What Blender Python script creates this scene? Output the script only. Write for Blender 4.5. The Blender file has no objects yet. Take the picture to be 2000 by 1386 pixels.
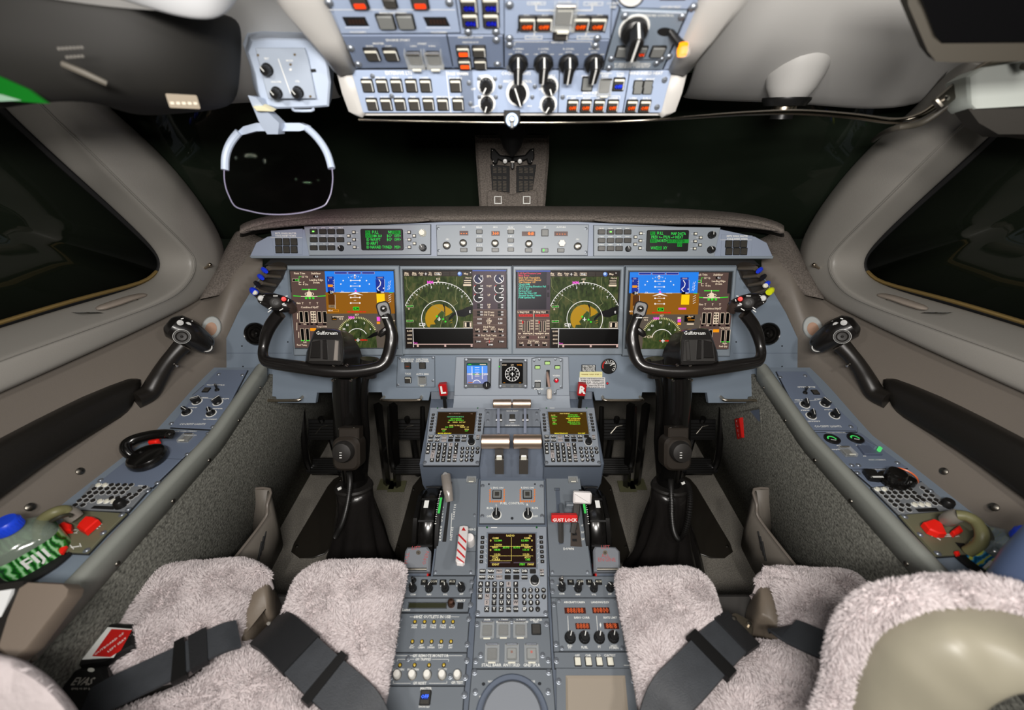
import bpy, math, random
from mathutils import Vector, Matrix
random.seed(7)
sc = bpy.context.scene
# ------------------------------------------------------------------ camera
CAMZ = 1.17                      # lens height over the cockpit floor, metres
TH = math.radians(30)            # camera pitched down
FPX = 800.0                      # focal length in pixels of a 2000 px wide frame
CT, ST = math.cos(TH), math.sin(TH)
cam_d = bpy.data.cameras.new('camera')
cam_d.sensor_width = 36.0
cam_d.lens = FPX/2000*36
cam_d.clip_start = 0.02
cam_o = bpy.data.objects.new('camera', cam_d)
sc.collection.objects.link(cam_o)
cam_o.location = (0, 0, CAMZ)
cam_o.rotation_euler = (math.radians(60), 0, 0)
sc.camera = cam_o
cam_d.dof.use_dof = True
cam_d.dof.focus_distance = 1.06
cam_d.dof.aperture_fstop = 2.4
sc.view_settings.view_transform = 'Standard'
sc.view_settings.look = 'None'
sc.view_settings.gamma = 1.0
sc.view_settings.use_curve_mapping = False
sc.view_settings.exposure = 0.12
# ------------------------------------------------------------------ world: night outside
w = bpy.data.worlds.new('night'); sc.world = w
w.use_nodes = True
w.node_tree.nodes['Background'].inputs[0].default_value = (0.004, 0.005, 0.0035, 1)
w.node_tree.nodes['Background'].inputs[1].default_value = 1.0
# ------------------------------------------------------------------ flash above the lens and cockpit floods
def aim(o, tgt):
    d = Vector(tgt) - o.location
    o.rotation_euler = d.to_track_quat('-Z', 'Y').to_euler()
def area(name, loc, tgt, sx, sy, power, col=(1, .95, .88), spread=180):
    l = bpy.data.lights.new(name, 'AREA'); l.shape = 'RECTANGLE'; l.size = sx; l.size_y = sy
    l.energy = power; l.color = col; l.spread = math.radians(spread)
    o = bpy.data.objects.new(name, l); sc.collection.objects.link(o)
    o.location = loc; aim(o, tgt); return o
def spot(name, loc, tgt, power, ang, r=.02, col=(1, .95, .88), blend=.8):
    l = bpy.data.lights.new(name, 'SPOT'); l.energy = power; l.color = col
    l.spot_size = math.radians(ang); l.spot_blend = blend; l.shadow_soft_size = r
    o = bpy.data.objects.new(name, l); sc.collection.objects.link(o)
    o.location = loc; aim(o, tgt); return o
LIGHTS = True
area('cabin_dome_light', (0, -.16, CAMZ+.15), (0, .9, CAMZ-.25), .34, .10, 13, (1, .955, .91))  # unseen flash-like source added just above and behind the lens
spot('flood_light_left', (-.40, -.04, CAMZ+.24), (-.25, .95, CAMZ-.55), 11, 125, .04, (1, .95, .90))
spot('flood_light_right', (.40, -.04, CAMZ+.24), (.25, .95, CAMZ-.55), 11, 125, .04, (1, .95, .90))

# ------------------------------------------------------------------ pixel <-> place helpers (rays through the lens)
CAM = Vector((0, 0, CAMZ))
AX = Vector((0, CT, -ST)); UPV = Vector((0, ST, CT)); RT = Vector((1, 0, 0))
def ray(px, py): return AX + RT*((px-1000)/FPX) + UPV*((693-py)/FPX)
def pd(px, py, d): return CAM + ray(px, py)*d
def pX(px, py, X): return CAM + ray(px, py)*(X/((px-1000)/FPX))
def pY(px, py, Y):
    r = ray(px, py); return CAM + r*(Y/r.y)
def pZ(px, py, z):
    r = ray(px, py); return CAM + r*(z/r.z)       # z relative to the lens
def lin(c):
    return tuple(((x/255)/12.92 if x/255 <= .04045 else ((x/255+.055)/1.055)**2.4) for x in c)
# ------------------------------------------------------------------ materials
MATS = {}
def mat(name, rgb, rough=.5, metal=0, emit=0, bump=0, bscale=300, var=0, vscale=8, trans=0, coat=0, detail=2, spec=.5, alpha=1, ior=1.45):
    if name in MATS: return MATS[name]
    m = bpy.data.materials.new(name); m.use_nodes = True
    nt = m.node_tree; b = nt.nodes['Principled BSDF']
    c = lin(rgb)+(1,)
    b.inputs['Base Color'].default_value = c
    b.inputs['Roughness'].default_value = rough
    b.inputs['Metallic'].default_value = metal
    b.inputs['Specular IOR Level'].default_value = spec
    b.inputs['IOR'].default_value = ior
    if alpha < 1: b.inputs['Alpha'].default_value = alpha
    if coat: b.inputs['Coat Weight'].default_value = coat; b.inputs['Coat Roughness'].default_value = .15
    if trans: b.inputs['Transmission Weight'].default_value = trans
    if emit:
        b.inputs['Emission Color'].default_value = c; b.inputs['Emission Strength'].default_value = emit
    if bump or var:
        tc = nt.nodes.new('ShaderNodeTexCoord')
        n = nt.nodes.new('ShaderNodeTexNoise'); n.inputs['Scale'].default_value = bscale; n.inputs['Detail'].default_value = detail
        nt.links.new(tc.outputs['Object'], n.inputs['Vector'])
        if bump:
            bp = nt.nodes.new('ShaderNodeBump'); bp.inputs['Strength'].default_value = bump; bp.inputs['Distance'].default_value = .002
            nt.links.new(n.outputs['Fac'], bp.inputs['Height']); nt.links.new(bp.outputs['Normal'], b.inputs['Normal'])
        if var:
            n2 = nt.nodes.new('ShaderNodeTexNoise'); n2.inputs['Scale'].default_value = vscale; n2.inputs['Detail'].default_value = 4
            nt.links.new(tc.outputs['Object'], n2.inputs['Vector'])
            r = nt.nodes.new('ShaderNodeValToRGB')
            r.color_ramp.elements[0].position = .3; r.color_ramp.elements[1].position = .7
            r.color_ramp.elements[0].color = tuple(x*(1-var) for x in c[:3])+(1,)
            r.color_ramp.elements[1].color = tuple(min(1, x*(1+var)) for x in c[:3])+(1,)
            nt.links.new(n2.outputs['Fac'], r.inputs['Fac']); nt.links.new(r.outputs['Color'], b.inputs['Base Color'])
    MATS[name] = m; return m
def em(rgb, s=1.0):
    k = 'glow_%d_%d_%d_%d' % (*rgb, int(s*100))
    if k in MATS: return MATS[k]
    m = bpy.data.materials.new(k); m.use_nodes = True
    b = m.node_tree.nodes['Principled BSDF']
    b.inputs['Base Color'].default_value = (.002, .002, .002, 1); b.inputs['Roughness'].default_value = .35
    b.inputs['Specular IOR Level'].default_value = .1
    b.inputs['Emission Color'].default_value = lin(rgb)+(1,); b.inputs['Emission Strength'].default_value = s
    MATS[k] = m; return m
PANEL = mat('blue_grey_panel_paint', (118, 130, 143), .42, bump=.06, bscale=900, var=.03, vscale=5)
PANEL2 = mat('blue_grey_module_paint', (122, 133, 145), .4, bump=.05, bscale=900, var=.02)
PANELD = mat('dark_blue_grey_paint', (84, 93, 112), .45)
OVHP = mat('overhead_panel_paint', (148, 162, 186), .42, bump=.05, bscale=900, var=.02)
BEZ = mat('bezel_grey', (128, 138, 147), .4, bump=.04, bscale=900)
BLK = mat('black_plastic', (22, 22, 22), .35)
BLKS = mat('black_satin_lacquer', (15, 14, 13), .22, coat=.4)
BLKM = mat('black_matte', (12, 12, 13), .7)
BTN = mat('button_dark_grey', (60, 58, 54), .3, var=.1, vscale=60)
BTNG = mat('button_grey', (112, 114, 112), .4)
WHT = mat('white_print', (225, 226, 222), .5)
WHTL = mat('white_lens', (222, 220, 205), .3, spec=.6)
CHR = mat('polished_metal', (205, 200, 192), .16, metal=1)
SATIN = mat('satin_metal', (190, 178, 160), .27, metal=1)
STEEL = mat('dark_steel', (120, 116, 108), .35, metal=1)
SCRW = mat('screw_metal', (132, 138, 146), .38, metal=.6)
GLS = mat('clear_guard_plastic', (225, 228, 225), .12, alpha=.13, spec=.8)
RED = mat('red_paint', (190, 28, 24), .35)
REDB = mat('bright_red_plastic', (235, 30, 18), .45)
LINE = mat('engraved_gap', (30, 33, 38), .8)
TRIMG = mat('grey_leather_trim', (140, 137, 131), .42, bump=.12, bscale=450, var=.03, vscale=4)
LINER = mat('taupe_vinyl_lining', (112, 105, 97), .5, bump=.1, bscale=500, var=.04, vscale=4)
LIGHTG = mat('pale_grey_moulding', (178, 176, 172), .42, bump=.05, bscale=500, var=.02)
CEIL = mat('pale_grey_headliner', (186, 185, 182), .5, bump=.08, bscale=500, var=.02, vscale=4)
FELT = mat('brown_grey_felt', (108, 101, 95), .95, bump=1.0, bscale=330, var=.35, vscale=260, detail=4, spec=.2)
CARPET = mat('grey_green_carpet', (94, 94, 88), .95, bump=1.0, bscale=230, var=.6, vscale=210, detail=3, spec=.2)
FLOORC = mat('grey_floor_carpet', (128, 124, 116), .95, bump=.9, bscale=500, var=.35, vscale=300, spec=.2)
PADL = mat('black_leather_pad', (26, 24, 21), .42, bump=.1, bscale=400)
RAILM = mat('grey_rail_rubber', (128, 131, 125), .55, bump=.05, bscale=500)
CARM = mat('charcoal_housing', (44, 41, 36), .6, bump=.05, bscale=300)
OLIVE = mat('olive_panel_paint', (104, 103, 82), .5, var=.04)

# ------------------------------------------------------------------ mesh builder
I4 = Matrix.Identity(4)
def T(x, y, z): return Matrix.Translation((x, y, z))
def RX(a): return Matrix.Rotation(math.radians(a), 4, 'X')
def RY(a): return Matrix.Rotation(math.radians(a), 4, 'Y')
def RZ(a): return Matrix.Rotation(math.radians(a), 4, 'Z')
def inset(o, d):
    n = len(o); r = []
    ar = sum(o[i][0]*o[(i+1) % n][1]-o[(i+1) % n][0]*o[i][1] for i in range(n))
    s = 1 if ar > 0 else -1
    for i in range(n):
        a, b, c = Vector(o[i-1]), Vector(o[i]), Vector(o[(i+1) % n])
        e1 = (b-a); e2 = (c-b)
        if e1.length < 1e-9 or e2.length < 1e-9: r.append(tuple(b)); continue
        e1.normalize(); e2.normalize()
        n1 = Vector((-e1.y, e1.x)); n2 = Vector((-e2.y, e2.x)); m = n1+n2
        k = max(.4, 1+n1.dot(n2)); r.append(tuple(b+m*(s*d/k)))
    return r
def rrect(w, h, r=0, n=3, cx=0, cy=0):
    if r <= 0: return [(cx-w/2, cy-h/2), (cx+w/2, cy-h/2), (cx+w/2, cy+h/2), (cx-w/2, cy+h/2)]
    r = min(r, w/2*.999, h/2*.999); o = []
    for (x, y, a0) in ((w/2-r, h/2-r, 0), (-w/2+r, h/2-r, 90), (-w/2+r, -h/2+r, 180), (w/2-r, -h/2+r, 270)):
        for i in range(n+1):
            a = math.radians(a0+90*i/n); o.append((cx+x+r*math.cos(a), cy+y+r*math.sin(a)))
    return o
def circ(r, n=20, cx=0, cy=0, ry=None):
    ry = ry or r
    return [(cx+r*math.cos(2*math.pi*i/n), cy+ry*math.sin(2*math.pi*i/n)) for i in range(n)]
TXT = {}
class MB:
    def __init__(s): s.v = []; s.f = []; s.m = []; s.mats = []
    def mi(s, m):
        if m not in s.mats: s.mats.append(m)
        return s.mats.index(m)
    def add(s, vs, fs, m, M=I4):
        b = len(s.v); k = s.mi(m)
        s.v += [M @ Vector(p) for p in vs]
        s.f += [tuple(b+i for i in f) for f in fs]; s.m += [k]*len(fs)
    def prism(s, o, z0, z1, m, M=I4, ch=0, top=None, bottom=True):
        n = len(o)
        if sum(o[i][0]*o[(i+1) % n][1]-o[(i+1) % n][0]*o[i][1] for i in range(n)) < 0: o = o[::-1]
        rings = [[(x, y, z0) for x, y in o]]
        if ch > 0 and z1 > z0:
            rings.append([(x, y, z1-ch) for x, y in o]); rings.append([(x, y, z1) for x, y in inset(o, ch)])
        else: rings.append([(x, y, z1) for x, y in o])
        vs = sum(rings, []); fs = []
        for k in range(len(rings)-1):
            for i in range(n):
                j = (i+1) % n; fs.append((k*n+i, k*n+j, (k+1)*n+j, (k+1)*n+i))
        if bottom: fs.append(tuple(range(n-1, -1, -1)))
        s.add(vs, fs, m, M)
        b = len(rings)-1; s.add(rings[-1], [tuple(range(n))], top or m, M)
    def box(s, sx, sy, sz, m, M=I4, ch=0, r=0, top=None):
        s.prism(rrect(sx, sy, r), 0, sz, m, M, ch, top)
    def flat(s, o, z, m, M=I4):
        n = len(o)
        if sum(o[i][0]*o[(i+1) % n][1]-o[(i+1) % n][0]*o[i][1] for i in range(n)) < 0: o = o[::-1]
        s.add([(x, y, z) for x, y in o], [tuple(range(n))], m, M)
    def ringf(s, o, i_, z, m, M=I4):
        n = len(o); s.add([(x, y, z) for x, y in o]+[(x, y, z) for x, y in i_],
              [(i, (i+1) % n, n+(i+1) % n, n+i) for i in range(n)], m, M)
    def lathe(s, prof, m, M=I4, n=20, cap=True):
        vs = []; fs = []
        for r, z in prof: vs += [(r*math.cos(2*math.pi*i/n), r*math.sin(2*math.pi*i/n), z) for i in range(n)]
        for k in range(len(prof)-1):
            for i in range(n):
                j = (i+1) % n; fs.append((k*n+i, k*n+j, (k+1)*n+j, (k+1)*n+i))
        if cap: fs.append(tuple(range(n-1, -1, -1))); fs.append(tuple((len(prof)-1)*n+i for i in range(n)))
        s.add(vs, fs, m, M)
    def loft(s, rings, m, cap=True, closed=True, M=I4):
        n = len(rings[0]); vs = []; fs = []
        for r in rings: vs += [tuple(p) for p in r]
        for k in range(len(rings)-1):
            for i in range(n if closed else n-1):
                j = (i+1) % n; fs.append((k*n+i, k*n+j, (k+1)*n+j, (k+1)*n+i))
        if cap and closed: fs.append(tuple(range(n-1, -1, -1))); fs.append(tuple((len(rings)-1)*n+i for i in range(n)))
        s.add(vs, fs, m, M)
    def tube(s, pts, rad, m, n=10, M=I4, smooth=0, flat=1.0, up=None, cap=True):
        pts = [Vector(p) for p in pts]
        if not hasattr(rad, '__len__'): rad = [rad]*len(pts)
        if smooth: pts, rad = crom(pts, list(rad), smooth)
        rings = []; t = (pts[1]-pts[0]).normalized()
        u = Vector(up) if up else (Vector((0, 0, 1)) if abs(t.z) < .9 else Vector((1, 0, 0)))
        nrm = (u-t*u.dot(t)).normalized()
        for i, p in enumerate(pts):
            t2 = (pts[min(i+1, len(pts)-1)]-pts[max(i-1, 0)]).normalized()
            nrm = (nrm-t2*nrm.dot(t2)).normalized(); bi = t2.cross(nrm)
            rings.append([p+(nrm*math.cos(2*math.pi*k/n)*flat+bi*math.sin(2*math.pi*k/n))*rad[i] for k in range(n)])
        s.loft(rings, m, cap=cap, M=M)
    def text(s, st, size, m, M=I4, align='CENTER', bold=0, sx=1.0):
        if not st.strip(): return
        k = (st, align, bold)
        if k not in TXT:
            c = bpy.data.curves.new('t', 'FONT'); c.body = st; c.align_x = align; c.align_y = 'CENTER'; c.resolution_u = 1
            c.offset = bold
            o = bpy.data.objects.new('t', c); me = o.to_mesh()
            TXT[k] = ([tuple(v.co) for v in me.vertices], [tuple(p.vertices) for p in me.polygons])
            o.to_mesh_clear(); bpy.data.objects.remove(o); bpy.data.curves.remove(c)
        vs, fs = TXT[k]; s.add([(x*size*sx, y*size, z) for x, y, z in vs], fs, m, M)
    def obj(s, name, parent=None, M=None, label=None, sub=0, ang=35, thick=0, kind=None, cat=None, group=None, off=-1):
        me = bpy.data.meshes.new(name); me.from_pydata([tuple(p) for p in s.v], [], s.f)
        for m in s.mats: me.materials.append(m)
        for p, k in zip(me.polygons, s.m): p.material_index = k
        me.polygons.foreach_set('use_smooth', [True]*len(me.polygons))
        if not sub: me.set_sharp_from_angle(angle=math.radians(ang))
        me.update(); o = bpy.data.objects.new(name, me); sc.collection.objects.link(o)
        if parent: o.parent = parent
        if M is not None: o.matrix_local = M
        if thick:
            md = o.modifiers.new('thickness', 'SOLIDIFY'); md.thickness = thick; md.offset = off
        if sub:
            md = o.modifiers.new('smooth', 'SUBSURF'); md.levels = sub; md.render_levels = sub
        if label: o['label'] = label
        if kind: o['kind'] = kind
        if cat: o['category'] = cat
        if group: o['group'] = group
        return o
def crom(P, R, k):
    out, ro = [], []; n = len(P)
    for i in range(n-1):
        p0, p1, p2, p3 = P[max(i-1, 0)], P[i], P[i+1], P[min(i+2, n-1)]
        for j in range(k):
            t = j/k
            out.append(.5*((2*p1)+(p2-p0)*t+(2*p0-5*p1+4*p2-p3)*t*t+(3*p1-p0-3*p2+p3)*t**3))
            ro.append(R[i]*(1-t)+R[i+1]*t)
    out.append(P[-1]); ro.append(R[-1]); return out, ro
def thing(name, label, cat, M=I4, group=None):
    o = bpy.data.objects.new(name, None); sc.collection.objects.link(o)
    o.empty_display_size = .02
    o.matrix_world = M; o['label'] = label; o['category'] = cat
    if group: o['group'] = group
    return o
def inst(src, parent, M, label=None, name=None):
    """a copy of one part, placed under another thing or beside its source"""
    c = src.copy(); sc.collection.objects.link(c); c.parent = parent; c.matrix_parent_inverse = I4; c.matrix_local = M
    if label: c['label'] = label
    if name: c.name = name
    return c
# ------------------------------------------------------------------ panel planes
class Frame:
    """plane through P0 (bottom) and P1 (top), x to the right, v up along the plane, n towards the crew"""
    def __init__(s, P0, P1, u=(1, 0, 0)):
        s.o = Vector(P0); s.u = Vector(u).normalized(); v = Vector(P1)-s.o
        s.v = (v-s.u*v.dot(s.u)).normalized(); s.n = s.u.cross(s.v)
    def uv(s, px, py, h=0):
        r = ray(px, py); o = s.o+s.n*h; t = (o-CAM).dot(s.n)/r.dot(s.n); p = CAM+r*t-s.o
        return p.dot(s.u), p.dot(s.v)
    def M(s, a, b, h=0):
        m = Matrix.Identity(4)
        for i, c in enumerate((s.u, s.v, s.n)):
            m[0][i], m[1][i], m[2][i] = c
        return T(*(s.o+s.u*a+s.v*b+s.n*h)) @ m
    def at(s, px, py, h=0): return s.M(*s.uv(px, py, h), h)
def rel(y, z, x=0): return Vector((x, y, CAMZ+z))
def Z(ox, oy, k): return lambda x, y: (ox+x*k, oy+y*k)
ZI = lambda x, y: (x, y)
Z1, Z2, Z3, Z4, Z5 = Z(400, 0, .3), Z(960, 0, .3), Z(460, 420, .275), Z(990, 420, .275), Z(700, 680, .3)
Z6, Z7, Z8 = Z(760, 900, 1/2.852), Z(0, 700, 1/3.465), Z(1480, 700, 1/3.08)
ZD1, ZD2, ZD3, ZD4 = Z(480, 500, .166), Z(780, 510, .12987), Z(1000, 510, .12987), Z(1200, 500, .166)
ZT, ZM = Z(820, 770, .18), Z(920, 1020, .1371)
class Draw:
    """flat artwork on a plane, in zoomed photo coordinates; org = uv of the owner's origin"""
    def __init__(s, mb, F, org, zf=ZI, h=.0004, pl=0):
        s.mb, s.F, s.org, s.z, s.h, s.pl = mb, F, org, zf, h, pl
        a = s.p(*s.ctr(0)); b = s.p(*s.ctr(10)); s.k = abs(b[0]-a[0])/10
    def ctr(s, d):
        # zoom coordinates of the owner's origin, found by inverting the affine zoom
        x0, y0 = s.z(0, 0); x1, _ = s.z(1, 0); k = x1-x0
        P = s.F.o+s.F.u*s.org[0]+s.F.v*s.org[1]-CAM; dd = P.dot(AX)
        return ((1000+P.dot(RT)/dd*FPX-x0)/k+d, (693-P.dot(UPV)/dd*FPX-y0)/k)
    def p(s, x, y):
        a, b = s.F.uv(*s.z(x, y), s.pl); return a-s.org[0], b-s.org[1]
    def up(s): s.h += .00002
    def poly(s, pts, m): s.up(); s.mb.flat([s.p(*q) for q in pts], s.h, m)
    def rect(s, x0, y0, x1, y1, m):
        xm, ym = (x0+x1)/2, (y0+y1)/2; a, c = s.p(x0, ym)[0], s.p(x1, ym)[0]; b, d = s.p(xm, y1)[1], s.p(xm, y0)[1]
        s.up(); s.mb.flat([(a, b), (c, b), (c, d), (a, d)], s.h, m)
    def frame(s, x0, y0, x1, y1, w, m):
        s.rect(x0, y0, x1, y0+w, m); s.rect(x0, y1-w, x1, y1, m); s.rect(x0, y0, x0+w, y1, m); s.rect(x1-w, y0, x1, y1, m)
    def line(s, pts, w, m):
        s.up()
        for (a, b), (c, d) in zip(pts, pts[1:]):
            L = math.hypot(c-a, d-b) or 1; nx, ny = -(d-b)/L*w/2, (c-a)/L*w/2
            s.mb.flat([s.p(a+nx, b+ny), s.p(c+nx, d+ny), s.p(c-nx, d-ny), s.p(a-nx, b-ny)], s.h, m)
    def arc(s, cx, cy, r, a0, a1, w, m, n=40, asp=1):
        s.up(); A = [math.radians(a0+(a1-a0)*i/n) for i in range(n+1)]
        o = [s.p(cx+(r+w/2)*math.cos(a), cy-(r+w/2)*asp*math.sin(a)) for a in A]
        i_ = [s.p(cx+(r-w/2)*math.cos(a), cy-(r-w/2)*asp*math.sin(a)) for a in A]
        s.mb.add([(x, y, s.h) for x, y in o+i_], [(j+1, j, n+1+j, n+2+j) for j in range(n)] if a1 < a0 else [(j, j+1, n+2+j, n+1+j) for j in range(n)][::1], m)
    def disk(s, cx, cy, r, m, n=16, asp=1): s.poly([(cx+r*math.cos(2*math.pi*i/n), cy+r*asp*math.sin(2*math.pi*i/n)) for i in range(n)], m)
    def ticks(s, cx, cy, r0, r1, angs, w, m):
        for a in angs:
            c, q = math.cos(math.radians(a)), math.sin(math.radians(a)); s.line([(cx+r0*c, cy-r0*q), (cx+r1*c, cy-r1*q)], w, m)
    def txt(s, x, y, st, hgt, m, align='CENTER', sx=1.0, rot=0, bold=0.02):
        s.up(); a, b = s.p(x, y); s.mb.text(st, hgt*1.4*s.k, m, T(a, b, s.h) @ RZ(rot), align, bold, sx)
    def scrib(s, x0, x1, y, hgt, m):
        """small print too small to read: a row of little marks"""
        s.up(); x = x0; rnd = random.Random(int(x0*7+y))
        while x < x1:
            w_ = hgt*(.45+.3*rnd.random()); g = hgt*.22
            if rnd.random() < .12: x += hgt*.5; continue
            t = hgt*(.5+.5*rnd.random())
            s.mb.flat([s.p(x, y-hgt/2), s.p(min(x+w_, x1), y-hgt/2), s.p(min(x+w_, x1), y-hgt/2+t), s.p(x, y-hgt/2+t)], s.h, m)
            x += w_+g
# ------------------------------------------------------------------ the cockpit shell
def grid(rows, m):
    mb = MB(); n = len(rows[0]); vs = [p for r in rows for p in r]
    fs = [(k*n+i, k*n+i+1, (k+1)*n+i+1, (k+1)*n+i) for k in range(len(rows)-1) for i in range(n-1)]
    mb.add(vs, fs, m); return mb
def surf(name, rows, m, thick=.006, sub=2, kind='structure', flip=False, parent=None):
    if flip: rows = [r[::-1] for r in rows]
    return grid(rows, m).obj(name, parent, thick=thick, sub=sub, kind=kind, off=-1)
def mx(s, x): return x if s < 0 else 2000-x
SIDE = {-1: 'left', 1: 'right'}
def PXs(s, x, y, X): return pX(mx(s, x), y, s*abs(X))

# floor
mb = MB(); mb.box(2.1, 2.6, .03, FLOORC, T(0, .75, -.03)); mb.obj('floor', kind='structure')
mb = MB(); mb.box(2.2, .03, 1.0, CARM, T(0, 2.03, 0)); mb.obj('wall_front', kind='structure')

LEDZ = -.612
for s in (-1, 1):
    sd = SIDE[s]
    Q = lambda x, y, X: PXs(s, x, y, X)
    # window surround: glass edge, stitched crease, outer edge
    W = [(-60, 150, .88), (38, 246, .90), (120, 322, .90), (208, 400, .90), (286, 473, .90), (311, 507, .90), (306, 534, .91), (273, 556, .92), (140, 592, .95), (0, 634, .98), (-150, 682, 1.0), (-400, 762, 1.0)]
    K = [(0, 130, .80), (97, 228, .82), (180, 308, .82), (265, 392, .82), (357, 480, .83), (377, 512, .83), (366, 548, .83), (320, 585, .84), (160, 643, .87), (0, 699, .90), (-150, 757, .92), (-400, 860, .92)]
    O = [(110, 120, .73), (187, 208, .75), (287, 287, .78), (367, 377, .80), (424, 464, .81), (436, 520, .82), (408, 575, .835), (351, 608, .85), (208, 676, .87), (21, 760, .89), (-130, 828, .90), (-400, 955, .90)]
    def mid(a, b, t, out=0): return [(p[0]*(1-t)+q[0]*t, p[1]*(1-t)+q[1]*t, p[2]*(1-t)+q[2]*t-out) for p, q in zip(a, b)]
    rows = [[Q(*p) for p in L] for L in (W, mid(W, K, .85, .0), K, mid(K, O, .15, .004), mid(K, O, .8, .004), O)]
    # a return behind the outer edge gives the surround its depth
    rows.append([Q(p[0], p[1], p[2]+.03) + Vector((0, .03, 0)) for p in O])
    gasket_out = [(p[0]-(6 if i < 6 else 2), p[1]+(-3 if i < 6 else -5), p[2]+.02) for i, p in enumerate(W)]
    surf('trim_window_surround', rows, TRIMG, .008, 2, flip=(s > 0))
    # stitched seams along the crease
    for dd in (.03, .07):
        mb = MB(); L = [Q(*p) for p in mid(K, O, dd, .006)]
        mb.tube(L, .0012, TRIMG, 5, smooth=5); mb.obj('trim_seam', kind='structure')
    # gold anodised strip under the glass, dark gasket round it
    mb = MB(); L = [Q(p[0], p[1]-4, p[2]+.004) for p in W[6:]]
    mb.tube(L, .0045, mat('gold_anodised_strip', (150, 126, 78), .4, metal=.6), 8, smooth=4); mb.obj('trim_window_strip', kind='structure')
    mb = MB(); L = [Q(p[0], p[1]-1, p[2]+.012) for p in W]
    mb.tube(L, .010, BLKM, 8, smooth=4); mb.obj('trim_window_gasket', kind='structure')
    # side window pane
    GLASS = mat('dark_window_glass', (26, 31, 24), .04, spec=.5, coat=.0)
    top = [(-700, 150), (-300, -60)]
    ctr = [Q(p[0], p[1]-2, p[2]+.015) for p in W]
    inner = [p.lerp(Vector((s*1.0, .35, CAMZ+.12)), .55) for p in ctr]
    end = [Vector((s*.98, .25, CAMZ+.35)) for p in ctr]
    surf('window_3' if s < 0 else 'window_4', [ctr, inner, end], GLASS, .006, 0, flip=(s > 0))
    # second, outer ply of the side window seen as an edge below the glass
    # lining between sill and side ledge
    Tp = [(-400, 930, .93), (-130, 800, .93), (21, 740, .92), (208, 655, .91), (351, 592, .885), (400, 576, .865), (436, 552, .82), (462, 504, .775), (478, 492, .762), (520, 497, .715)]
    Md = [(-400, 1060, .91), (-130, 918, .91), (21, 842, .905), (190, 772, .88), (330, 700, .855), (376, 668, .84), (416, 628, .80), (440, 570, .775), (466, 530, .76), (512, 522, .715)]
    Bt = [(-400, 1300, .85), (-130, 1130, .84), (58, 1016, .832), (245, 885, .815), (317, 836, .80), (384, 761, .802), (428, 702, .795), (446, 640, .775), (478, 575, .745), (520, 530, .715)]
    rows = [[Q(*p) for p in L] for L in (Tp, Md, Bt)]
    rows.append([p+Vector((s*.0, .03, -.07)) if i > 5 else p+Vector((s*.01, 0, -.05)) for i, p in enumerate(rows[2])])
    surf('wall_'+sd+'_lining', rows, LINER, .006, 2, flip=(s > 0))
    # carpeted side wall under the ledge
    mb = MB()
    ys = [-.3, 0, .3, .5, .705, .8, .93, 1.2, 1.6, 2.0]
    def lz(y): return LEDZ if y < .705 else LEDZ+(y-.705)*.18
    rows = [[Vector((s*.775, y, 0)) for y in ys], [Vector((s*.712, y, CAMZ-.9)) for y in ys], [Vector((s*.672, y, CAMZ+lz(y)-.045)) for y in ys]]
    surf('wall_'+sd, rows, CARPET, .01, 0, flip=(s < 0))
    # rubber rail along the ledge edge
    mb = MB(); rr = []
    for y in (-.3, .3, .69, .72, .93):
        z = CAMZ+lz(y)
        rr.append([Vector((s*a, y, z+b)) for a, b in ((.676, -.050), (.664, -.044), (.653, .000), (.656, .007), (.665, .010), (.674, .007), (.683, -.001), (.683, -.050))])
    mb.loft(rr, RAILM); o = mb.obj('trim_ledge_rail', kind='structure', ang=50)
    for y in (.25, .33, .45, .57, .67, .76, .86, .92):
        pass
    mb = MB()
    for y in (.28, .42, .55, .66, .78, .89):
        mb.lathe([(.0045, 0), (.0045, .001), (.003, .0025), (0, .003)], STEEL, T(s*.6615, y, CAMZ+lz(y)-.034) @ RY(-s*76), 10)
    mb.obj('trim_rail_screws', kind='structure')
    # ledge top under the panels
    rr = [[Vector((s*.680, y, CAMZ+lz(y)-.004)), Vector((s*.84, y, CAMZ+lz(y)-.004)), Vector((s*.84, y, CAMZ+lz(y)-.03)), Vector((s*.680, y, CAMZ+lz(y)-.03))] for y in (-.3, .3, .705, .93)]
    mb = MB(); mb.loft(rr, PANEL); mb.obj('trim_side_ledge', kind='structure')
    mb = MB()
    for (x, y) in ((384+6, 745), (325, 818), (160, 928), (62, 998)):
        p = Q(x-4, y-8, .832); mb.lathe([(.007, 0), (.007, .002), (.004, .004), (0, .0045)], STEEL, T(*p) @ RY(-s*70), 12)
    mb.obj('trim_lining_screws', kind='structure')

# headliner / ceiling right and left of the overhead console
def ceil(s):
    sd = SIDE[s]
    # front edge (over the windscreen), middle, rear rows; from console side to window side
    F_ = [(672, 208, .90), (560, 214, .88), (450, 218, .84), (330, 232, .82), (250, 232, .79), (180, 215, .78), (60, 150, .78)]
    M_ = [(640, 120, .66), (540, 110, .66), (430, 96, .66), (330, 90, .66), (230, 96, .68), (140, 112, .70), (10, 90, .72)]
    R_ = [(600, -80, .50), (470, -120, .50), (330, -140, .50), (180, -140, .50), (60, -120, .50), (-60, -60, .52), (-100, 60, .60)]
    B_ = [(380, -900, .36), (220, -900, .36), (60, -900, .36), (-100, -850, .36), (-300, -700, .38), (-400, -500, .40), (-450, -100, .44)]
    rows = [[pd(mx(s, x), y, d) for x, y, d in L] for L in (F_, F_, M_, R_, B_)]
    rows[0] = [p+Vector((0, .03, .03)) for p in rows[0]]
    surf('ceiling_'+sd, rows, CEIL, .01, 2, flip=(s < 0))
ceil(-1); ceil(1)
mb = MB(); mb.box(2.3, .8, .02, CARM, T(0, -.55, CAMZ+.62)); mb.obj('ceiling', kind='structure')
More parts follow.
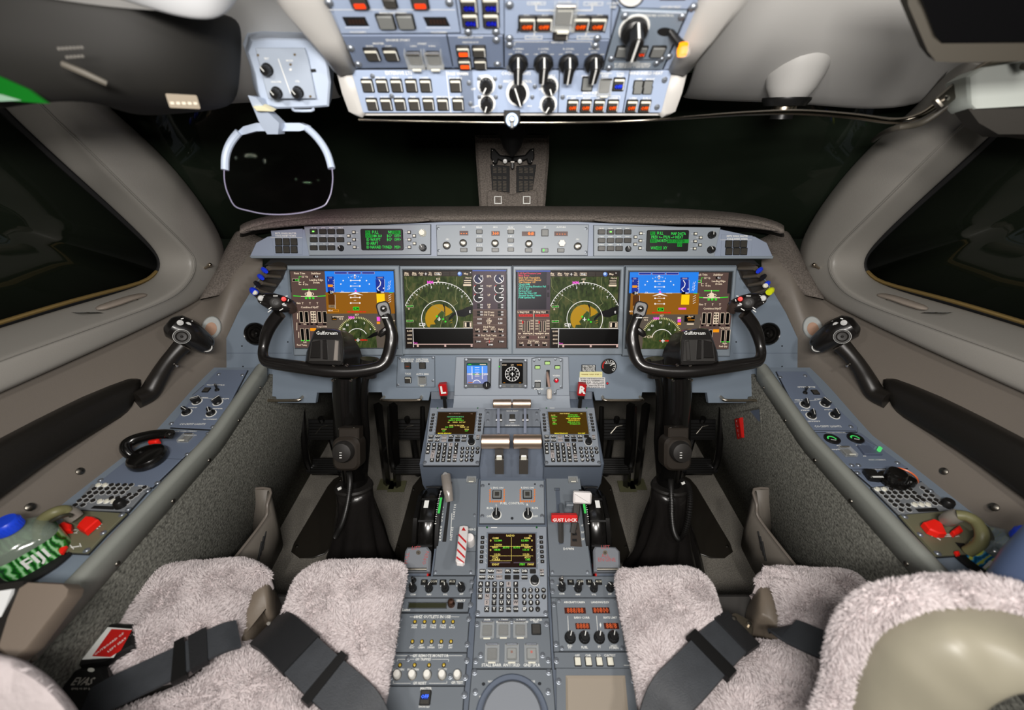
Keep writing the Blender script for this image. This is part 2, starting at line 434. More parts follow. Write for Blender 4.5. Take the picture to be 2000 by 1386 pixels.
mb = MB(); mb.box(2.3, .02, 1.9, LINER, T(0, -.95, 0)); mb.obj('wall_back', kind='structure')

# windscreens: two dark panes from the pillars to the centre post
for s in (-1, 1):
    def q(x, y, d): return pd(mx(s, x), y, d)
    bot = [q(470, 470, 1.36), q(600, 440, 1.42), q(800, 430, 1.50), q(1000, 430, 1.55)]
    bot2 = [q(395, 470, 1.22), ] + bot
    low = [q(345, 390, 1.08), q(470, 380, 1.16), q(600, 370, 1.32), q(800, 360, 1.42), q(1000, 355, 1.46)]
    midr = [q(240, 280, .92), q(420, 270, .98), q(580, 260, 1.16), q(800, 250, 1.30), q(1000, 245, 1.34)]
    topr = [q(90, 130, .80), q(330, 120, .83), q(560, 130, .95), q(800, 140, 1.1), q(1000, 140, 1.15)]
    surf('window_1' if s < 0 else 'window_2', [topr, midr, low, bot2], mat('windscreen_glass', (30, 37, 29), .05, spec=.35), .008, 2, flip=(s > 0))
# far side of the glareshield shelf under the glass
# glareshield
def gshield():
    t = thing('glareshield', 'long curved brown-grey felt glareshield hood over the instrument panel', 'glareshield', T(0, 1.05, CAMZ-.23))
    inv = t.matrix_world.inverted()
    def loc(rows): return [[inv @ p for p in r] for r in rows]
    xs = [(466, 446, 438, 1.04), (500, 430, 425, 1.06), (560, 423, 412, 1.08), (650, 423, 405, 1.09), (760, 421, 400.5, 1.10), (870, 420, 400, 1.10), (1000, 419, 399.5, 1.10)]
    xs = xs+[(2000-a, b, c, d) for a, b, c, d in xs[-2::-1]]
    prof = []
    r0, r1, r2, r3, r4, r5 = [], [], [], [], [], []
    for x, yn, yf, d in xs:
        pn = pd(x, yn, d-.045); pf = pd(x, yf, d+.07)
        r5.append(pf+Vector((0, .12, -.03))); r4.append(pf); r3.append(pn.lerp(pf, .35)+Vector((0, 0, .004))); r2.append(pn)
        r1.append(pn+Vector((0, -.006, -.012))); r0.append(pn+Vector((0, .012, -.022)))
    o = grid(loc([r0, r1, r2, r3, r4, r5]), FELT).obj('top_pad', t, thick=.008, sub=2)
    # lower lip pads
    for xa in ([(480, 448, 1.0), (540, 437, 1.01), (620, 430, 1.02), (700, 429, 1.03), (800, 427, 1.03), (840, 427, 1.03)],
               [(1520, 448, 1.0), (1460, 437, 1.01), (1380, 430, 1.02), (1300, 429, 1.03), (1200, 427, 1.03), (1160, 427, 1.03)]):
        mb = MB(); mb.tube([inv @ pd(x, y+2, d) for x, y, d in xa], [.003, .011, .013, .013, .012, .003], FELT, 10, smooth=5, flat=.7)
        mb.obj('lip_pad', t)
    # black underside of the hood
    mb = MB()
    rows = [[inv @ (pd(x, yn+7, d-.03)) for x, yn, yf, d in xs], [inv @ (pd(x, max(yn+12, 444), d-.02)) for x, yn, yf, d in xs], [inv @ (pd(x, max(yn+20, 452), d+.06)) for x, yn, yf, d in xs]]
    grid(rows, BLKM).obj('underside', t, thick=.004, sub=1)
    # felt side cheeks running down to the sills
    for s in (-1, 1):
        A = [(462, 444, .80), (436, 492, .815), (408, 545, .825), (386, 584, .83)]
        B = [(498, 452, .77), (466, 500, .765), (440, 545, .79), (412, 580, .81)]
        C_ = [(512, 462, .745), (484, 500, .74), (456, 545, .76), (424, 578, .80)]
        rows = [[inv @ PXs(s, *p) for p in L] for L in (A, B, C_)]
        rows = [[p+Vector((s*.03, .03, -.02)) for p in rows[0]]]+rows+[[p+Vector((0, .05, -.02)) for p in rows[2]]]
        if s > 0: rows = [r[::-1] for r in rows]
        grid(rows, FELT).obj('side_cheek', t, thick=.006, sub=2)
        # small round knob pin beside the cheek
        mb = MB(); p = inv @ PXs(s, 400, 524, .822)
        mb.lathe([(.003, 0), (.003, .014), (.005, .015), (.005, .022), (.003, .024)], SATIN, T(*p) @ RY(-s*60), 10); mb.obj('pin', t, label='short metal pin')
gshield()

# centre windscreen post
Pp = pd(1000, 397, 1.20); Pt = pd(1000, 285, 1.13)
FP = Frame(Pp, Pt)
t = thing('centre_post', 'felt covered centre post between the two windscreens', 'window post', FP.at(1000, 345))
u0 = FP.uv(1000, 345); D = Draw(MB(), FP, u0)
ZP = Z(880, 220, .1443)
def loc_poly(F, u0, pts, zf=ZI): return [(F.uv(*zf(*p))[0]-u0[0], F.uv(*zf(*p))[1]-u0[1]) for p in pts]
mb = MB()
mb.prism(loc_poly(FP, u0, [(325, 300), (1340, 300), (1335, 600), (1280, 1300), (390, 1300), (340, 600)], ZP), -.05, 0, FELT, ch=.008)
mb.obj('post_cover', t)
mb = MB(); mb.prism(loc_poly(FP, u0, [(498, 1075), (520, 1050), (700, 1065), (835, 1110), (960, 1070), (1150, 1045), (1175, 1075), (1175, 1300), (498, 1300)], ZP), 0, .012, FELT, ch=.003)
D = Draw(mb, FP, u0, ZP, .0125)
for x in (595, 980): D.frame(x, 1122, x+98, 1225, 10, WHT)
mb.obj('lower_pad', t)
for pts in ([(540, 700), (800, 720), (800, 1080), (565, 1045)], [(890, 720), (1160, 700), (1110, 1045), (890, 1080)]):
    mb = MB(); o_ = loc_poly(FP, u0, pts, ZP); mb.prism(o_, 0, .004, BLKM, ch=.001)
    D = Draw(mb, FP, u0, ZP, .0045); gr = mat('grille_slot_brown', (88, 78, 64), .6)
    x0, x1 = min(p[0] for p in pts)+30, max(p[0] for p in pts)-30
    for i in range(16):
        y = 745+i*20
        if y in (825, 845, 905): continue
        for j in range(3):
            xa = x0+(x1-x0)*j/3+6; xb = x0+(x1-x0)*(j+1)/3-14; D.line([(xa, y), (xb, y+6)], 7, gr)
    for q_ in (pts[0], pts[3]): D.disk(q_[0]+40 if q_[0] < 800 else q_[0]-40, q_[1]+8, 7, CHR)
    mb.obj('vent_grille', t)
mb = MB()
for sg in (-1, 1):
    f = lambda x: 838+sg*(x-838)
    mb.prism(loc_poly(FP, u0, [(f(550), 480), (f(600), 490), (f(670), 570), (f(838), 590), (f(838), 660), (f(690), 650), (f(650), 630), (f(630), 690), (f(580), 690), (f(545), 600)], ZP), 0.0, .022, BLKM, ch=.003)
    for (x, y) in ((570, 510), (580, 655)): mb.lathe([(.0022, 0), (.0022, .0235), (0, .024)], CHR, T(*[*loc_poly(FP, u0, [(f(x), y)], ZP)[0], 0]), 8)
o = mb.obj('bracket', t)
for x in (740, 935):
    mb = MB(); a, b = loc_poly(FP, u0, [(x, 648)], ZP)[0]
    mb.lathe([(.0062, .02), (.0062, .034), (.005, .036), (0, .0365)], mat('white_lamp_lens', (235, 235, 232), .3), T(a, b, 0), 18); mb.obj('lamp_lens', t, label='small round white lens')
mb = MB(); a, b = loc_poly(FP, u0, [(838, 700)], ZP)[0]
mb.box(.009, .02, .03, BLK, T(a, b, 0), ch=.002, r=.003); mb.box(.010, .003, .001, CHR, T(a, b+.008, .03)); mb.obj('latch', t)
# standby compass hanging dark above the bracket
mb = MB(); c_ = pd(1000, 262, 1.02)
t2 = thing('standby_compass', 'dark standby compass hanging over the centre post above its bracket', 'compass', T(*c_))
mb.lathe([(.004, -.05), (.022, -.03), (.030, -.008), (.033, .02), (.033, .06)], BLKM, T(0, 0, 0), 24); mb.obj('housing', t2)
mb = MB(); mb.box(.10, .03, .012, BLKM, T(0, 0, .03), ch=.003); mb.obj('mount', t2)
# ------------------------------------------------------------------ shared control meshes
LIB = {}
def lib(key, build):
    if key not in LIB:
        mb = MB(); build(mb); o = mb.obj(key); LIB[key] = o.data; bpy.data.objects.remove(o)
    return LIB[key]
def put(me, name, parent, M, label=None):
    o = bpy.data.objects.new(name, me); sc.collection.objects.link(o); o.parent = parent; o.matrix_local = M
    if label: o['label'] = label
    return o
def screw_me(r=.0035): return lib('screw_%d' % int(r*1e5), lambda mb: (mb.lathe([(r*1.25, 0), (r*1.25, r*.18), (r, r*.25), (r*.75, r*.6), (0, r*.75)], SCRW, I4, 10), mb.box(r*1.1, r*.2, .0001, LINE, T(0, 0, r*.72))))
def pb_me(style, w=.0185, h=.0185, ht=.004):
    def b(mb):
        mb.prism(rrect(w, h, w*.08, 2), 0, ht*.55, BLK, ch=ht*.12)
        top = {'dark': BTN, 'white': BTN, 'grey': BTNG, 'pure': WHTL, 'black': BLK}[style]
        mb.prism(rrect(w*.82, h*.82, w*.05, 2), ht*.5, ht, top, ch=ht*.12)
        if style == 'white':
            mb.prism(rrect(w*.80, h*.15, w*.03, 2, 0, h*.33), ht, ht*1.12, WHTL, ch=ht*.04)  # white strip paints the light caught along the top edge
            mb.prism(rrect(w*.045, h*.7, 0, 1, w*.40, -.03*h), ht*.8, ht*1.02, WHT)
    return lib('pb_%s_%d_%d_%d' % (style, w*1e5, h*1e5, ht*1e5), b)
def lamp_me(txt, rgb, w=.0115, h=.0065, s=1.6):
    def b(mb):
        if txt: 
            mb.box(w, h, .0002, em(tuple(int(c*.45) for c in rgb), .5), I4); mb.text(txt, h*1.05, em(rgb, s), T(0, 0, .0004), bold=.02)
        else: mb.prism(rrect(w, h, h*.15, 2), 0, .0003, em(rgb, s))
    return lib('lamp_%s_%s_%d_%d' % (txt, rgb, w*1e5, h*1e5), b)
def button(t, D, x, y, style='dark', w=.0185, h=None, lit=None, txt='OFF', lab=None, guard=False, ht=.004):
    h = h or w; a, b = D.p(x, y); o = put(pb_me(style, w, h, ht), 'push_button', t, T(a, b, D.base))
    if lit: put(lamp_me(txt, lit, w*.62, h*.34), 'indicator_light', o, T(0, -h*.14, ht*1.02), lab)
    if guard: put(guard_me(w, h), 'switch_guard', o, T(0, 0, 0), 'clear hinged guard')
    return o
def guard_me(w, h):
    def b(mb):
        W, H = w*1.28, h*1.3; e = w*.09
        mb.box(W, H*.93, .0009, GLS, T(0, 0, .0075))
        for sx in (-1, 1): mb.box(e, H, .0075, GLS, T(sx*(W-e)/2, 0, 0))
        mb.box(W, e, .0075, GLS, T(0, -(H-e)/2, 0)); mb.box(W*.8, e*1.6, .004, CHR, T(0, (H-e)/2, .005), ch=.0008)
        mb.box(W*.5, e*1.3, .002, WHTL, T(0, -(H)/2, .007))
    return lib('guard_%d' % (w*1e5), b)
def pot_me(r=.0075, h=.015, skirt=1.25, ring=0, capm=None):
    def b(mb):
        if ring: mb.lathe([(r*ring, 0), (r*ring, .0006), (0, .0006)], WHT, I4, 22)
        mb.lathe([(r*skirt, .0006), (r*skirt, h*.15), (r*1.02, h*.28), (r*.97, h*.86), (r*.86, h), (0, h)], capm or BLK, I4, 18)
        for k in range(12):
            a = 2*math.pi*k/12; mb.box(r*.14, r*.22, h*.5, capm or BLK, T(r*math.cos(a), r*math.sin(a), h*.3) @ RZ(math.degrees(a)))
        mb.box(r*.18, r*.95, .0004, WHT, T(0, r*.45, h)); mb.box(r*.2, .0005, h*.6, WHT, T(0, r*1.0, h*.3))
    return lib('pot_%d_%d_%d_%d_%s' % (r*1e5, h*1e5, skirt*100, ring*100, (capm or BLK).name), b)
def bar_me(r=.011, h=.022, ring=0):
    """rotary selector with a tall bar grip and a white index"""
    def b(mb):
        if ring: mb.lathe([(r*ring, 0), (r*ring, .0006), (0, .0006)], WHT, I4, 24)
        mb.lathe([(r, .0006), (r*1.02, h*.25), (r*.85, h*.36), (0, h*.36)], BLK, I4, 22)
        mb.prism([(-r*.42, -r), (r*.42, -r), (r*.5, r*.6), (r*.2, r*1.05), (-r*.2, r*1.05), (-r*.5, r*.6)], h*.3, h, BLK, ch=.0015)
        mb.box(r*.14, r*1.9, .0005, WHT, T(0, 0, h)); mb.box(r*.14, .0006, h*.65, WHT, T(0, r*1.06, h*.33))
    return lib('bar_%d_%d_%d' % (r*1e5, h*1e5, ring*100), b)
def knob(t, D, x, y, me, rot=0, label=None, name='knob'):
    a, b = D.p(x, y); return put(me, name, t, T(a, b, D.base) @ RZ(rot), label)
def screws(t, D, pts, r=.0035):
    for x, y in pts:
        a, b = D.p(x, y); put(screw_me(r), 'screw', t, T(a, b, D.base))
def module(name, label, F, pts, zf=ZI, m=PANEL2, th=.004, cat='control panel', ch=.0008, base=0, gap=True):
    cx = sum(p[0] for p in pts)/len(pts); cy = sum(p[1] for p in pts)/len(pts)
    a, b = F.uv(*zf(cx, cy)); t = thing(name, label, cat, F.M(a, b, base))
    mb = MB(); D = Draw(mb, F, (a, b), zf, th+.0003, base+th)
    out = [D.p(*p) for p in pts]
    if gap: mb.prism(inset(out, -.0011), -.002, .0004, LINE)
    mb.prism(out, 0, th, m, ch=ch)
    D.base = th; D.t = t; D.mb = mb
    return t, D
def done(t, D, name='face_plate', label=None): return D.mb.obj(name, t, label=label)

# ------------------------------------------------------------------ overhead console
FO1 = Frame(pd(1000, 222, .6235), pd(1000, 135, .58))
FO2 = Frame(pd(1000, 135, .58), pd(1000, 0, .481))
oc = thing('overhead_console', 'pale grey overhead console housing above the windscreens', 'overhead console', FO2.at(1000, 0))
iv = oc.matrix_world.inverted()
mb = MB()
def side_of(F, x, y, h=0): a, b = F.uv(x, y); return iv @ (F.o+F.u*a+F.v*b+F.n*h)
def up_of(F, x, y, d, h=0):
    a, b = F.uv(x, y); return iv @ (F.o+F.u*a+F.v*(b+d)+F.n*h)
for s in (-1, 1):
    X = lambda x: mx(s, x)
    # outer side rail, upper part: from the panel edge outwards, then back up
    rows = []
    for (xi, xo, y, e) in ((630, 548, 0, .16), (630, 548, 0, 0), (660, 602, 66, 0), (692, 655, 131, 0)):
        p = up_of(FO2, X(xi), y, e, .001); q_ = up_of(FO2, X(xo), y, e, .006); w_ = .5
        rows.append([p+(p-q_)*.05-Vector((0, 0, .01)), p, p.lerp(q_, .12)+Vector((0, 0, .006)), p.lerp(q_, .75)+Vector((0, 0, .006)), q_+Vector((0, 0, -.002)), q_+Vector((s*.002, 0, -.06))])
    if s < 0: rows = [r[::-1] for r in rows]
    grid(rows, LIGHTG).obj('side_rail', oc, thick=.003, sub=0, ang=50)
    # lower corner cheek
    rows = []
    for (xi, xo, y) in ((684, 662, 139), (697, 672, 180), (707, 684, 214), (712, 700, 223)):
        p = side_of(FO1, X(xi), y, .001); q_ = side_of(FO1, X(xo), y, .001)
        rows.append([p+Vector((0, 0, -.008)), p, p.lerp(q_, .3)+Vector((0, 0, .004)), q_, q_+Vector((s*.004, 0, -.05))])
    if s < 0: rows = [r[::-1] for r in rows]
    grid(rows, LIGHTG).obj('corner_cheek', oc, thick=.003, ang=50)
    m2 = MB(); p = side_of(FO2, X(661), 106, 0); m2.lathe([(.004, 0), (.004, .002), (0, .004)], SCRW, T(*(p+Vector((0, 0, .007)))), 10); m2.obj('screw', oc)
a0, b0 = FO1.uv(706, 222); a1, _ = FO1.uv(1294, 222)
mb.box(a1-a0+.02, .003, .055, LIGHTG, iv @ FO1.M((a0+a1)/2, b0-.0015, -.055), ch=.0008); mb.obj('lower_lip', oc)
mb = MB(); mb.prism([(-.3, -.01), (.3, -.01), (.3, .3), (-.3, .3)], -.075, -.07, CARM, iv @ FO2.M(0, 0, 0)); mb.obj('back_plate', oc)
o_ = [FO2.uv(x, y) for x, y in ((692, 135), (1308, 135), (1370, 0), (630, 0))]
m1 = MB(); m1.prism([o_[0], o_[1], (o_[2][0]*1.0+.045, o_[2][1]+.17), (o_[3][0]-.045, o_[3][1]+.17)], -.008, -.001, OVHP, iv @ FO2.M(0, 0, 0)); m1.obj('subpanel', oc)

ORG = (255, 92, 20); BLU = (40, 70, 255)
# lower strip modules
t, D = module('exterior_lights_panel', 'exterior lights switch panel at the lower left of the overhead console', FO1, [(950, 458), (1745, 458), (1762, 735), (1030, 735)], Z1, OVHP)
D.txt(1262, 476, 'EXTERIOR LTS', 19, WHT); D.txt(1648, 480, 'PASS WARN', 17, WHT)
D.line([(1572, 462), (1602, 732)], 4, WHT)
for x, l in zip((1048, 1143, 1242, 1338, 1430), ('NAV', 'STROBE', 'WAG', 'ICE', 'LOGO')): D.txt(x, 508, l, 13, WHT)
for x, l in zip((1078, 1170, 1262, 1355, 1450, 1545), ('L LDG', 'R LDG', 'PULSE', 'TAXI', 'RUNWAY', 'STBY BCN')): D.txt(x, 632, l, 12, WHT)
D.txt(1632, 512, 'SEAT BELT', 13, WHT); D.txt(1640, 632, 'NO SMOKE', 12, WHT)
for x in (1062, 1157, 1251, 1346, 1440, 1634): button(t, D, x, 556, 'white', .0172)
for x in (1092, 1184, 1274, 1366, 1458, 1551, 1650): button(t, D, x, 677, 'white', .0172)
screws(t, D, [(1092, 495), (1217, 625), (1720, 541), (1730, 676)], .0028)
done(t, D)
t, D = module('cockpit_lights_panel', 'cockpit lights dimmer panel at the lower middle of the overhead console', FO1, [(563/1, 458), (-213, 458), (-198, 735), (430, 735), (440, 458)][1:], Z2, OVHP)
D.txt(160, 478, 'COCKPIT LIGHTS', 17, WHT); D.txt(170, 530, 'MASTER CONTROL', 15, WHT); D.txt(-45, 498, 'SIDE PNL', 13, WHT); D.txt(380, 494, 'PANELS', 14, WHT)
for x in (-58, 388): D.txt(x-60 if x < 0 else x-68, 580, 'OFF', 12, WHT); D.txt(x-60 if x < 0 else x-68, 697, 'OFF', 12, WHT)
for x in (-90, 248): D.txt(x if x > 0 else x, 690, 'MAX' if x > 0 else 'MIN', 10, WHT)
for (x, y, r_) in ((-34, 553, 150), (-30, 672, 160), (378, 560, 200), (370, 678, 150)): knob(t, D, x, y, pot_me(.0085, .014, 1.15, 1.5), r_, 'black dimmer knob on a white ring')
knob(t, D, 170, 605, bar_me(.0125, .018, 1.35), -160, 'large black master dimmer knob')
screws(t, D, [(-80, 512), (-57, 566), (-78, 632), (22, 512), (57, 564), (28, 632), (282, 564), (265, 632)], .0026)
done(t, D)
t, D = module('window_anti_ice_panel', 'anti-ice panel with orange OFF legends right of the cockpit lights panel', FO1, [(446, 458), (900, 458), (852, 735), (434, 735)], Z2, OVHP)
button(t, D, 623, 545, 'grey', .0165, .0185); button(t, D, 735, 560, 'dark', .0155, .017, guard=True); button(t, D, 826, 547, 'white', .0172, lit=BLU, lab='blue OFF legend')
D.txt(740, 478, 'WING/APU', 12, WHT); D.txt(740, 495, 'BLEED', 12, WHT); D.txt(838, 478, 'COWL', 12, WHT); D.txt(838, 495, 'INLET', 12, WHT); D.txt(612, 497, 'NORM', 12, WHT)
D.txt(640, 605, 'ANTI ICE', 17, WHT)
for x, l in zip((532, 620, 705, 795), ('LEFT', 'RIGHT', 'UPPER', 'LOWER')): D.txt(x, 640, l, 12, WHT)
D.line([(492, 640), (492, 624), (560, 624)], 3, WHT); D.line([(600, 624), (835, 624), (835, 642)], 3, WHT); D.txt(578, 624, 'AOA', 12, WHT)
for x in (527, 613, 699, 787): button(t, D, x, 687, 'white', .0172, lit=ORG, lab='orange OFF legend')
screws(t, D, [(463, 632)], .0028); done(t, D)
t, D = module('windshield_heat_panel', 'windshield heat panel at the lower right corner of the overhead console', FO1, [(906, 458), (1178, 458), (1105, 735), (858, 735)], Z2, OVHP)
D.txt(1006, 477, 'WINDSHIELD HEAT', 17, WHT); D.txt(962, 517, 'LEFT', 13, WHT); D.txt(1034, 517, 'RIGHT', 13, WHT)
for x in (953, 1017): button(t, D, x, 548, 'grey', .0138, .0105, ht=.004); button(t, D, x-3, 585, 'grey', .0138, .0105, ht=.004)
D.txt(922, 640, 'L F/RV', 12, WHT); D.txt(1010, 640, 'R F/L S', 12, WHT)
for x in (910, 996): button(t, D, x, 688, 'white', .0172, lit=ORG, lab='orange OFF legend')
screws(t, D, [(1126, 520), (1077, 697)], .0034); done(t, D)

# upper field, left half
t, D = module('battery_panel', 'electrical panel with two dark battery readouts on the upper left of the overhead console', FO2, [(775, -90), (1615, -90), (1662, 215), (888, 222)], Z1, OVHP)
D.line([(800, 62), (1630, 62)], 4, WHT)
for x0 in (893, 1420):
    D.poly([(x0, 108), (x0+150, 108), (x0+178, 168), (x0+28, 168)], BLKM); D.line([(x0+20, 178), (x0+178, 178)], 7, mat('pale_paint_edge', (205, 215, 228), .4))
    D.txt(x0+105, 208, 'VOLTS/AMPS', 14, WHT)
    for k in range(5): D.rect(x0+45+k*22, 125, x0+58+k*22, 155, mat('unlit_brown_digit', (48, 28, 18), .4))
D.txt(1225, 82, 'MAIN BATTERIES', 17, WHT)
button(t, D, 1180, 135, 'grey', .0225, .020); button(t, D, 1308, 135, 'grey', .0225, .020)
for x in (1005, 1400): button(t, D, x, 8, 'dark', .021, .017, lit=(235, 60, 20), txt='', lab='red orange light')
button(t, D, 1205, 10, 'dark', .017, .012)
for x in (1010, 1205, 1405): D.txt(x, 46, 'L GEN' if x == 1010 else ('EXT PWR' if x == 1205 else 'R GEN'), 14, WHT)
screws(t, D, [(808, 14), (1592, 14)], .0042); done(t, D)
t, D = module('engine_start_panel', 'engine start panel with two clear guarded switches on the overhead console', FO2, [(893, 232), (1572, 232), (1612, 440), (985, 446)], Z1, mat('engine_start_paint', (104, 116, 138), .42, var=.02))
D.txt(1258, 261, 'ENGINE START', 16, WHT); D.txt(1130, 282, 'MASTER', 14, WHT); D.txt(1415, 284, 'START', 14, WHT); D.txt(1072, 299, 'CRANK', 11, WHT); D.txt(1196, 299, 'START', 11, WHT); D.txt(1358, 299, 'L ENG', 11, WHT); D.txt(1480, 299, 'R ENG', 11, WHT)
button(t, D, 1090, 348, 'white', .020, .0195); button(t, D, 1213, 348, 'white', .020, .0195)
for x in (1368, 1492): button(t, D, x, 372, 'dark', .0185, .020, guard=True)
screws(t, D, [(950, 312), (998, 416)], .0042); done(t, D)
t, D = module('hydraulic_control_panel', 'hydraulic control panel with two orange lit switches beside the engine start panel', FO2, [(1580, 232), (1940, 232), (1945, 440), (1618, 440)], Z1, mat('engine_start_paint', (104, 116, 138)))
D.txt(1730, 243, 'HYDRAULIC CONT', 13, WHT); D.txt(1730, 275, 'FIRE/TAXI AUX', 11, WHT)
for x, y, l in ((1682, 328, 1), (1786, 328, 0), (1692, 410, 1), (1794, 410, 0)): button(t, D, x, y, 'white', .0185, .017, lit=(255, 80, 20) if l else None, txt='', lab='orange light')
screws(t, D, [(1898, 258), (1905, 416)], .0042); done(t, D)
t, D = module('pump_switch_panel', 'small panel with four white switches showing blue legends at the top of the overhead console', FO2, [(1625, -90), (1945, -90), (1948, 225), (1668, 225)], Z1, OVHP)
for x, y in ((1718, 22), (1860, 22), (1728, 122), (1864, 122)): button(t, D, x, y, 'white', .021, .021, lit=(20, 30, 190), txt='ON', lab='blue legend')
D.txt(1728, 74, 'L MAIN', 13, WHT); D.txt(1864, 74, 'R MAIN', 13, WHT)
screws(t, D, [(1714, 206), (1896, 206)], .0042); done(t, D)
# upper field, right half
t, D = module('bleed_air_panel', 'bleed air panel with white flow lines and four orange OFF switches on the overhead console', FO2, [(85, -90), (790, -90), (770, 255), (85, 255)], Z2, OVHP)
for x in (232, 342, 582, 692): button(t, D, x, 146, 'white', .0225, .020, lit=ORG, lab='orange OFF legend')
button(t, D, 475, 90, 'white', .022, .026, guard=True); button(t, D, 452, 210, 'white', .0205, .0185)
for (x0, y0, x1, y1) in ((232, 10, 352, 30), (600, 10, 725, 34), (218, 230, 330, 254), (556, 230, 670, 254)):
    D.frame(x0, y0, x1, y1, 4, WHT)
D.txt(292, 20, 'L BLEED', 12, WHT); D.txt(662, 22, 'R BLEED', 12, WHT); D.txt(274, 242, 'L PACK', 12, WHT); D.txt(612, 242, 'R PACK', 12, WHT)
D.line([(290, 30), (290, 64), (425, 64)], 7, WHT); D.line([(530, 64), (655, 64), (655, 34)], 7, WHT)
D.line([(245, 204), (390, 204)], 7, WHT); D.line([(520, 204), (700, 204)], 7, WHT); D.line([(278, 180), (278, 230)], 7, WHT); D.line([(628, 180), (612, 230)], 7, WHT)
for x, l in ((228, 'ISLN'), (350, 'MAIN'), (590, 'MAIN'), (705, 'ISLN')): D.txt(x, 97, l, 13, WHT)
D.txt(475, 8, 'CROSS FEED', 12, WHT); D.line([(170, 185), (170, 210)], 6, BLK); D.line([(740, 185), (735, 210)], 6, BLK)
screws(t, D, [(117, 30), (117, 247), (688, 247)], .0042); done(t, D)
t, D = module('wing_anti_ice_panel', 'anti-ice panel with four tall black rotary knobs on the overhead console', FO2, [(85, 262), (766, 262), (722, 450), (85, 450)], Z2, mat('engine_start_paint', (104, 116, 138)))
D.line([(150, 295), (150, 272), (650, 272), (650, 295)], 3, WHT); D.rect(375, 264, 480, 286, mat('engine_start_paint', (0, 0, 0))); D.txt(428, 275, 'ANTI ICE', 14, WHT)
for x, l in ((175, 'L WING'), (340, 'L COWL'), (502, 'R COWL'), (668, 'R WING')):
    D.txt(x, 317, l, 13, WHT); D.txt(x, 337, 'AUTO', 11, WHT); D.txt(x-52, 352, 'OFF', 11, WHT); D.txt(x+52, 352, 'ON', 11, WHT)
    knob(t, D, x-2, 400, bar_me(.0135, .024), 0, 'tall black rotary knob with white index')
screws(t, D, [(117, 290), (117, 441), (676, 295), (688, 441)], .0042); done(t, D)
t, D = module('cabin_pressure_panel', 'cabin pressure control panel with a large knob and lit amber toggle, overhead console', FO2, [(842, 62), (1272, 78), (1110, 455), (728, 455)], Z2, PANEL, .005)
D.line([(850, 68), (1268, 84)], 7, mat('pale_paint_edge', (205, 215, 228))); D.txt(1045, 100, 'CABIN PRESSURE CONTROL', 15, WHT); D.txt(945, 131, 'MAN HOLD', 13, WHT)
D.line([(760, 388), (1100, 388)], 5, LINE); D.txt(930, 402, 'L WARNING', 9, WHT)
for k in range(3): D.scrib(800, 1035, 413+k*11, 9, WHT)
D.arc(930, 178, 68, 160, -60, 4, WHT); knob(t, D, 928, 185, bar_me(.0165, .032, 1.15), 0, 'tall grey-tipped black knob')
for x in (855, 965, 1082): button(t, D, x, 330, 'grey', .0195, .0165, lit=(225, 60, 20) if x == 965 else None, txt='MAN', lab='orange MAN legend')
a, b = D.p(1130, 205); D.disk(1130, 205, 52, BLKM, 20, .55)
m1 = MB(); a, b = D.p(1160, 205)
m1.tube([(a, b, .004), (a+.012, b-.004, .016), (a+.016, b-.004, .022)], [.004, .005, .006], BLK, 12); m1.lathe([(.0062, 0), (.0066, .008), (.0055, .013), (0, .0135)], em((255, 150, 12), 2.0), T(a+.017, b-.002, .02) @ RX(25), 16)
m1.lathe([(.0068, 0), (.0068, .008), (0, .010)], GLS, T(a+.017, b+.003, .031) @ RX(25), 16); m1.obj('lit_toggle', t, label='amber glowing toggle lever')
screws(t, D, [(868, 102), (1240, 106), (780, 380), (1108, 382), (765, 440), (1074, 410)], .0040); done(t, D)
t, D = module('oxygen_pressure_panel', 'edge of a round white gauge panel at the top right of the overhead console', FO2, [(745, -90), (1395, -90), (1275, 62), (838, 52)], Z2, OVHP)
D.disk(905, -30, 78, WHT, 30, .9); D.disk(905, -30, 60, mat('gauge_face_pale', (222, 220, 214), .4), 30, .9); D.arc(905, -30, 84, 0, 360, 10, BLK, 40, .9)
D.txt(790, 20, 'COCKPIT', 14, WHT); D.txt(790, 44, 'TEMP', 14, WHT); D.poly([(1100, -30), (1260, -30), (1262, 0), (1096, 0)], mat('unlit_brown_digit', (48, 28, 18))); D.txt(1165, 44, 'OXYGEN PRESS', 14, WHT)
screws(t, D, [(1312, 45)], .0042); done(t, D)
mb = MB()
# outer diagonal edge strip of the subpanel at the right
t, D = module('overhead_edge_strip', 'narrow slanting blue-grey strip along the right edge of the overhead console', FO2, [(1285, 78), (1325, 78), (1168, 450), (1122, 455)], Z2, OVHP, .003, 'panel strip')
screws(t, D, [(1153, 366)], .0042); done(t, D)

# little flood lamp / camera eye under the overhead lip
t = thing('map_light', 'small round blue-ringed light hanging at the middle of the sun visor rail', 'light', T(*pd(1000, 234, .60)) @ RX(90-8))
mb = MB(); mb.lathe([(.009, -.012), (.009, 0), (.0088, .001), (.0055, .001), (.005, -.004), (0, -.004)], mat('pale_blue_ring', (150, 178, 215), .35), I4, 24); mb.obj('ring', t)
mb = MB(); mb.lathe([(.0035, -.004), (.0035, .006), (.0025, .009), (0, .009)], STEEL, I4, 14); mb.box(.005, .009, .006, BLK, T(0, -.007, -.002), ch=.001); mb.obj('stem', t)
mb = MB(); mb.box(.024, .018, .006, BLKM, T(0, .006, -.022), ch=.001); mb.obj('mount', t)

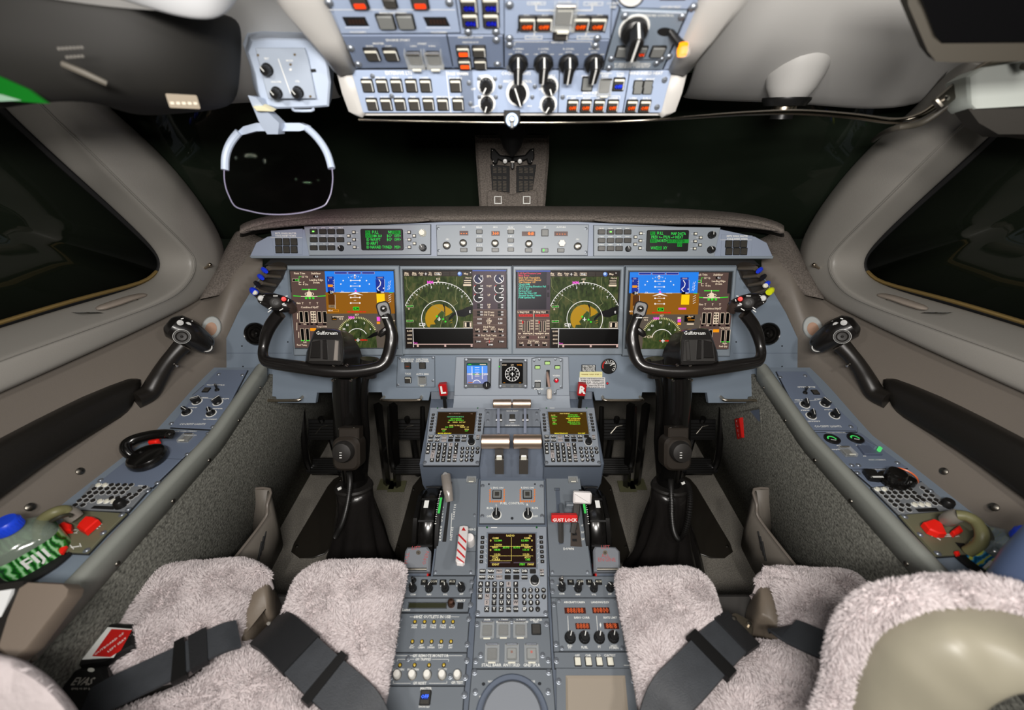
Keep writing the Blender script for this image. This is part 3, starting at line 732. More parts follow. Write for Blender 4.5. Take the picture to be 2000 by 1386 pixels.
# sun visor rail
t = thing('sun_visor_rail', 'thin polished tube rail running under the overhead console and curving out to the right pillar', 'rail', T(*pd(1000, 237, .63)))
iv2 = t.matrix_world.inverted()
mb = MB()
P_ = [(700, 234, .62), (850, 237, .63), (1000, 239, .63), (1180, 238, .63), (1320, 231, .63), (1450, 222, .635), (1560, 219, .64), (1660, 226, .645), (1745, 236, .65), (1790, 228, .64), (1830, 204, .63), (1870, 172, .61), (1925, 128, .58), (1990, 104, .54), (2060, 98, .50)]
pp = [iv2 @ pd(*q_) for q_ in P_]
mb.tube(pp, [.0016]*4+[.0022, .0030, .0038, .0042, .0045, .0050, .0055, .0058, .0062, .0065, .0065], mat('smoked_chrome', (150, 142, 130), .14, metal=1), 12, smooth=6); mb.obj('tube', t)
mb = MB(); P2 = [(1706, 274, .86), (1722, 262, .74), (1750, 250, .66), (1800, 240, .65), (1850, 206, .63), (1890, 168, .61), (1945, 136, .58), (2060, 126, .52)]
mb.tube([iv2 @ pd(*q_) for q_ in P2], .0045, mat('dark_grey_cable', (70, 66, 58), .5), 10, smooth=5); mb.obj('cable', t)
mb = MB(); c_ = pd(1850, 187, .615); M_ = iv2 @ T(*c_) @ RX(60) @ RZ(40)
mb.box(.050, .020, .008, STEEL, M_, ch=.002, r=.004); mb.obj('clamp', t)
for dx, dy in ((-.016, .0), (.018, .006), (.018, -.006)):
    mb = MB(); mb.lathe([(.004, 0), (.004, .004), (0, .006)], CHR, M_ @ T(dx, dy, .008), 12); mb.obj('screw', t)
# right-hand ceiling lamp
t = thing('ceiling_spotlight', 'round eyeball reading light set in the pale ceiling right of the overhead console', 'light', T(*pd(1550, 175, .70)))
iv2 = t.matrix_world.inverted()
mb = MB(); c_ = iv2 @ pd(1549, 156, .735)
mb.lathe([(.053, .07), (.053, .05), (.051, .03), (.047, .008), (.040, -.012), (.031, -.027), (.025, -.033)], CEIL, T(*c_), 40); mb.obj('bulge', t)
c2 = c_+Vector((0, .004, -.037))
mb = MB(); mb.lathe([(.040, .010), (.040, .006), (.034, -.003), (.022, -.003)], BLK, T(*c2), 28); mb.obj('dark_ring', t)
mb = MB(); mb.lathe([(.0205, 0), (.0205, -.010), (.018, -.012), (.0, -.010)], SATIN, T(*c2), 28); mb.obj('metal_collar', t)
mb = MB(); mb.lathe([(.019, -.011), (.019, -.024), (.0, -.024)], BLK, T(*c2), 24); mb.obj('snout', t)
# ------------------------------------------------------------------ main instrument panel
def dM(y): return 1.10*5065/(5670-y)
FM = Frame(pd(1000, 770, dM(770)), pd(1000, 512, dM(512)))
ip = thing('instrument_panel', 'wide blue-grey main instrument panel that carries the four large displays', 'instrument panel', FM.at(1000, 600))
u0 = FM.uv(1000, 600)
mb = MB(); D = Draw(mb, FM, u0, ZI, .0)
def mirror(pts): return pts+[(2000-x, y) for x, y in pts[::-1]]
out = mirror([(1000, 506), (560, 506), (520, 520), (495, 555), (462, 610), (425, 690), (425, 722), (498, 728), (512, 772), (536, 776), (540, 788), (614, 788), (617, 768), (744, 767), (747, 783), (836, 783), (840, 766), (880, 766)])
mb.prism([D.p(*q) for q in out[::-1]], -.02, -.006, PANEL, ch=.001)
D.h = -.0055; g = mat('thin_panel_seam', (88, 98, 114), .6)
D.line([(440, 690), (568, 690)], 1.0, g); D.line([(1434, 690), (1560, 690)], 1.0, g)
for x, y in ((472, 716), (560, 668), (470, 676), (1530, 716), (1440, 668), (1530, 676)): D.disk(x, y, 1.6, LINE, 10)
mb.obj('panel_board', ip)
mb = MB(); D2_ = Draw(mb, FM, u0, ZI, 0); mb.prism([D2_.p(*q) for q in ((535, 500), (1465, 500), (1485, 518), (515, 518))], -.006, -.002, BLKM); mb.obj('shadow_gap', ip, label='black strip for the shade in the gap above the displays')  # black strip stands for the shade under the overhanging guidance panel
# raised centre section
mb = MB(); mb.prism([D2_.p(*q) for q in ((891, 696), (1110, 696), (1112, 772), (887, 772))], -.006, .004, mat('centre_panel_paint', (150, 158, 168), .4, bump=.05, bscale=900), ch=.0015)
a, b = D2_.p(887, 772); a2, _ = D2_.p(1112, 772)
mb.loft([[Vector((x, b, .004)), Vector((x, b-.016, .012)), Vector((x, b-.028, .03)), Vector((x, b-.03, .03)), Vector((x, b-.03, -.03)), Vector((x, b, -.03))] for x in (a, a2)], mat('centre_panel_paint', (0, 0, 0)))
mb.obj('centre_section', ip)
# foot grab bars under the board
for (x0, x1, y) in ((513, 594, 777), (744, 827, 777), (1173, 1256, 777), (1405, 1487, 777)):
    a, b = D2_.p(x0+5, y); c, d = D2_.p(x1-5, y); mb = MB()
    mb.tube([(a, b+.002, -.006), (a-.001, b, .008), (a+.008, b-.002, .016), (c-.008, d-.002, .016), (c+.001, d, .008), (c, d+.002, -.006)], .0042, SATIN, 10, smooth=4); mb.obj('grab_bar', ip, label='short brushed metal grab bar')
# round black air outlets at both ends
for s in (-1, 1):
    a, b = D2_.p(mx(s, 498), 652)
    t = thing('air_outlet', 'round black ringed air outlet on the panel outboard of the %s yoke' % SIDE[s], 'air outlet', FM.M(u0[0]+a, u0[1]+b, -.006))
    mb = MB(); mb.lathe([(.031, 0), (.031, .006), (.028, .010), (.025, .008), (.023, .003), (.020, .003), (.018, .008), (.015, .008), (.013, .003), (.010, .003), (.008, .009), (0, .010)], BLKS, I4, 36); mb.obj('ring_vanes', t)

CRM = em((236, 214, 186), .95); SKY = em((38, 128, 232), .95); BRN = em((146, 92, 18), .9); NAVY = em((28, 50, 150), .9); TAU = em((92, 72, 66), .85)
GRN = em((60, 225, 50), .9); RDE = em((225, 30, 24), .95); MAG = em((240, 80, 210), .95); YEL = em((250, 200, 10), 1.0); BK = em((6, 6, 6), .4); PNK = em((214, 180, 170), .85)
AMB = em((240, 150, 20), .95); WHE = em((245, 240, 235), 1.0); DBR = em((84, 46, 10), .9); GRYE = em((90, 80, 70), .9); DKG = em((60, 62, 34), .8)
def terrain_mat():
    m = bpy.data.materials.new('terrain_map_glow'); m.use_nodes = True; nt = m.node_tree; b = nt.nodes['Principled BSDF']
    b.inputs['Base Color'].default_value = (.002, .002, .002, 1); b.inputs['Specular IOR Level'].default_value = .1
    tc = nt.nodes.new('ShaderNodeTexCoord'); mp = nt.nodes.new('ShaderNodeMapping'); mp.inputs['Scale'].default_value = (46, 22, 40); mp.inputs['Rotation'].default_value = (0, 0, -.45)
    n = nt.nodes.new('ShaderNodeTexNoise'); n.inputs['Scale'].default_value = 2.2; n.inputs['Detail'].default_value = 5; n.inputs['Distortion'].default_value = .8
    r = nt.nodes.new('ShaderNodeValToRGB'); r.color_ramp.elements[0].position = .34; r.color_ramp.elements[0].color = lin((36, 46, 18))+(1,)
    r.color_ramp.elements[1].position = .68; r.color_ramp.elements[1].color = lin((84, 84, 46))+(1,); e = r.color_ramp.elements.new(.52); e.color = lin((56, 70, 32))+(1,)
    nt.links.new(tc.outputs['Object'], mp.inputs['Vector']); nt.links.new(mp.outputs['Vector'], n.inputs['Vector']); nt.links.new(n.outputs['Fac'], r.inputs['Fac'])
    nt.links.new(r.outputs['Color'], b.inputs['Emission Color']); b.inputs['Emission Strength'].default_value = .95
    return m
TERR = terrain_mat()
def display(label, zf, outer, scr):
    t, D = module('display_unit', label, FM, outer, zf, BEZ, .007, 'display', ch=.0025)
    done(t, D, 'bezel')
    mb = MB(); S = Draw(mb, FM, FM.uv(*zf(sum(p[0] for p in outer)/4, sum(p[1] for p in outer)/4)), zf, .0073, .007)
    o = [S.p(*q) for q in scr]; mb.prism(inset(o, -.0028), .0068, .0070, mat('bezel_inner_edge', (88, 98, 106), .5)); mb.prism(o, .0068, .0072, BLKM)
    return t, S
def pfd(S, dx, dy, left):
    R = lambda a, b, c, d, m: S.rect(a+dx, b+dy, c+dx, d+dy, m)
    L = lambda p, w_, m: S.line([(x+dx, y+dy) for x, y in p], w_, m)
    Tx = lambda x, y, st, h, m, **k: S.txt(x+dx, y+dy, st, h, m, **k)
    R(940, 178, 1745, 425, SKY); R(950, 425, 1752, 675, BRN); R(963, 675, 1762, 1078, GRYE)
    for x0, x1 in ((1048, 1195), (1206, 1358), (1370, 1518)): S.rect(x0+dx, 184+dy, x1+dx, 210+dy, PNK); S.rect(x0+3+dx, 187+dy, x1-3+dx, 207+dy, NAVY)
    # bank scale
    S.arc(1287+dx, 390+dy, 150, 0, 0.1, 1, WHE, 1)
    S.ticks(1287+dx, 392+dy, 150, 166, (62, 74, 82, 98, 106, 118), 4, WHE)
    for a_, b_ in ((1150, 288), (1424, 288), (1123, 328), (1457, 328)): S.disk(a_+dx, b_+dy, 8, WHE, 8)
    S.poly([(1287+dx, 228+dy), (1300+dx, 262+dy), (1274+dx, 262+dy)], PNK); S.disk(1287+dx, 226+dy, 10, WHE)
    for y in (286, 352, 486, 551):
        L([(1252, y), (1334, y)], 5, WHE); S.disk(1240+dx, y+dy, 10, WHE, 10); S.disk(1346+dx, y+dy, 10, WHE, 10)
    for y in (318, 385, 518, 468): L([(1276, y), (1304, y)], 5, WHE)
    L([(1115, 425), (1230, 425)], 6, WHE); L([(1370, 425), (1440, 425)], 6, WHE); Tx(1140, 418, '5.0', 16, WHE)
    L([(1066, 424), (1530, 424)], 2, WHE)
    S.poly([(1298+dx, 424+dy), (1388+dx, 460+dy), (1298+dx, 446+dy), (1206+dx, 460+dy)], WHE); S.poly([(1298+dx, 395+dy), (1316+dx, 420+dy), (1280+dx, 420+dy)], MAG)
    # speed and altitude tapes
    R(962, 240, 1040, 268, NAVY); Tx(1000, 254, '130', 18, PNK)
    R(966, 270, 1046, 420, NAVY); L([(1046, 270), (1046, 420)], 3, WHE)
    for y in (290, 315, 345, 372): L([(1030, y), (1046, y)], 3, WHE)
    R(972, 334, 1030, 362, AMB); Tx(980, 284, '1', 20, WHE)
    S.poly([(965+dx, 425+dy), (1000+dx, 405+dy), (1035+dx, 405+dy), (1035+dx, 450+dy), (1000+dx, 450+dy)], BK); Tx(1018, 424, '20', 30, WHE)
    R(978, 452, 1056, 572, DBR); L([(1056, 452), (1060, 620)], 3, WHE); R(982, 574, 1056, 606, em((150, 128, 100), .8)); Tx(1018, 590, '1.000', 18, BK)
    R(1026, 628, 1100, 652, AMB); R(1030, 632, 1096, 648, BRN); Tx(1002, 640, 'MDA', 18, CRM)
    R(1536, 240, 1632, 268, NAVY); Tx(1584, 254, '10000', 18, PNK)
    R(1535, 272, 1638, 415, NAVY); L([(1570, 275), (1592, 310), (1585, 345), (1548, 380), (1575, 408)], 9, WHE)
    L([(1638, 272), (1638, 415)], 3, WHE); S.disk(1626+dx, 378+dy, 8, WHE, 8)
    R(1548, 412, 1600, 438, BK); Tx(1612, 426, '500', 18, WHE)
    R(1545, 442, 1640, 560, YEL)
    for k, (x, y) in enumerate(((1705, 305), (1700, 345), (1698, 380))): L([(x-8-k*2, y+18), (x+8, y-18)], 4, WHE); L([(x-24-k*2, y+18), (x-12, y-12)], 3, WHE)
    for k in range(4): L([(1682, 470+k*26), (1716, 450+k*26)], 4, WHE)
    L([(1690, 428), (1735, 428)], 6, GRN)
    R(1268, 596, 1340, 636, GRN); R(1275, 603, 1333, 629, BK); Tx(1304, 616, 'MC', 20, GRN)
    for k in range(5): L([(1202+k*46, 654), (1236+k*46, 654)], 12, RDE)
    L([(1210, 654), (1420, 654)], 4, RDE)
    # compass rose
    cx, cy, r = 1318+dx, 945+dy, 228
    pts = [(cx+(r-6)*math.cos(math.radians(a)), cy-(r-6)*math.sin(math.radians(a))) for a in range(-2, 183, 5)]
    pts = [(cx-r-5, 1076+dy)]+pts[::-1]+[(cx+r+5, 1076+dy)]
    S.poly(pts, TERR)
    S.ticks(cx, cy, r-16, r+8, range(22, 160, 5), 7, em((226, 222, 150), .95))
    for a, l in ((30, '6'), (62, '3'), (96, 'N'), (130, '33'), (150, '30')): S.txt(cx+178*math.cos(math.radians(a)), cy-178*math.sin(math.radians(a)), l, 24, WHE)
    S.arc(cx, 972+dy, 122, 28, 165, 7, WHE, 30); S.line([(cx+38, 880+dy), (cx+44, 920+dy), (cx+30, 950+dy)], 8, BK)
    S.poly([(1425+dx, 965+dy), (1500+dx, 905+dy), (1560+dx, 880+dy), (1560+dx, 930+dy), (1480+dx, 958+dy)], BK)
    Tx(1250, 722, 'MM', 32, MAG); Tx(1313, 690, '357', 22, CRM)
    L([(1290, 984), (1440, 984)], 9, RDE); Tx(1390, 984, 'HDG', 20, RDE); L([(1328, 962), (1328, 1006)], 8, WHE); L([(1306, 984), (1350, 984)], 8, WHE)
    R(1018, 705, 1078, 752, BK); S.scrib(1022+dx, 1165+dx, 714+dy, 14, CRM); L([(1030, 740), (1075, 740)], 6, AMB); Tx(1130, 738, 'N E', 20, CRM)
    if left: R(1548, 712, 1586, 762, MAG); R(1548, 770, 1586, 796, AMB); S.scrib(1730, 1760, 760, 16, CRM)
    else:
        R(1500, 705, 1540, 725, CRM); R(1500, 730, 1540, 764, MAG); R(1500, 770, 1540, 798, AMB); R(1580, 688, 1700, 762, BK); R(1610, 712, 1660, 718, AMB); R(1620, 736, 1700, 742, AMB); Tx(1655, 700, 'PROG', 16, CRM); R(1610, 780, 1690, 794, CRM)
        R(1510, 596, 1600, 618, MAG); S.txt(1110+dx, 940, 'C3', 30, CRM); Tx(960, 640, 'MDA', 18, CRM)
        Tx(1175, 938, 'C30', 30, CRM)
        R(915, 925, 950, 1010, BK); S.scrib(150, 185, 1050, 18, CRM)
def syspage(S, dx, dy):
    R = lambda a, b, c, d, m: S.rect(a+dx, b+dy, c+dx, d+dy, m)
    L = lambda p, w_, m: S.line([(x+dx, y+dy) for x, y in p], w_, m)
    Tx = lambda x, y, st, h, m, **k: S.txt(x+dx, y+dy, st, h, m, **k)
    R(532, 178, 940, 425, TAU); R(545, 425, 950, 675, TAU); R(566, 675, 963, 1078, TAU)
    Tx(633, 204, 'Pitch Trim', 22, CRM); Tx(825, 204, 'Stabilizer', 22, CRM); R(795, 228, 858, 252, BK); Tx(835, 240, '4.6', 22, WHE)
    Tx(830, 280, 'Leading Edge', 22, CRM); Tx(832, 312, 'Down', 22, CRM)
    R(548, 266, 622, 298, CRM); R(551, 269, 619, 295, BK); Tx(598, 282, '4.6', 20, GRN)
    L([(655, 240), (628, 240), (628, 300)], 5, GRN); L([(628, 300), (628, 335), (655, 335)], 5, CRM); L([(628, 308), (655, 308)], 4, CRM)
    Tx(697, 242, "22' Up", 20, CRM); Tx(685, 310, "0'", 20, CRM); Tx(705, 334, "4' Dn", 20, CRM)
    L([(660, 392), (836, 392)], 12, GRN); L([(745, 385), (745, 450)], 8, CRM)
    L([(560, 466), (745, 480), (942, 466)], 9, GRN); L([(650, 474), (845, 474)], 9, CRM)
    S.disk(747+dx, 448+dy, 34, CRM); 
    for x in (713, 786): S.disk(x+dx, 446+dy, 17, CRM); S.disk(x+dx, 446+dy, 9, BK)
    for x in (712, 754, 797): R(x-12, 484, x+12, 506, GRN)
    Tx(623, 553, 'Slats', 20, CRM); Tx(672, 556, 'T', 24, CRM); Tx(758, 556, 'T', 24, CRM); Tx(845, 556, 'T', 24, CRM); Tx(745, 602, 'Combined Hyd', 22, CRM); Tx(850, 602, 'T', 24, CRM)
    for x in (635, 697, 850, 912):
        R(x-2, 650, x+44, 782, CRM); R(x+2, 654, x+40, 778, BK)
    R(768, 648, 830, 782, CRM)
    for y in (668, 700, 732, 762): R(775, y-10, 823, y+10, BK); Tx(800, y, '40', 16, CRM)
    L([(612, 670), (612, 740)], 8, CRM)
    for x in (645, 740, 786, 845, 940): R(x-22 if x < 900 else x-30, 790, x+6 if x < 900 else x+10, 808, BK)
    Tx(700, 798, 'Lbs', 18, CRM); Tx(898, 830, 'Total 3100', 20, CRM)
    for x in (652, 712, 858, 918): R(x-2, 850, x+42, 1000, CRM); R(x+2, 853, x+38, 1000, BK)
    for x in (652, 712, 858, 918): L([(x, 992), (x+40, 992)], 9, GRN)
    R(762, 845, 832, 880, AMB); L([(605, 780), (605, 870)], 7, CRM); L([(628, 890), (628, 960)], 7, CRM)
    Tx(700, 1012, 'Left', 18, CRM); Tx(900, 1012, 'Right', 18, CRM); Tx(665, 1045, 'Fuel Temp', 20, CRM); Tx(880, 1045, 'Fuel Qty', 20, CRM)
def mapg(S, dx, dy, aw=1.0):
    R = lambda a, b, c, d, m: S.rect(a+dx, b+dy, c+dx, d+dy, m)
    L = lambda p, w_, m: S.line([(x+dx, y+dy) for x, y in p], w_, m)
    Tx = lambda x, y, st, h, m, **k: S.txt(x+dx, y+dy, st, h, m, **k)
    Pl = lambda p, m: S.poly([(x+dx, y+dy) for x, y in p], m)
    R(72, 150, 1095, 230, em((46, 34, 28), .8)); R(84, 226, 1100, 1000, TERR)
    # amber ground near the aircraft, then lakes
    Pl([(600, 645), (540, 652), (480, 680), (430, 730), (398, 790), (388, 860), (395, 920), (425, 985), (455, 995), (470, 950), (545, 948), (520, 900), (560, 850), (590, 790), (640, 740), (690, 765), (690, 830), (760, 795), (800, 765), (770, 720), (720, 690), (660, 655)], em((178, 134, 14), .95))
    Pl([(640, 760), (600, 790), (560, 850), (590, 905), (650, 900), (690, 830), (680, 770)], em((60, 84, 30), .85))
    Pl([(655, 630), (680, 650), (690, 720), (692, 800), (676, 800), (674, 700), (650, 655)], BK); Pl([(624, 440), (634, 440), (636, 480), (624, 480)], BK)
    Pl([(735, 895), (745, 850), (800, 790), (860, 745), (960, 720), (1010, 690), (1098, 670), (1098, 790), (1040, 805), (980, 835), (900, 830), (840, 800), (790, 850), (760, 880)], em((14, 12, 16), .7))
    Tx(1062, 760, 'E', 34, WHE); L([(770, 890), (800, 880)], 7, em((178, 134, 14), .95)); L([(765, 930), (800, 910)], 6, em((178, 134, 14), .95))
    ro = em((150, 150, 100), .8)
    L([(92, 232), (108, 300), (104, 370), (150, 440), (200, 468), (265, 505)], 4, ro); L([(265, 505), (440, 620), (680, 768), (665, 850), (630, 920), (615, 1000)], 5, ro)
    L([(190, 650), (215, 590), (265, 535)], 4, ro); L([(862, 232), (855, 400), (845, 575), (880, 625), (790, 685), (768, 705), (805, 765)], 5, ro)
    S.arc(600+dx, 860+dy, 545, 159, 21, 8, WHE, 60)
    S.ticks(600+dx, 860+dy, 515, 545, range(24, 160, 5), 6, WHE)
    S.arc(603+dx, 860+dy, 268, 213, -33, 9, WHE, 60)
    for x, y, l in ((482, 392, '3'), (732, 402, '6'), (942, 538, 'T'), (265, 500, 'o')): Tx(x, y, l, 34, WHE)
    Tx(585, 268, '015', 30, CRM); S.disk(585+dx, 302+dy, 14, CRM, 10); Tx(465, 318, 'MM', 44, MAG)
    for y, l in ((676, '13-OFT'), (898, '30-OFT')): R(108, y-16, 215, y+16, CRM); R(111, y-13, 212, y+13, BK); Tx(160, y, l, 24, GRN)
    S.disk(145+dx, 716+dy, 14, em((210, 180, 160), .9), 10)
    for x, y in ((565, 826), (660, 870), (695, 905)): S.disk(x+dx, y+dy, 15, GRN, 8)
    L([(600, 835), (600, 892)], 13, WHE); L([(572, 868), (628, 868)], 9, WHE); L([(588, 888), (612, 888)], 7, WHE)
    Tx(345, 948, 'C 30', 36, WHE); R(300, 928, 390, 934, WHE); R(300, 964, 390, 970, WHE)
    R(968, 905, 1095, 998, CRM); R(972, 910, 1090, 994, BK); R(985, 920, 1010, 985, CRM); R(1060, 920, 1080, 985, CRM)
    R(962, 240, 1085, 378, em((40, 34, 20), .8)); Tx(1040, 252, 'PROG', 24, CRM)
    for y in (290, 322): R(975, y-5, 1078, y+5, CRM)
    R(962, 345, 1080, 372, CRM)
    R(100, 1000, 1102, 1008, WHE); R(100, 1008, 206, 1292, em((34, 26, 22), .7)); R(216, 1018, 1106, 1238, em((8, 6, 6), .5)); R(100, 1240, 1106, 1300, em((34, 26, 22), .7)); R(206, 1008, 214, 1290, WHE); R(214, 1240, 1106, 1252, PNK)
    for y, l in ((1048, '8.000'), (1110, '6000'), (1168, '4000'), (1228, '2000')): Tx(158, y, l, 26, CRM)
    Tx(245, 1228, 'Terr', 24, MAG)
    for x in (280, 692, 1088): R(x-14, 1252, x+14, 1284, PNK)
    for x, a, b in ((112, 'Map', 'Data'), (228, 'Map', 'View'), (330, 'Auto', 'Ctl'), (465, 'Tfc', 'Wx')): Tx(x, 178, a, 26, CRM); Tx(x, 204, b, 26, CRM)
    L([(400, 170), (400, 210)], 8, WHE); L([(382, 190), (418, 190)], 8, WHE)
    R(530, 168, 632, 210, CRM); R(536, 174, 626, 204, BK); Tx(581, 189, 'Hdg', 28, WHE)
    for x in (655, 770): R(x, 160, x+100, 215, em((60, 52, 46), .8)); R(x+2, 185, x+98, 190, BK)
    S.disk(910+dx, 190+dy, 34, em((70, 110, 190), .9), 20); S.disk(904+dx, 182+dy, 22, em((170, 200, 240), 1), 16)
    R(960, 165, 1040, 212, em((60, 52, 46), .8)); R(964, 170, 1036, 206, BK); Tx(1004, 188, 'Map', 28, CRM); S.disk(1070+dx, 172+dy, 8, WHE, 8)
t, S = display('leftmost of the four large displays, flight display beside the left yoke', ZD1, [(480, 110), (1800, 110), (1850, 1170), (560, 1170)], [(512, 165), (1745, 165), (1782, 1080), (590, 1080)])
syspage(S, 0, 0); pfd(S, 0, 0, True); S.mb.obj('screen', t)
t, S = display('rightmost of the four large displays, flight display beside the right yoke', ZD4, [(138, 122), (1445, 122), (1365, 1182), (98, 1176)], [(172, 180), (1390, 185), (1315, 1090), (130, 1080)])
syspage(S, 395, 15); pfd(S, -765, 10, False); S.mb.obj('screen', t)
t, S = display('second large display from the left, green map with engine gauges at its right', ZD2, [(2, 68), (1690, 68), (1700, 1405), (40, 1405)], [(50, 130), (1610, 130), (1622, 1308), (98, 1308)])
mapg(S, 0, 0); R = S.rect
PU = em((78, 62, 70), .85)
R(1102, 140, 1606, 730, PU); R(1108, 730, 1612, 1300, TAU)
for x in (1190, 1500):
    for y, n in ((262, 0), (410, 1), (544, 1)):
        S.disk(x, y, 66, em((14, 12, 24) if n else (20, 26, 70), .8), 24); S.arc(x, y, 68, 20 if not n else 0, -232, 9, WHE, 26)
        if n: S.arc(x, y, 68, 150, 128, 9, RDE, 5); S.line([(x, y), (x+62, y)], 14, WHE)
        else: S.line([(x, y-15), (x+48, y+40)], 13, WHE)
        R(x+4, y-50, x+40, y-22, BK); S.txt(x+48, y-38, '20', 28, WHE)
    for y in (655, 695, 762, 805): R(x-20, y-16, x+38, y+16, BK); S.txt(x+46, y, '00', 28, WHE)
    for y in (868, 930): S.txt(x+18, y, '0.00', 28, WHE)
for y, l in ((228, 'EPR'), (375, 'TGT'), (508, 'LP'), (655, 'HP'), (695, 'FF'), (765, 'Oil Press'), (806, 'Oil Temp'), (868, 'LP'), (898, 'EVM'), (930, 'HP'), (985, 'Hyd Press'), (1113, 'Fuel Tank Temp'), (1162, 'Fuel Qty')): S.txt(1350, y, l, 30, CRM, sx=.85 if len(l) > 9 else 1)
for y in (728, 838, 956, 1090, 1138): R(1110, y-3, 1600, y+3, em((150, 124, 110), .8))
for x, l in ((1175, 'Left'), (1295, 'Aux'), (1412, 'PTU'), (1528, 'Right')): S.txt(x, 1022, l, 28, CRM); R(x-32, 1042, x+18, 1066, BK); S.txt(x+26, 1054, '0', 26, WHE)
for x in (1165, 1520): R(x-20, 1100, x+20, 1124, BK); S.txt(x+34, 1112, '20', 24, WHE)
for x, y in ((1190, 1205), (1535, 1205), (1370, 1252)): R(x-45, y-16, x+40, y+16, BK); S.txt(x+4, y, '3940', 26, WHE)
S.line([(1300, 1212), (1410, 1196)], 9, PNK); S.line([(1355, 1180), (1355, 1225)], 6, RDE)
R(1102, 134, 1606, 150, em((70, 100, 190), .9)); S.mb.obj('screen', t)
t, S = display('third large display from the left, green map with coloured warning list at its left', ZD3, [(15, 70), (1690, 72), (1662, 1405), (2, 1405)], [(58, 135), (1632, 140), (1580, 1308), (58, 1308)])
mapg(S, 490, 6); R = S.rect
R(78, 146, 575, 735, em((70, 58, 70), .85)); R(92, 160, 518, 722, em((28, 22, 34), .8)); R(70, 730, 568, 1302, TAU)
msgs = [('L-R Fuel Pressure Low', (240, 50, 90)), ('Main Door', (240, 50, 90)), ('Stick Push Unavailable', (240, 176, 90)), ('Cabin Pressure Manual', (240, 176, 90)), ('Yaw Damper Off', (240, 176, 90)), ('Check DIM', (80, 220, 190)), ('CPCS Landing Elevation Fail', (80, 220, 190)), ('ATC 2 Fail', (80, 220, 190)), ('Service Door', (80, 220, 190)), ('Steer By Wire Off', (80, 220, 190)), ('Ground Spoiler Unarm', (80, 220, 190)), ('FGM System Fail', (80, 220, 190))]
for i, (l, c) in enumerate(msgs): S.txt(98, 183+i*33, l, 27, em(c, .95), 'LEFT', sx=.95)
for y in (395, 505): R(526, y-35, 560, y+35, em((30, 24, 34), .8))
for i, x in enumerate((200, 445)):
    S.txt(x-30, 762, ('L' if i == 0 else 'R')+' Eng Hyd', 30, CRM); R(x+58, 748, x+96, 776, BK); R(x-100, 798, x+110, 830, RDE); S.txt(x, 814, 'L Fuel Press Low', 24, BK, sx=.9)
    for k in range(4): S.txt(x-75, 895+k*40, '100', 26, CRM); S.txt(x+92, 895+k*40, '100', 26, CRM)
    for dx in (-22, 45): R(x+dx-16, 895, x+dx+16, 1060, CRM); R(x+dx-11, 898, x+dx+11, 1055, BK)
    R(x-48, 895, x-30, 935, RDE); S.scrib(x-105, x+110, 1090, 28, CRM)
    S.txt(x-50 if i == 0 else x, 1143, ('L' if i == 0 else 'R')+' Oil P', 28, CRM); R(x+20 if i == 0 else x+50, 1128, x+52 if i == 0 else x+82, 1158, BK)
R(320, 735, 326, 1110, CRM); R(255, 1112, 382, 1170, em((110, 78, 74), .8))
S.txt(322, 1197, 'Hyd Press', 28, CRM)
for x, l in ((142, 'Left'), (260, 'Aux'), (375, 'PTU'), (492, 'Right')): S.txt(x, 1224, l, 26, CRM); R(x-34, 1246, x+16, 1272, BK); S.txt(x+26, 1260, '0', 24, WHE)
for y in (745, 872, 1112, 1172): R(80, y-3, 560, y+2, em((150, 124, 110), .8))
R(62, 142, 575, 156, em((60, 90, 190), .9)); S.mb.obj('screen', t)
for ob in list(sc.objects):
    if ob.name.startswith('display_unit') and ob.type == 'EMPTY':
        ob.name = 'display_unit'
# ------------------------------------------------------------------ flight guidance panel
FG = Frame(pd(1000, 502, 1.052), pd(1000, 436, 1.040))
u0 = FG.uv(1000, 470)
t = thing('guidance_panel_frame', 'long blue-grey frame under the glareshield holding three control modules', 'panel frame', FG.at(1000, 470))
mb = MB(); D = Draw(mb, FG, u0, ZI, 0)
o_ = [(488, 500), (500, 474), (522, 462), (600, 446), (760, 438), (870, 433), (1130, 433), (1240, 438), (1400, 446), (1475, 462), (1498, 474), (1510, 502)]
mb.prism([D.p(*q) for q in o_], -.03, 0, mat('guidance_paint', (138, 148, 166), .38, bump=.05, bscale=900), ch=.001)
mb.prism([D.p(*q) for q in ((488, 500), (1510, 500), (1508, 505), (492, 504))], -.03, .003, BEZ, ch=.001)
D.h = .0004; D.scrib(600, 650, 441, 3, BTN)
mb.obj('frame', t)
lib_small = (.0085, .0062)
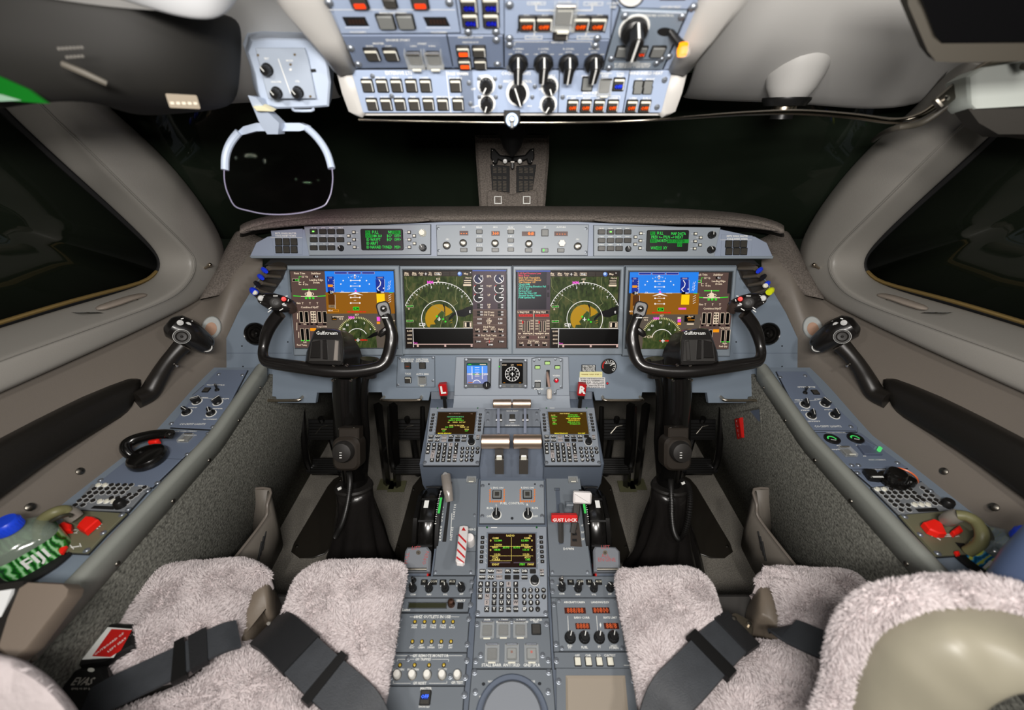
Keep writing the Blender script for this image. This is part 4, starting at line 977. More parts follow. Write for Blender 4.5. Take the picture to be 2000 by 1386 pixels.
def dcp(label, zf, o, gx, scrn, green, knobs, lsk, ph):
    t, D = module('display_controller', label, FG, o, zf, mat('controller_paint', (140, 148, 156), .38, bump=.04, bscale=900), .004)
    n = 0
    for j, y in enumerate(ph):
        for i, x in enumerate(gx):
            if j == 2 and i == 3: continue
            D.scrib(x-16, x+16, y-26, 7, WHT)
            b_ = button(t, D, x, y, 'dark', .0195, .0125, ht=.0035)
            if green == (i, j): put(lamp_me('', (120, 255, 90), .005, .003, 2), 'indicator_light', b_, T(0, 0, .0037), 'lit green light')
    knob(t, D, gx[3]+5, ph[2]+3, pot_me(.0062, .010), 20)
    x0, y0, x1, y1, lines = scrn; mb2 = MB()
    S = Draw(mb2, FG, FG.uv(*zf(sum(p[0] for p in o)/len(o), sum(p[1] for p in o)/len(o))), zf, .0075, .004)
    a0, b0 = S.p(x0, (y0+y1)/2); a1, b1 = S.p(x1, (y0+y1)/2); _, bt = S.p((x0+x1)/2, y0); _, bb = S.p((x0+x1)/2, y1)
    mb2.prism(rrect(a1-a0, bt-bb, .004, 3, (a0+a1)/2, (bt+bb)/2), .003, .007, BLK, ch=.001)
    g = em((60, 235, 90), 1.0); gd = em((30, 150, 50), .9); bgk = em((8, 20, 10), .5)
    for (x, y, st, al, inv_) in lines:
        if inv_: w_ = len(st)*15; S.rect(x-4, y-13, x+w_, y+13, gd); S.txt(x, y, st, 21, bgk, 'LEFT', sx=.72, bold=0)
        else: S.txt(x, y, st, 21, g, al, sx=.72, bold=0)
    mb2.obj('screen', t)
    for x, y in lsk:
        a, b = D.p(x, y); put(lib('lsk', lambda m_: (m_.box(.0088, .0078, .003, BLK, I4, ch=.0006), m_.box(.006, .0045, .0002, WHTL, T(0, 0, .003)))), 'line_key', t, T(a, b, .004))
        x2 = x+30 if x < (x0+x1)/2 else x-30; D.line([(min(x, x2)+6, y), (max(x, x2)-6, y)] if False else [(x, y), (x2, y)], 2, WHT)
    for i, (x, y) in enumerate(knobs): knob(t, D, x, y, pot_me(.0078, .014, 1.2, 0, WHTL if i == 0 and zf is Z3 else None), 30*i)
    done(t, D); return t
dcp('left display controller with a green text screen, left of the guidance controls', Z3, [(485, 78), (1385, 66), (1385, 278), (522, 284)], (557, 622, 682, 746),
    (892, 98, 1192, 250, [(930, 123, 'IN', 'LEFT', 1), (972, 123, 'FULL', 'LEFT', 0), (930, 148, 'OUT', 'LEFT', 1), (974, 150, '188 360', 'LEFT', 0), (1086, 123, 'NM', 'LEFT', 0), (1115, 123, 'TERR', 'LEFT', 1),
     (1078, 150, 'BG*', 'LEFT', 0), (1128, 150, 'OFF>', 'LEFT', 0), (934, 176, 'ID WAYPT', 'LEFT', 0), (1078, 176, 'BG*', 'LEFT', 0), (1128, 176, 'OFF>', 'LEFT', 0), (934, 202, 'ID AIRPT', 'LEFT', 0), (934, 229, 'ID NAVAID TUNED', 'LEFT', 0), (1132, 229, 'MSI>', 'LEFT', 0)]),
    (0, 0), [(1330, 128), (1332, 232)], [(842, 122), (806, 148), (844, 175), (808, 202), (848, 228), (1234, 122), (1270, 148), (1236, 175), (1272, 202), (1236, 228)], (117, 175, 232))
dcp('right display controller with a green text screen, right of the guidance controls', Z4, [(618, 72), (1518, 88), (1472, 292), (618, 290)], (672, 735, 796, 856),
    (990, 106, 1288, 258, [(1020, 131, 'PL', 'LEFT', 1), (1062, 131, 'FULL', 'LEFT', 0), (1162, 134, 'MAP DATA', 'LEFT', 0), (1022, 158, 'PREV <-- FPLN --> NEXT', 'LEFT', 0), (1018, 184, '300', 'LEFT', 1), (1064, 184, 'NORTH', 'LEFT', 0), (1138, 186, 'ACF.CENTER', 'LEFT', 1),
     (1210, 212, 'VO', 'LEFT', 1), (1018, 235, 'WXD:', 'LEFT', 0), (1066, 235, 'G1', 'LEFT', 1), (1106, 235, 'XY', 'LEFT', 0)]),
    (1, 0), [(1450, 142), (1446, 246)], [(950, 130), (912, 156), (947, 182), (910, 208), (944, 234), (1338, 133), (1374, 160), (1336, 186), (1370, 212), (1332, 238)], (120, 180, 237))
t, D = module('guidance_controller', 'centre guidance controller with orange readouts and knobs under the glareshield', FG, [(1426, 70), (2018, 62), (2508, 68), (2500, 285), (1432, 285)], Z3, mat('controller_paint', (0, 0, 0)), .004)
DG = mat('unlit_digits_window', (64, 22, 10), .3)
OR = em((255, 130, 60), 1.3)
def dig(x, y, w_, st, on=True):
    D.rect(x-w_/2, y-16, x+w_/2, y+16, DG); D.txt(x, y, st, 22, OR if on else em((220, 100, 50), .9))
dig(1622, 128, 62, '- - -'); dig(1847, 130, 60, '360'); dig(2081, 132, 95, '   0.0'); D.txt(2100, 132, '0.0', 24, OR); dig(2312, 132, 95, '- - - -')
for x, y in ((1732, 118), (1732, 180), (1732, 242), (1955, 118), (1955, 180), (1955, 244)): button(t, D, x, y, 'grey', .0165, .0105, ht=.0035)
for x, y in ((1622, 248), (1845, 248), (2081, 250), (2196, 250), (2310, 250)): 
    b_ = button(t, D, x, y, 'grey', .0185, .0105, ht=.0035)
    if x == 2196: put(lamp_me('', (80, 255, 70), .003, .006, 2), 'indicator_light', b_, T(-.003, 0, .0037), 'lit green light')
button(t, D, 2197, 126, 'grey', .0185, .0175, ht=.0035)
for i, (x, y, r_) in enumerate(((1500, 216, .0088), (1617, 198, .0085), (1843, 200, .0085), (2083, 204, .0085), (2430, 222, .0088))): knob(t, D, x, y, lib('ring_knob_%d' % (r_*1e4), lambda m_: (m_.lathe([(r_*1.15, 0), (r_, .003), (r_*.95, .011), (r_*.7, .012), (0, .012)], STEEL, I4, 20), m_.box(r_*1.1, r_*.5, .0004, WHT, T(0, 0, .012)))))
knob(t, D, 2316, 202, lib('white_fluted', lambda m_: m_.prism([(.0085*(1+.1*math.cos(k*math.pi/2))*math.cos(k*math.pi/12), .0085*(1+.1*math.cos(k*math.pi/2))*math.sin(k*math.pi/12)) for k in range(24)], 0, .012, mat('white_plastic', (232, 230, 222), .4), ch=.001)), label='white fluted knob')
for x, l in ((1505, 'CRS'), (1620, 'SPD'), (1730, 'MACH'), (1845, 'HDG'), (1955, 'FD/AP'), (2080, 'VS/FPA'), (2197, 'AP'), (2312, 'ALTITUDE'), (2428, 'CRS')): D.txt(x, 86 if x not in (1505, 2428) else 172, l, 11, WHT, sx=.9)
D.rect(1930, 96, 1982, 103, WHT)
for x in (1732, 1955): 
    for y in (150, 214): D.scrib(x-18, x+18, y, 9, WHT)
screws(t, D, [(1440, 95), (1444, 252), (2490, 95), (2488, 262)], .003); done(t, D)
for s, z_, P_, xs_, lbl in ((-1, Z3, [(250, 110), (475, 95), (475, 280), (275, 280)], (308, 362, 416), 'left'), (1, Z4, [(1525, 135), (1745, 145), (1735, 300), (1520, 290)], (1574, 1628, 1680), 'right')):
    t, D = module('warning_light_panel', 'six dark master warning switches at the far %s end of the guidance panel' % lbl, FG, P_, z_, mat('guidance_paint', (0, 0, 0)), .002, ch=.0005, gap=False)
    yy = (190, 245) if s < 0 else (205, 258)
    for y in yy:
        for x in xs_: button(t, D, x+(y-190)*.02, y, 'dark', .0178, .0183, ht=.003)
    for k in range(2): D.txt(xs_[1]-5 if s < 0 else xs_[1]+8, yy[0]-55+k*18-(5 if s < 0 else 0), ('MSTR WARN MASTER', 'VOICE INHBT WARN')[k], 13, WHT, sx=.85)
    D.line([(xs_[0]-60, yy[0]-30), (xs_[2]+60, yy[0]-30)], 2, WHT); done(t, D)

# ------------------------------------------------------------------ lower centre instruments
t, D = module('cooling_switch_panel', 'small four-switch panel on the board right of the left yoke', FM, [(255, 58), (495, 55), (497, 252), (248, 252)], Z5, PANEL2, .002, base=-.006)
for x, y, st, g in ((322, 112, 'dark', 0), (418, 112, 'dark', 0), (324, 205, 'white', 0), (418, 210, 'dark', 1)): button(t, D, x, y, st, .0185, guard=bool(g), ht=.005)
a, b = D.p(322, 115); put(lamp_me('', (110, 50, 30), .010, .003, 1), 'indicator_light', t, T(a, b, .0075), 'dim red legend')
for x, y, a_, b_ in ((318, 72, 'CAB DOOR', 'MONITOR'), (415, 72, 'REFLTION', 'SHUTDWN'), (322, 166, 'TAXI', ''), (418, 168, 'AUTO BRK', '')): D.txt(x, y, a_, 12, WHT); D.txt(x, y+13, b_, 12, WHT)
screws(t, D, [(270, 65), (485, 62), (258, 238), (485, 210)], .003); done(t, D)
def instrument(name, label, cat, o, scr, zf=Z5, base=.004):
    t, D = module(name, label, FM, o, zf, mat('instrument_bezel', (92, 96, 100), .4), .008, cat, ch=.002, base=base); done(t, D, 'bezel')
    mb = MB(); S = Draw(mb, FM, FM.uv(*zf(sum(p[0] for p in o)/len(o), sum(p[1] for p in o)/len(o))), zf, .0085, base+.008)
    x0, y0, x1, y1 = scr; a0 = S.p(x0, (y0+y1)/2)[0]; a1 = S.p(x1, (y0+y1)/2)[0]; b0 = S.p((x0+x1)/2, y1)[1]; b1 = S.p((x0+x1)/2, y0)[1]
    mb.prism(rrect(a1-a0, b1-b0, .003, 3, (a0+a1)/2, (b0+b1)/2), .004, .0082, BK)
    for k, (px, py) in enumerate(((o[0][0]+10, o[0][1]+8), (o[1][0]-10, o[1][1]+8), (o[2][0]-10, o[2][1]-8), (o[3][0]+10, o[3][1]-8))):
        a, b = S.p(px, py); put(screw_me(.004), 'screw', t, T(a, b, .0078))
    return t, S
t, S = instrument('standby_flight_display', 'small bright blue standby flight display left of the round compass display', 'display', [(690, 70), (862, 72), (860, 258), (688, 258)], (704, 95, 841, 232))
S.rect(706, 97, 840, 160, em((90, 150, 240), 1.0)); S.rect(706, 160, 840, 230, em((130, 140, 190), .9)); S.rect(745, 100, 800, 160, em((60, 140, 250), 1.1))
S.rect(706, 97, 840, 112, em((40, 90, 80), .8)); S.line([(715, 105), (735, 105)], 6, GRN); S.line([(790, 105), (830, 105)], 6, CRM); S.rect(738, 118, 742, 200, WHE); S.rect(805, 118, 809, 200, WHE)
for y in (125, 140, 155, 180): S.line([(758, y), (788, y)], 3, WHE)
S.line([(745, 168), (800, 168)], 4, GRN); S.poly([(773, 160), (790, 172), (756, 172)], CRM); S.arc(770, 232, 26, 20, 160, 4, WHE, 14); S.txt(724, 168, '040', 14, WHE); S.txt(824, 168, '1200', 14, WHE); S.line([(715, 222), (745, 222)], 6, em((190, 110, 60), 1)); S.mb.obj('screen', t)
a, b = S.p(835, 240); put(pot_me(.0085, .014), 'knob', t, T(a, b, .008)); a, b = S.p(763, 246); put(lib('tiny_key', lambda m_: m_.box(.009, .006, .002, BTNG, I4, ch=.0004)), 'key', t, T(a, b, .008))
t, S = instrument('standby_compass_display', 'small black display with a white compass rose in the centre panel', 'display', [(918, 74), (1098, 76), (1098, 258), (914, 258)], (934, 93, 1072, 230))
S.arc(1002, 167, 46, 0, 360, 3, WHE, 40); S.ticks(1002, 167, 34, 46, range(0, 360, 30), 4, WHE)
for k, l in enumerate(('N', '3', '6', 'E', '12', '15', 'S', '21', '24', 'W', '30', '33')): a_ = math.radians(90-30*k); S.txt(1002+28*math.cos(a_), 167-28*math.sin(a_), l, 9, WHE)
S.line([(1002, 155), (1002, 180)], 5, WHE); S.line([(990, 166), (1014, 166)], 4, WHE); S.txt(1002, 108, '270', 9, CRM)
S.txt(950, 108, 'VOR1', 9, CRM); S.txt(1048, 108, 'VOR2', 9, AMB); S.txt(950, 222, '---', 10, AMB); S.txt(1052, 222, '---', 10, AMB); S.disk(917, 118, 5, GRN, 10); S.mb.obj('screen', t)
for x in (948, 1000, 1052): a, b = S.p(x, 246); put(lib('tiny_key', None), 'key', t, T(a, b, .008))
t, D = module('landing_gear_panel', 'landing gear panel with three green lights and a lever right of the compass display', FM, [(1130, 68), (1160, 62), (1295, 62), (1330, 70), (1328, 262), (1290, 270), (1288, 300), (1172, 300), (1168, 270), (1130, 262)], Z5, mat('gear_panel_paint', (142, 150, 158), .4), .003, base=.004)
for x, y in ((1230, 94), (1166, 122), (1295, 122)):
    b_ = button(t, D, x, y, 'dark', .0155, .0105, ht=.004); put(lamp_me('', (190, 225, 140), .0125, .0075, .9), 'indicator_light', b_, T(0, 0, .0042), 'pale green lamp')
b_ = button(t, D, 1167, 237, 'grey', .0165, ht=.005); D.txt(1167, 213, 'GEAR', 12, WHT); D.txt(1288, 178, 'WARN', 11, WHT); D.scrib(1145, 1205, 265, 10, WHT)
a, b = D.p(1288, 207)
m1 = MB(); m1.lathe([(.0075, 0), (.0075, .003), (.006, .005)], CHR, T(a, b, .003), 18); m1.lathe([(.0055, .004), (.005, .009), (0, .0105)], mat('red_lens', (215, 30, 50), .2), T(a, b, .003), 18); m1.obj('warning_lamp', t, label='red lamp in a chrome ring')
m1 = MB(); a, b = D.p(1232, 180); c, d = D.p(1236, 292); a3, b3 = D.p(1230, 150)
D.rect(1222, 140, 1245, 250, BLKM)
m1.tube([(a3, b3-.004, -.002), (a3, b3-.012, .02), (a, b-.01, .028), (c, (b+d)/2, .032)], [.005, .006, .0055, .005], mat('gear_lever_pink_grey', (168, 140, 128), .35), 12, smooth=4, flat=.7)
m1.obj('gear_lever', t)
m1 = MB(); m1.prism(rrect(.013, .028, .006, 5), -.008, .008, mat('frosted_lever_knob', (205, 196, 184), .25, spec=.7), T(c, d+.006, .033) @ RX(-8), ch=.003); m1.obj('lever_knob', t)
screws(t, D, [(1178, 72), (1282, 72), (1144, 80), (1318, 80), (1140, 252), (1318, 252), (1180, 292), (1278, 292)], .0028); done(t, D)
# gauge and placards on the right of the centre
a, b = FM.uv(*Z5(1632, 118))
t = thing('brake_pressure_gauge', 'round black and red dial gauge near the right yoke', 'gauge', FM.M(a, b, -.006)); mb = MB(); S = Draw(mb, FM, (a, b), Z5, .0045, 0)
mb.lathe([(.0215, 0), (.0215, .004), (.0195, .0042), (.019, .003), (0, .003)], BLK, I4, 32); S.h = .0045; S.arc(1632, 118, 40, 200, 130, 7, mat('red_paint', (0, 0, 0)), 14); S.arc(1632, 118, 42, 70, -40, 3, WHT, 20); S.ticks(1632, 118, 28, 42, (75, 50, 25, 0, -25, -45, 100, 120), 4, WHT)
S.line([(1628, 121), (1668, 95)], 6, WHT); S.disk(1632, 120, 11, BLK, 14); S.txt(1630, 98, 'BRK PRESS', 8, WHT); mb.obj('dial', t)
def placard(name, label, F, o, zf, m, lines, base=-.006, th=.0006, cat='placard'):
    t_, D_ = module(name, label, F, o, zf, m, th, cat, ch=0, base=base, gap=False); D_.h = th+.0002
    for l in lines:
        if l[0] == 's': D_.scrib(*l[1:])
        elif l[0] == 't': D_.txt(*l[1:])
        elif l[0] == 'l': D_.line(*l[1:])
    o2 = done(t_, D_, 'sheet'); return t_
bkp = mat('black_print', (25, 25, 25), .6)
placard('placard', 'small black placard with white print beside the dial gauge', FM, [(1452, 106), (1545, 108), (1545, 150), (1452, 150)], Z5, BLK, [('s', 1458, 1540, 114+8*k, 6, WHT) for k in range(5)])
placard('placard', 'pale yellow strip placard above the white printed card', FM, [(1442, 152), (1588, 152), (1588, 188), (1440, 187)], Z5, mat('pale_yellow_card', (226, 220, 160), .5), [('s', 1450, 1580, 170, 8, mat('ochre_print', (150, 130, 70), .6))])
placard('placard', 'white printed card with small squares below the yellow strip', FM, [(1437, 189), (1606, 189), (1607, 258), (1436, 255)], Z5, mat('white_card', (216, 214, 212), .5), [('s', 1445, 1600, 198+11*k, 7, bkp) for k in range(6)])
t = thing('indicator_lamp', 'tiny red indicator beside the white printed card', 'light', FM.at(*Z5(1620, 227), -.006)); mb = MB(); mb.lathe([(.0038, 0), (.0038, .002)], STEEL, I4, 14); mb.lathe([(.003, .002), (.002, .004), (0, .0045)], mat('red_lens', (0, 0, 0)), I4, 14); mb.obj('lens', t)
# ------------------------------------------------------------------ centre pedestal
FMID = Frame(pd(1000, 1124, .868), pd(1000, 935, 1.028))
FLOW = Frame(pd(1000, 1352, .714), pd(1000, 1124, .868))
FC = Frame(rel(.7335, -.73), rel(.897, -.686))
PA, PB, PD_ = rel(.15, -.8905), pd(1000, 1124, .868), pd(1000, 935, 1.028)
pe = thing('centre_pedestal', 'long blue-grey centre pedestal standing on the floor between the two seats', 'pedestal', T(0, .5, 0))
def yz(mb, pts, x0, x1, m, ch=.003):
    M_ = Matrix(((0, 0, 1, 0), (1, 0, 0, -.5), (0, 1, 0, 0), (0, 0, 0, 1)))
    mb.prism([(p[0], p[1]) for p in pts], x0, x1, m, M_, ch=ch)
P5 = mat('pedestal_paint', (88, 97, 110), .45, bump=.05, bscale=900, var=.03)
e = .0015
mb = MB(); yz(mb, [(.15, .05), (.15, PA.z-e), (PB.y, PB.z-e), (PB.y, .05)], -.232, .232, P5); mb.obj('rear_body', pe)
mb = MB(); yz(mb, [(PB.y, .05), (PB.y, PB.z-e), (PD_.y, PD_.z-e), (.76, PD_.z-e), (.76, .05)], -.172, .172, P5); mb.obj('middle_body', pe)
for s in (-1, 1):
    mb = MB(); x0, x1 = (-.226, -.079) if s < 0 else (.079, .226)
    yz(mb, [(.7335, CAMZ-.80), (.7335, CAMZ-.7315), (.93, CAMZ-.679), (.955, CAMZ-.64), (1.0, CAMZ-.66), (1.0, CAMZ-.95), (.80, CAMZ-.95)], x0, x1, P5); mb.obj('forward_block', pe)
mb = MB(); yz(mb, [(.735, CAMZ-.785), (.738, CAMZ-.745), (.77, CAMZ-.742), (.90, CAMZ-.69), (.95, CAMZ-.645), (1.0, CAMZ-.64), (1.0, CAMZ-.95), (.74, CAMZ-.95)], -.079, .079, mat('throttle_bed_paint', (106, 115, 129), .4)); mb.obj('throttle_bed', pe)
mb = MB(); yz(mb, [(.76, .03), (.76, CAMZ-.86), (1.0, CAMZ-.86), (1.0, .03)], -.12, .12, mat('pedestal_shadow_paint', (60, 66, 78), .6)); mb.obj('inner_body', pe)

# control display units with keyboards
FR = Frame(FLOW.o+FLOW.v*FLOW.uv(1000, 1205)[1]+FLOW.n*.006, FMID.o+FMID.v*FMID.uv(1000, 1028)[1]+FMID.n*.001)
rc = FR.uv(*ZM(587, 698)); ORX = FR
def RP(x, y): a, b = FR.uv(*ZM(x, y), .006); return a-rc[0], b-rc[1]
class CD(Draw):
    def __init__(s, mb, su, sv, h): s.mb, s.su, s.sv, s.h = mb, su, sv, h; s.k = .000148*su; s.base = 0
    def p(s, x, y): a, b = RP(x, y); return a*s.su, b*s.sv
KM = mat('key_black', (34, 32, 30), .35)
def key_me(l, rnd, w, h, light=False):
    def b(m):
        o = circ(w/2, 14) if rnd else rrect(w, h, w*.12, 2)
        km = mat('key_lit_grey', (168, 160, 158), .4) if light else KM
        m.prism(o, 0, .0028, km, ch=.0006)
        if l: m.text(l, min(h*.80, w*1.15/max(1, len(l)*.72)), mat('black_print', (0, 0, 0)) if light else WHT, T(0, 0, .0030), bold=.03)
    return lib('key_%s_%d_%d_%d_%d' % (l, rnd, w*1e5, h*1e5, light), b)
def cdu(label, M_, su, sv, screenf, col):
    t = thing('control_display_unit', label, 'control unit', M_)
    mb = MB(); D = CD(mb, su, sv, .0063); D.t = t
    o = [D.p(*q) for q in ((95, 55), (1075, 55), (1090, 1225), (1090, 1335), (70, 1335), (80, 1225))]
    mb.prism(inset(o, -.001), -.004, .001, LINE); mb.prism(o, 0, .006, mat('cdu_face_paint', (136, 143, 152), .4, bump=.04, bscale=900), ch=.0012)
    D.rect(112, 830, 820, 834, mat('thin_panel_seam', (0, 0, 0))); D.rect(285, 66, 372, 76, WHT)
    for x in (228, 935): D.disk(x, 70, 14, mat('green_sensor_eye', (30, 90, 40), .2), 12)
    for i in range(6):
        y = 218+i*68.5
        D.line([(205, y+5), (225, y+25)], 4, WHT); D.line([(962, y+5), (942, y+25)], 4, WHT)
    D.mb.obj('face_plate', t)
    def key(x, y, l, w, h, rnd=0, light=0):
        a, b = D.p(x, y); put(key_me(l, rnd, w*su, h*su, light), 'key', t, T(a, b, .006))
    for i in range(6):
        key(165-i*3.6, 218+i*68.4, '-', .0078, .0066); key(998+i*3.5, 215+i*68.6, '-', .0078, .0066)
    for x, l, g in zip((165, 285, 403, 525, 645, 762, 880), ('PERF', 'NAV', 'PREV', 'FPL', 'PROG', 'DIR', ''), (0, 0, 1, 0, 0, 0, 0)): key(x, 698, l, .0128, .0085, 0, g)
    for x, l, g in zip((162, 282, 402, 522, 645, 762), ('MENU', 'DLK', 'NEXT', '', '', 'RADIO'), (0, 0, 1, 0, 0, 0)): key(x, 783, l, .0128, .0085, 0, g)
    key(1008, 690, 'BRT', .0085, .0065, 0, 1); key(1010, 745, 'DIM', .0085, .0065)
    for y, xs, ls in ((882, (138, 235, 336, 436, 536, 637), 'ABCDEF'), (968, (133, 234, 335, 434, 535, 638), 'GHIJKL'), (1057, (130, 230, 333, 433, 535, 640), 'MNOPQR'), (1145, (224, 328, 432, 535, 637), 'STUVW'), (1238, (224, 328, 430, 535, 638), ('X', 'Y', 'Z', 'DEL', 'CLR'))):
        for x, l in zip(xs, ls): key(x, y, l, .0095, .0098, 0, l in 'ENSW' and len(l) == 1)
    for y, xs, ls in ((968, (755, 848, 940, 1033), ('1', '2', '3', '+/-')), (1057, (757, 850, 943, 1036), ('4', '5', '6', '/')), (1145, (760, 852, 946), '789'), (1238, (762, 856, 950), ('SP', '0', '.'))):
        for x, l in zip(xs, ls): key(x, y, l, .0096, .0096, 1)
    a, b = D.p(905, 830); put(lib('cdu_knob_%d' % (su*100), lambda m: (m.lathe([(.0102*su, 0), (.0102*su, .0005), (0, .0005)], WHT, I4, 24), m.lathe([(.0092*su, 0), (.0088*su, .006), (.0062*su, .007), (.0058*su, .016), (.005*su, .0175), (0, .0175)], BLK, I4, 22))), 'knob', t, T(a, b, .006))
    for x, y in ((95, 1290), (1062, 1290)): a, b = D.p(x, y); put(screw_me(.004), 'screw', t, T(a, b, .006))
    mb = MB(); S = CD(mb, su, sv, .0066); o = [S.p(*q) for q in ((244, 157), (918, 157), (928, 640), (236, 640))]
    mb.prism(inset(o, -.0032), .0058, .0062, mat('cdu_screen_recess', (104, 112, 122), .5)); mb.prism(o, .006, .0065, em(col, .9))
    screenf(S); mb.obj('screen', t); return t
LG = em((110, 240, 60), .95); YW = em((240, 215, 110), .95); YB = em((250, 230, 60), 1.0); TG = em((100, 200, 140), .9)
def radio(S):
    S.txt(562, 190, 'RADIO', 30, YW); S.txt(842, 192, '1/2', 26, YW)
    for x, y, l, m, al in ((350, 225, 'COM1', YW, 'CENTER'), (385, 260, '121.800', LG, 'CENTER'), (385, 322, '119.500', YW, 'CENTER'), (345, 358, 'NAV1', YW, 'CENTER'), (500, 360, 'AUTO', LG, 'CENTER'), (370, 392, '108.40', LG, 'CENTER'), (372, 460, '113.50', YW, 'CENTER'),
        (345, 500, 'TCAS', YW, 'CENTER'), (355, 532, '+TA/RA', YW, 'CENTER'), (350, 600, 'IDENT', YW, 'CENTER'), (800, 225, 'COM2', YW, 'CENTER'), (765, 260, '125.850', LG, 'CENTER'), (765, 325, '135.700', YW, 'CENTER'), (650, 360, 'AUTO', LG, 'CENTER'), (805, 358, 'NAV2', YW, 'CENTER'), (780, 392, '113.10', LG, 'CENTER'),
        (782, 460, '113.50', YW, 'CENTER'), (805, 500, 'ATC1', YW, 'CENTER'), (808, 532, '1343', LG, 'CENTER'), (730, 600, 'STBY', LG, 'CENTER'), (850, 600, 'SWAP', YW, 'CENTER')): S.txt(x, y, l, 28, m, al, sx=.92)
    w_ = 4; S.line([(575, 210), (575, 548)], w_, YW); S.line([(270, 342), (875, 342)], w_, YW); S.line([(268, 478), (885, 478)], w_, YW); S.line([(265, 548), (575, 548)], w_, YW)
    S.rect(275, 566, 560, 582, em((90, 76, 84), .8)); S.rect(605, 566, 900, 582, em((90, 76, 84), .8))
    for x, y in ((280, 262), (868, 262), (278, 396), (870, 396)): S.txt(x, y, '0', 34, YW)
def nav_l(S):
    S.txt(540, 190, 'IRS 1 STATUS', 26, em((150, 120, 100), .9)); S.txt(840, 192, '1/2', 22, em((150, 120, 100), .9))
    for y, l, m, x in ((262, 'NAVIGATION MODE', TG, 560), (305, 'IRS POSITION', LG, 575), (340, "N40'51.5 W074'03.2", LG, 580), (383, 'GS      WIND   DFT HT', YW, 590), (452, 'IRSES TO FIX DRM', YW, 600), (488, '00.0  00.00  ', LG, 480), (488, 'TREND  0.0', YW, 740), (535, 'PITCH', YW, 380), (535, 'ROLL', YW, 790), (572, "1.20'", LG, 380), (572, "0.07'", LG, 790)): S.txt(x, y, l, 25, m, sx=.95)
    S.txt(400, 628, 'MODE SENSORS', 24, YB)
def nav_r(S):
    S.txt(540, 190, 'NAV IDENT', 26, YW); S.txt(830, 192, '1/2', 22, YW)
    for x, y, l, m in ((330, 228, 'DATE', YW), (345, 262, '16JUN11', LG), (330, 300, 'UTC', YW), (340, 338, '0033Z', LG), (330, 380, 'SW', YW), (340, 418, 'NZ7.1', LG), (680, 222, 'ACTIVE NDB', LG), (690, 258, '02JUN-29JUN/11', LG), (680, 300, 'NEXT ACTIVE NDB', YB), (690, 338, '30JUN-27JUL/11', YB), (680, 380, 'NDB V6.30 17-01', LG), (700, 420, 'WORLD3-C01', LG)): S.txt(x, y, l, 25, m, sx=.9)
    S.txt(430, 628, 'MAINTENANCE', 24, YB); S.txt(800, 628, 'POS INIT', 24, YB)
cdu('centre radio control unit with keyboard, the one nearest the rear of the pedestal', FR.M(*rc), 1.0, 1.0, radio, (34, 18, 12))
fk1 = FC.uv(*ZT(125, 450), .006); fk2 = FC.uv(*ZT(632, 450), .006); fk3 = FC.uv(*ZT(380, 705), .006)
su = (fk2[0]-fk1[0])/(RP(1009, 718)[0]-RP(165, 698)[0]); sv = (fk2[1]-fk3[1])/(RP(587, 698)[1]-RP(587, 1238)[1])
for xa, xb, lb, fn, col in ((125, 632, 'left keyboard control unit with a dark brown screen, left of the throttle levers', nav_l, (44, 28, 10)), (1375, 1885, 'right keyboard control unit with an olive brown screen, right of the throttle levers', nav_r, (72, 50, 8))):
    a, b = FC.uv(*ZT((xa+xb)/2, 450), .006); cdu(lb, FC.M(a, b), su, sv, fn, col)

# throttle levers and reverser levers
QB = mat('lever_bracket_grey', (70, 68, 66), .4); LBL = mat('lever_arm_blue_grey', (150, 158, 178), .35)
BRZ = mat('brushed_bronze_handle', (214, 190, 170), .40, metal=1)
for s, nm in ((-1, 'left'), (1, 'right')):
    c_ = pd(1000+s*31-1, 862, .955)
    t = thing('throttle_lever', '%s throttle lever with a wide brushed metal cylinder handle' % nm, 'throttle lever', T(c_.x, .82, CAMZ-.735)); iv2 = t.matrix_world.inverted()
    L = iv2 @ c_; mb = MB()
    mb.lathe([(.0150, -.033), (.0165, -.0315), (.0165, .0315), (.0150, .033)], BRZ, T(*L) @ RY(90), 36); mb.obj('handle', t, label='brushed metal cylinder handle')
    mb = MB(); mb.box(.020, .012, .06, QB, iv2 @ T(*(pd(1000+s*24-1, 893, .975)-Vector((0, 0, .022)))) @ RX(-12), ch=.002); mb.obj('neck', t)
    mb = MB(); q_ = iv2 @ pd(1000+s*24-1, 903, .955); mb.box(.021, .016, .042, mat('lever_block_dark', (62, 58, 54), .4), T(*q_) @ T(0, .004, -.035) @ RX(-10), ch=.0025); mb.obj('trigger_block', t)
    mb = MB(); q_ = iv2 @ pd(1000+s*24-1, 893, .950); mb.box(.0125, .004, .0125, WHTL, T(*q_) @ T(0, 0, -.006), ch=.0015); mb.obj('button', t, label='small white button')
    # reverser lever
    c_ = pd(1000+s*19, 788, 1.045); t = thing('reverser_lever', '%s thrust reverser lever with a short metal cylinder handle in front of the panel' % nm, 'lever', T(c_.x, .9, CAMZ-.69)); iv2 = t.matrix_world.inverted()
    mb = MB(); mb.lathe([(.0098, -.0235), (.0112, -.022), (.0112, .022), (.0098, .0235)], BRZ, T(*(iv2 @ c_)) @ RY(90), 30); mb.obj('handle', t, label='metal cylinder handle')
    mb = MB(); a_ = iv2 @ pd(1000+s*26-.5, 796, 1.06); b_ = iv2 @ pd(1000+s*26-.5, 846, 1.02); m_ = a_.lerp(b_, .5)+Vector((0, -.004, .006))
    mb.tube([a_, m_, b_], [.0032, .0035, .0035], LBL, 4, flat=1.4, smooth=3); mb.obj('arm', t)
FQ = Frame(rel(.80, -.7265), rel(.93, -.665))
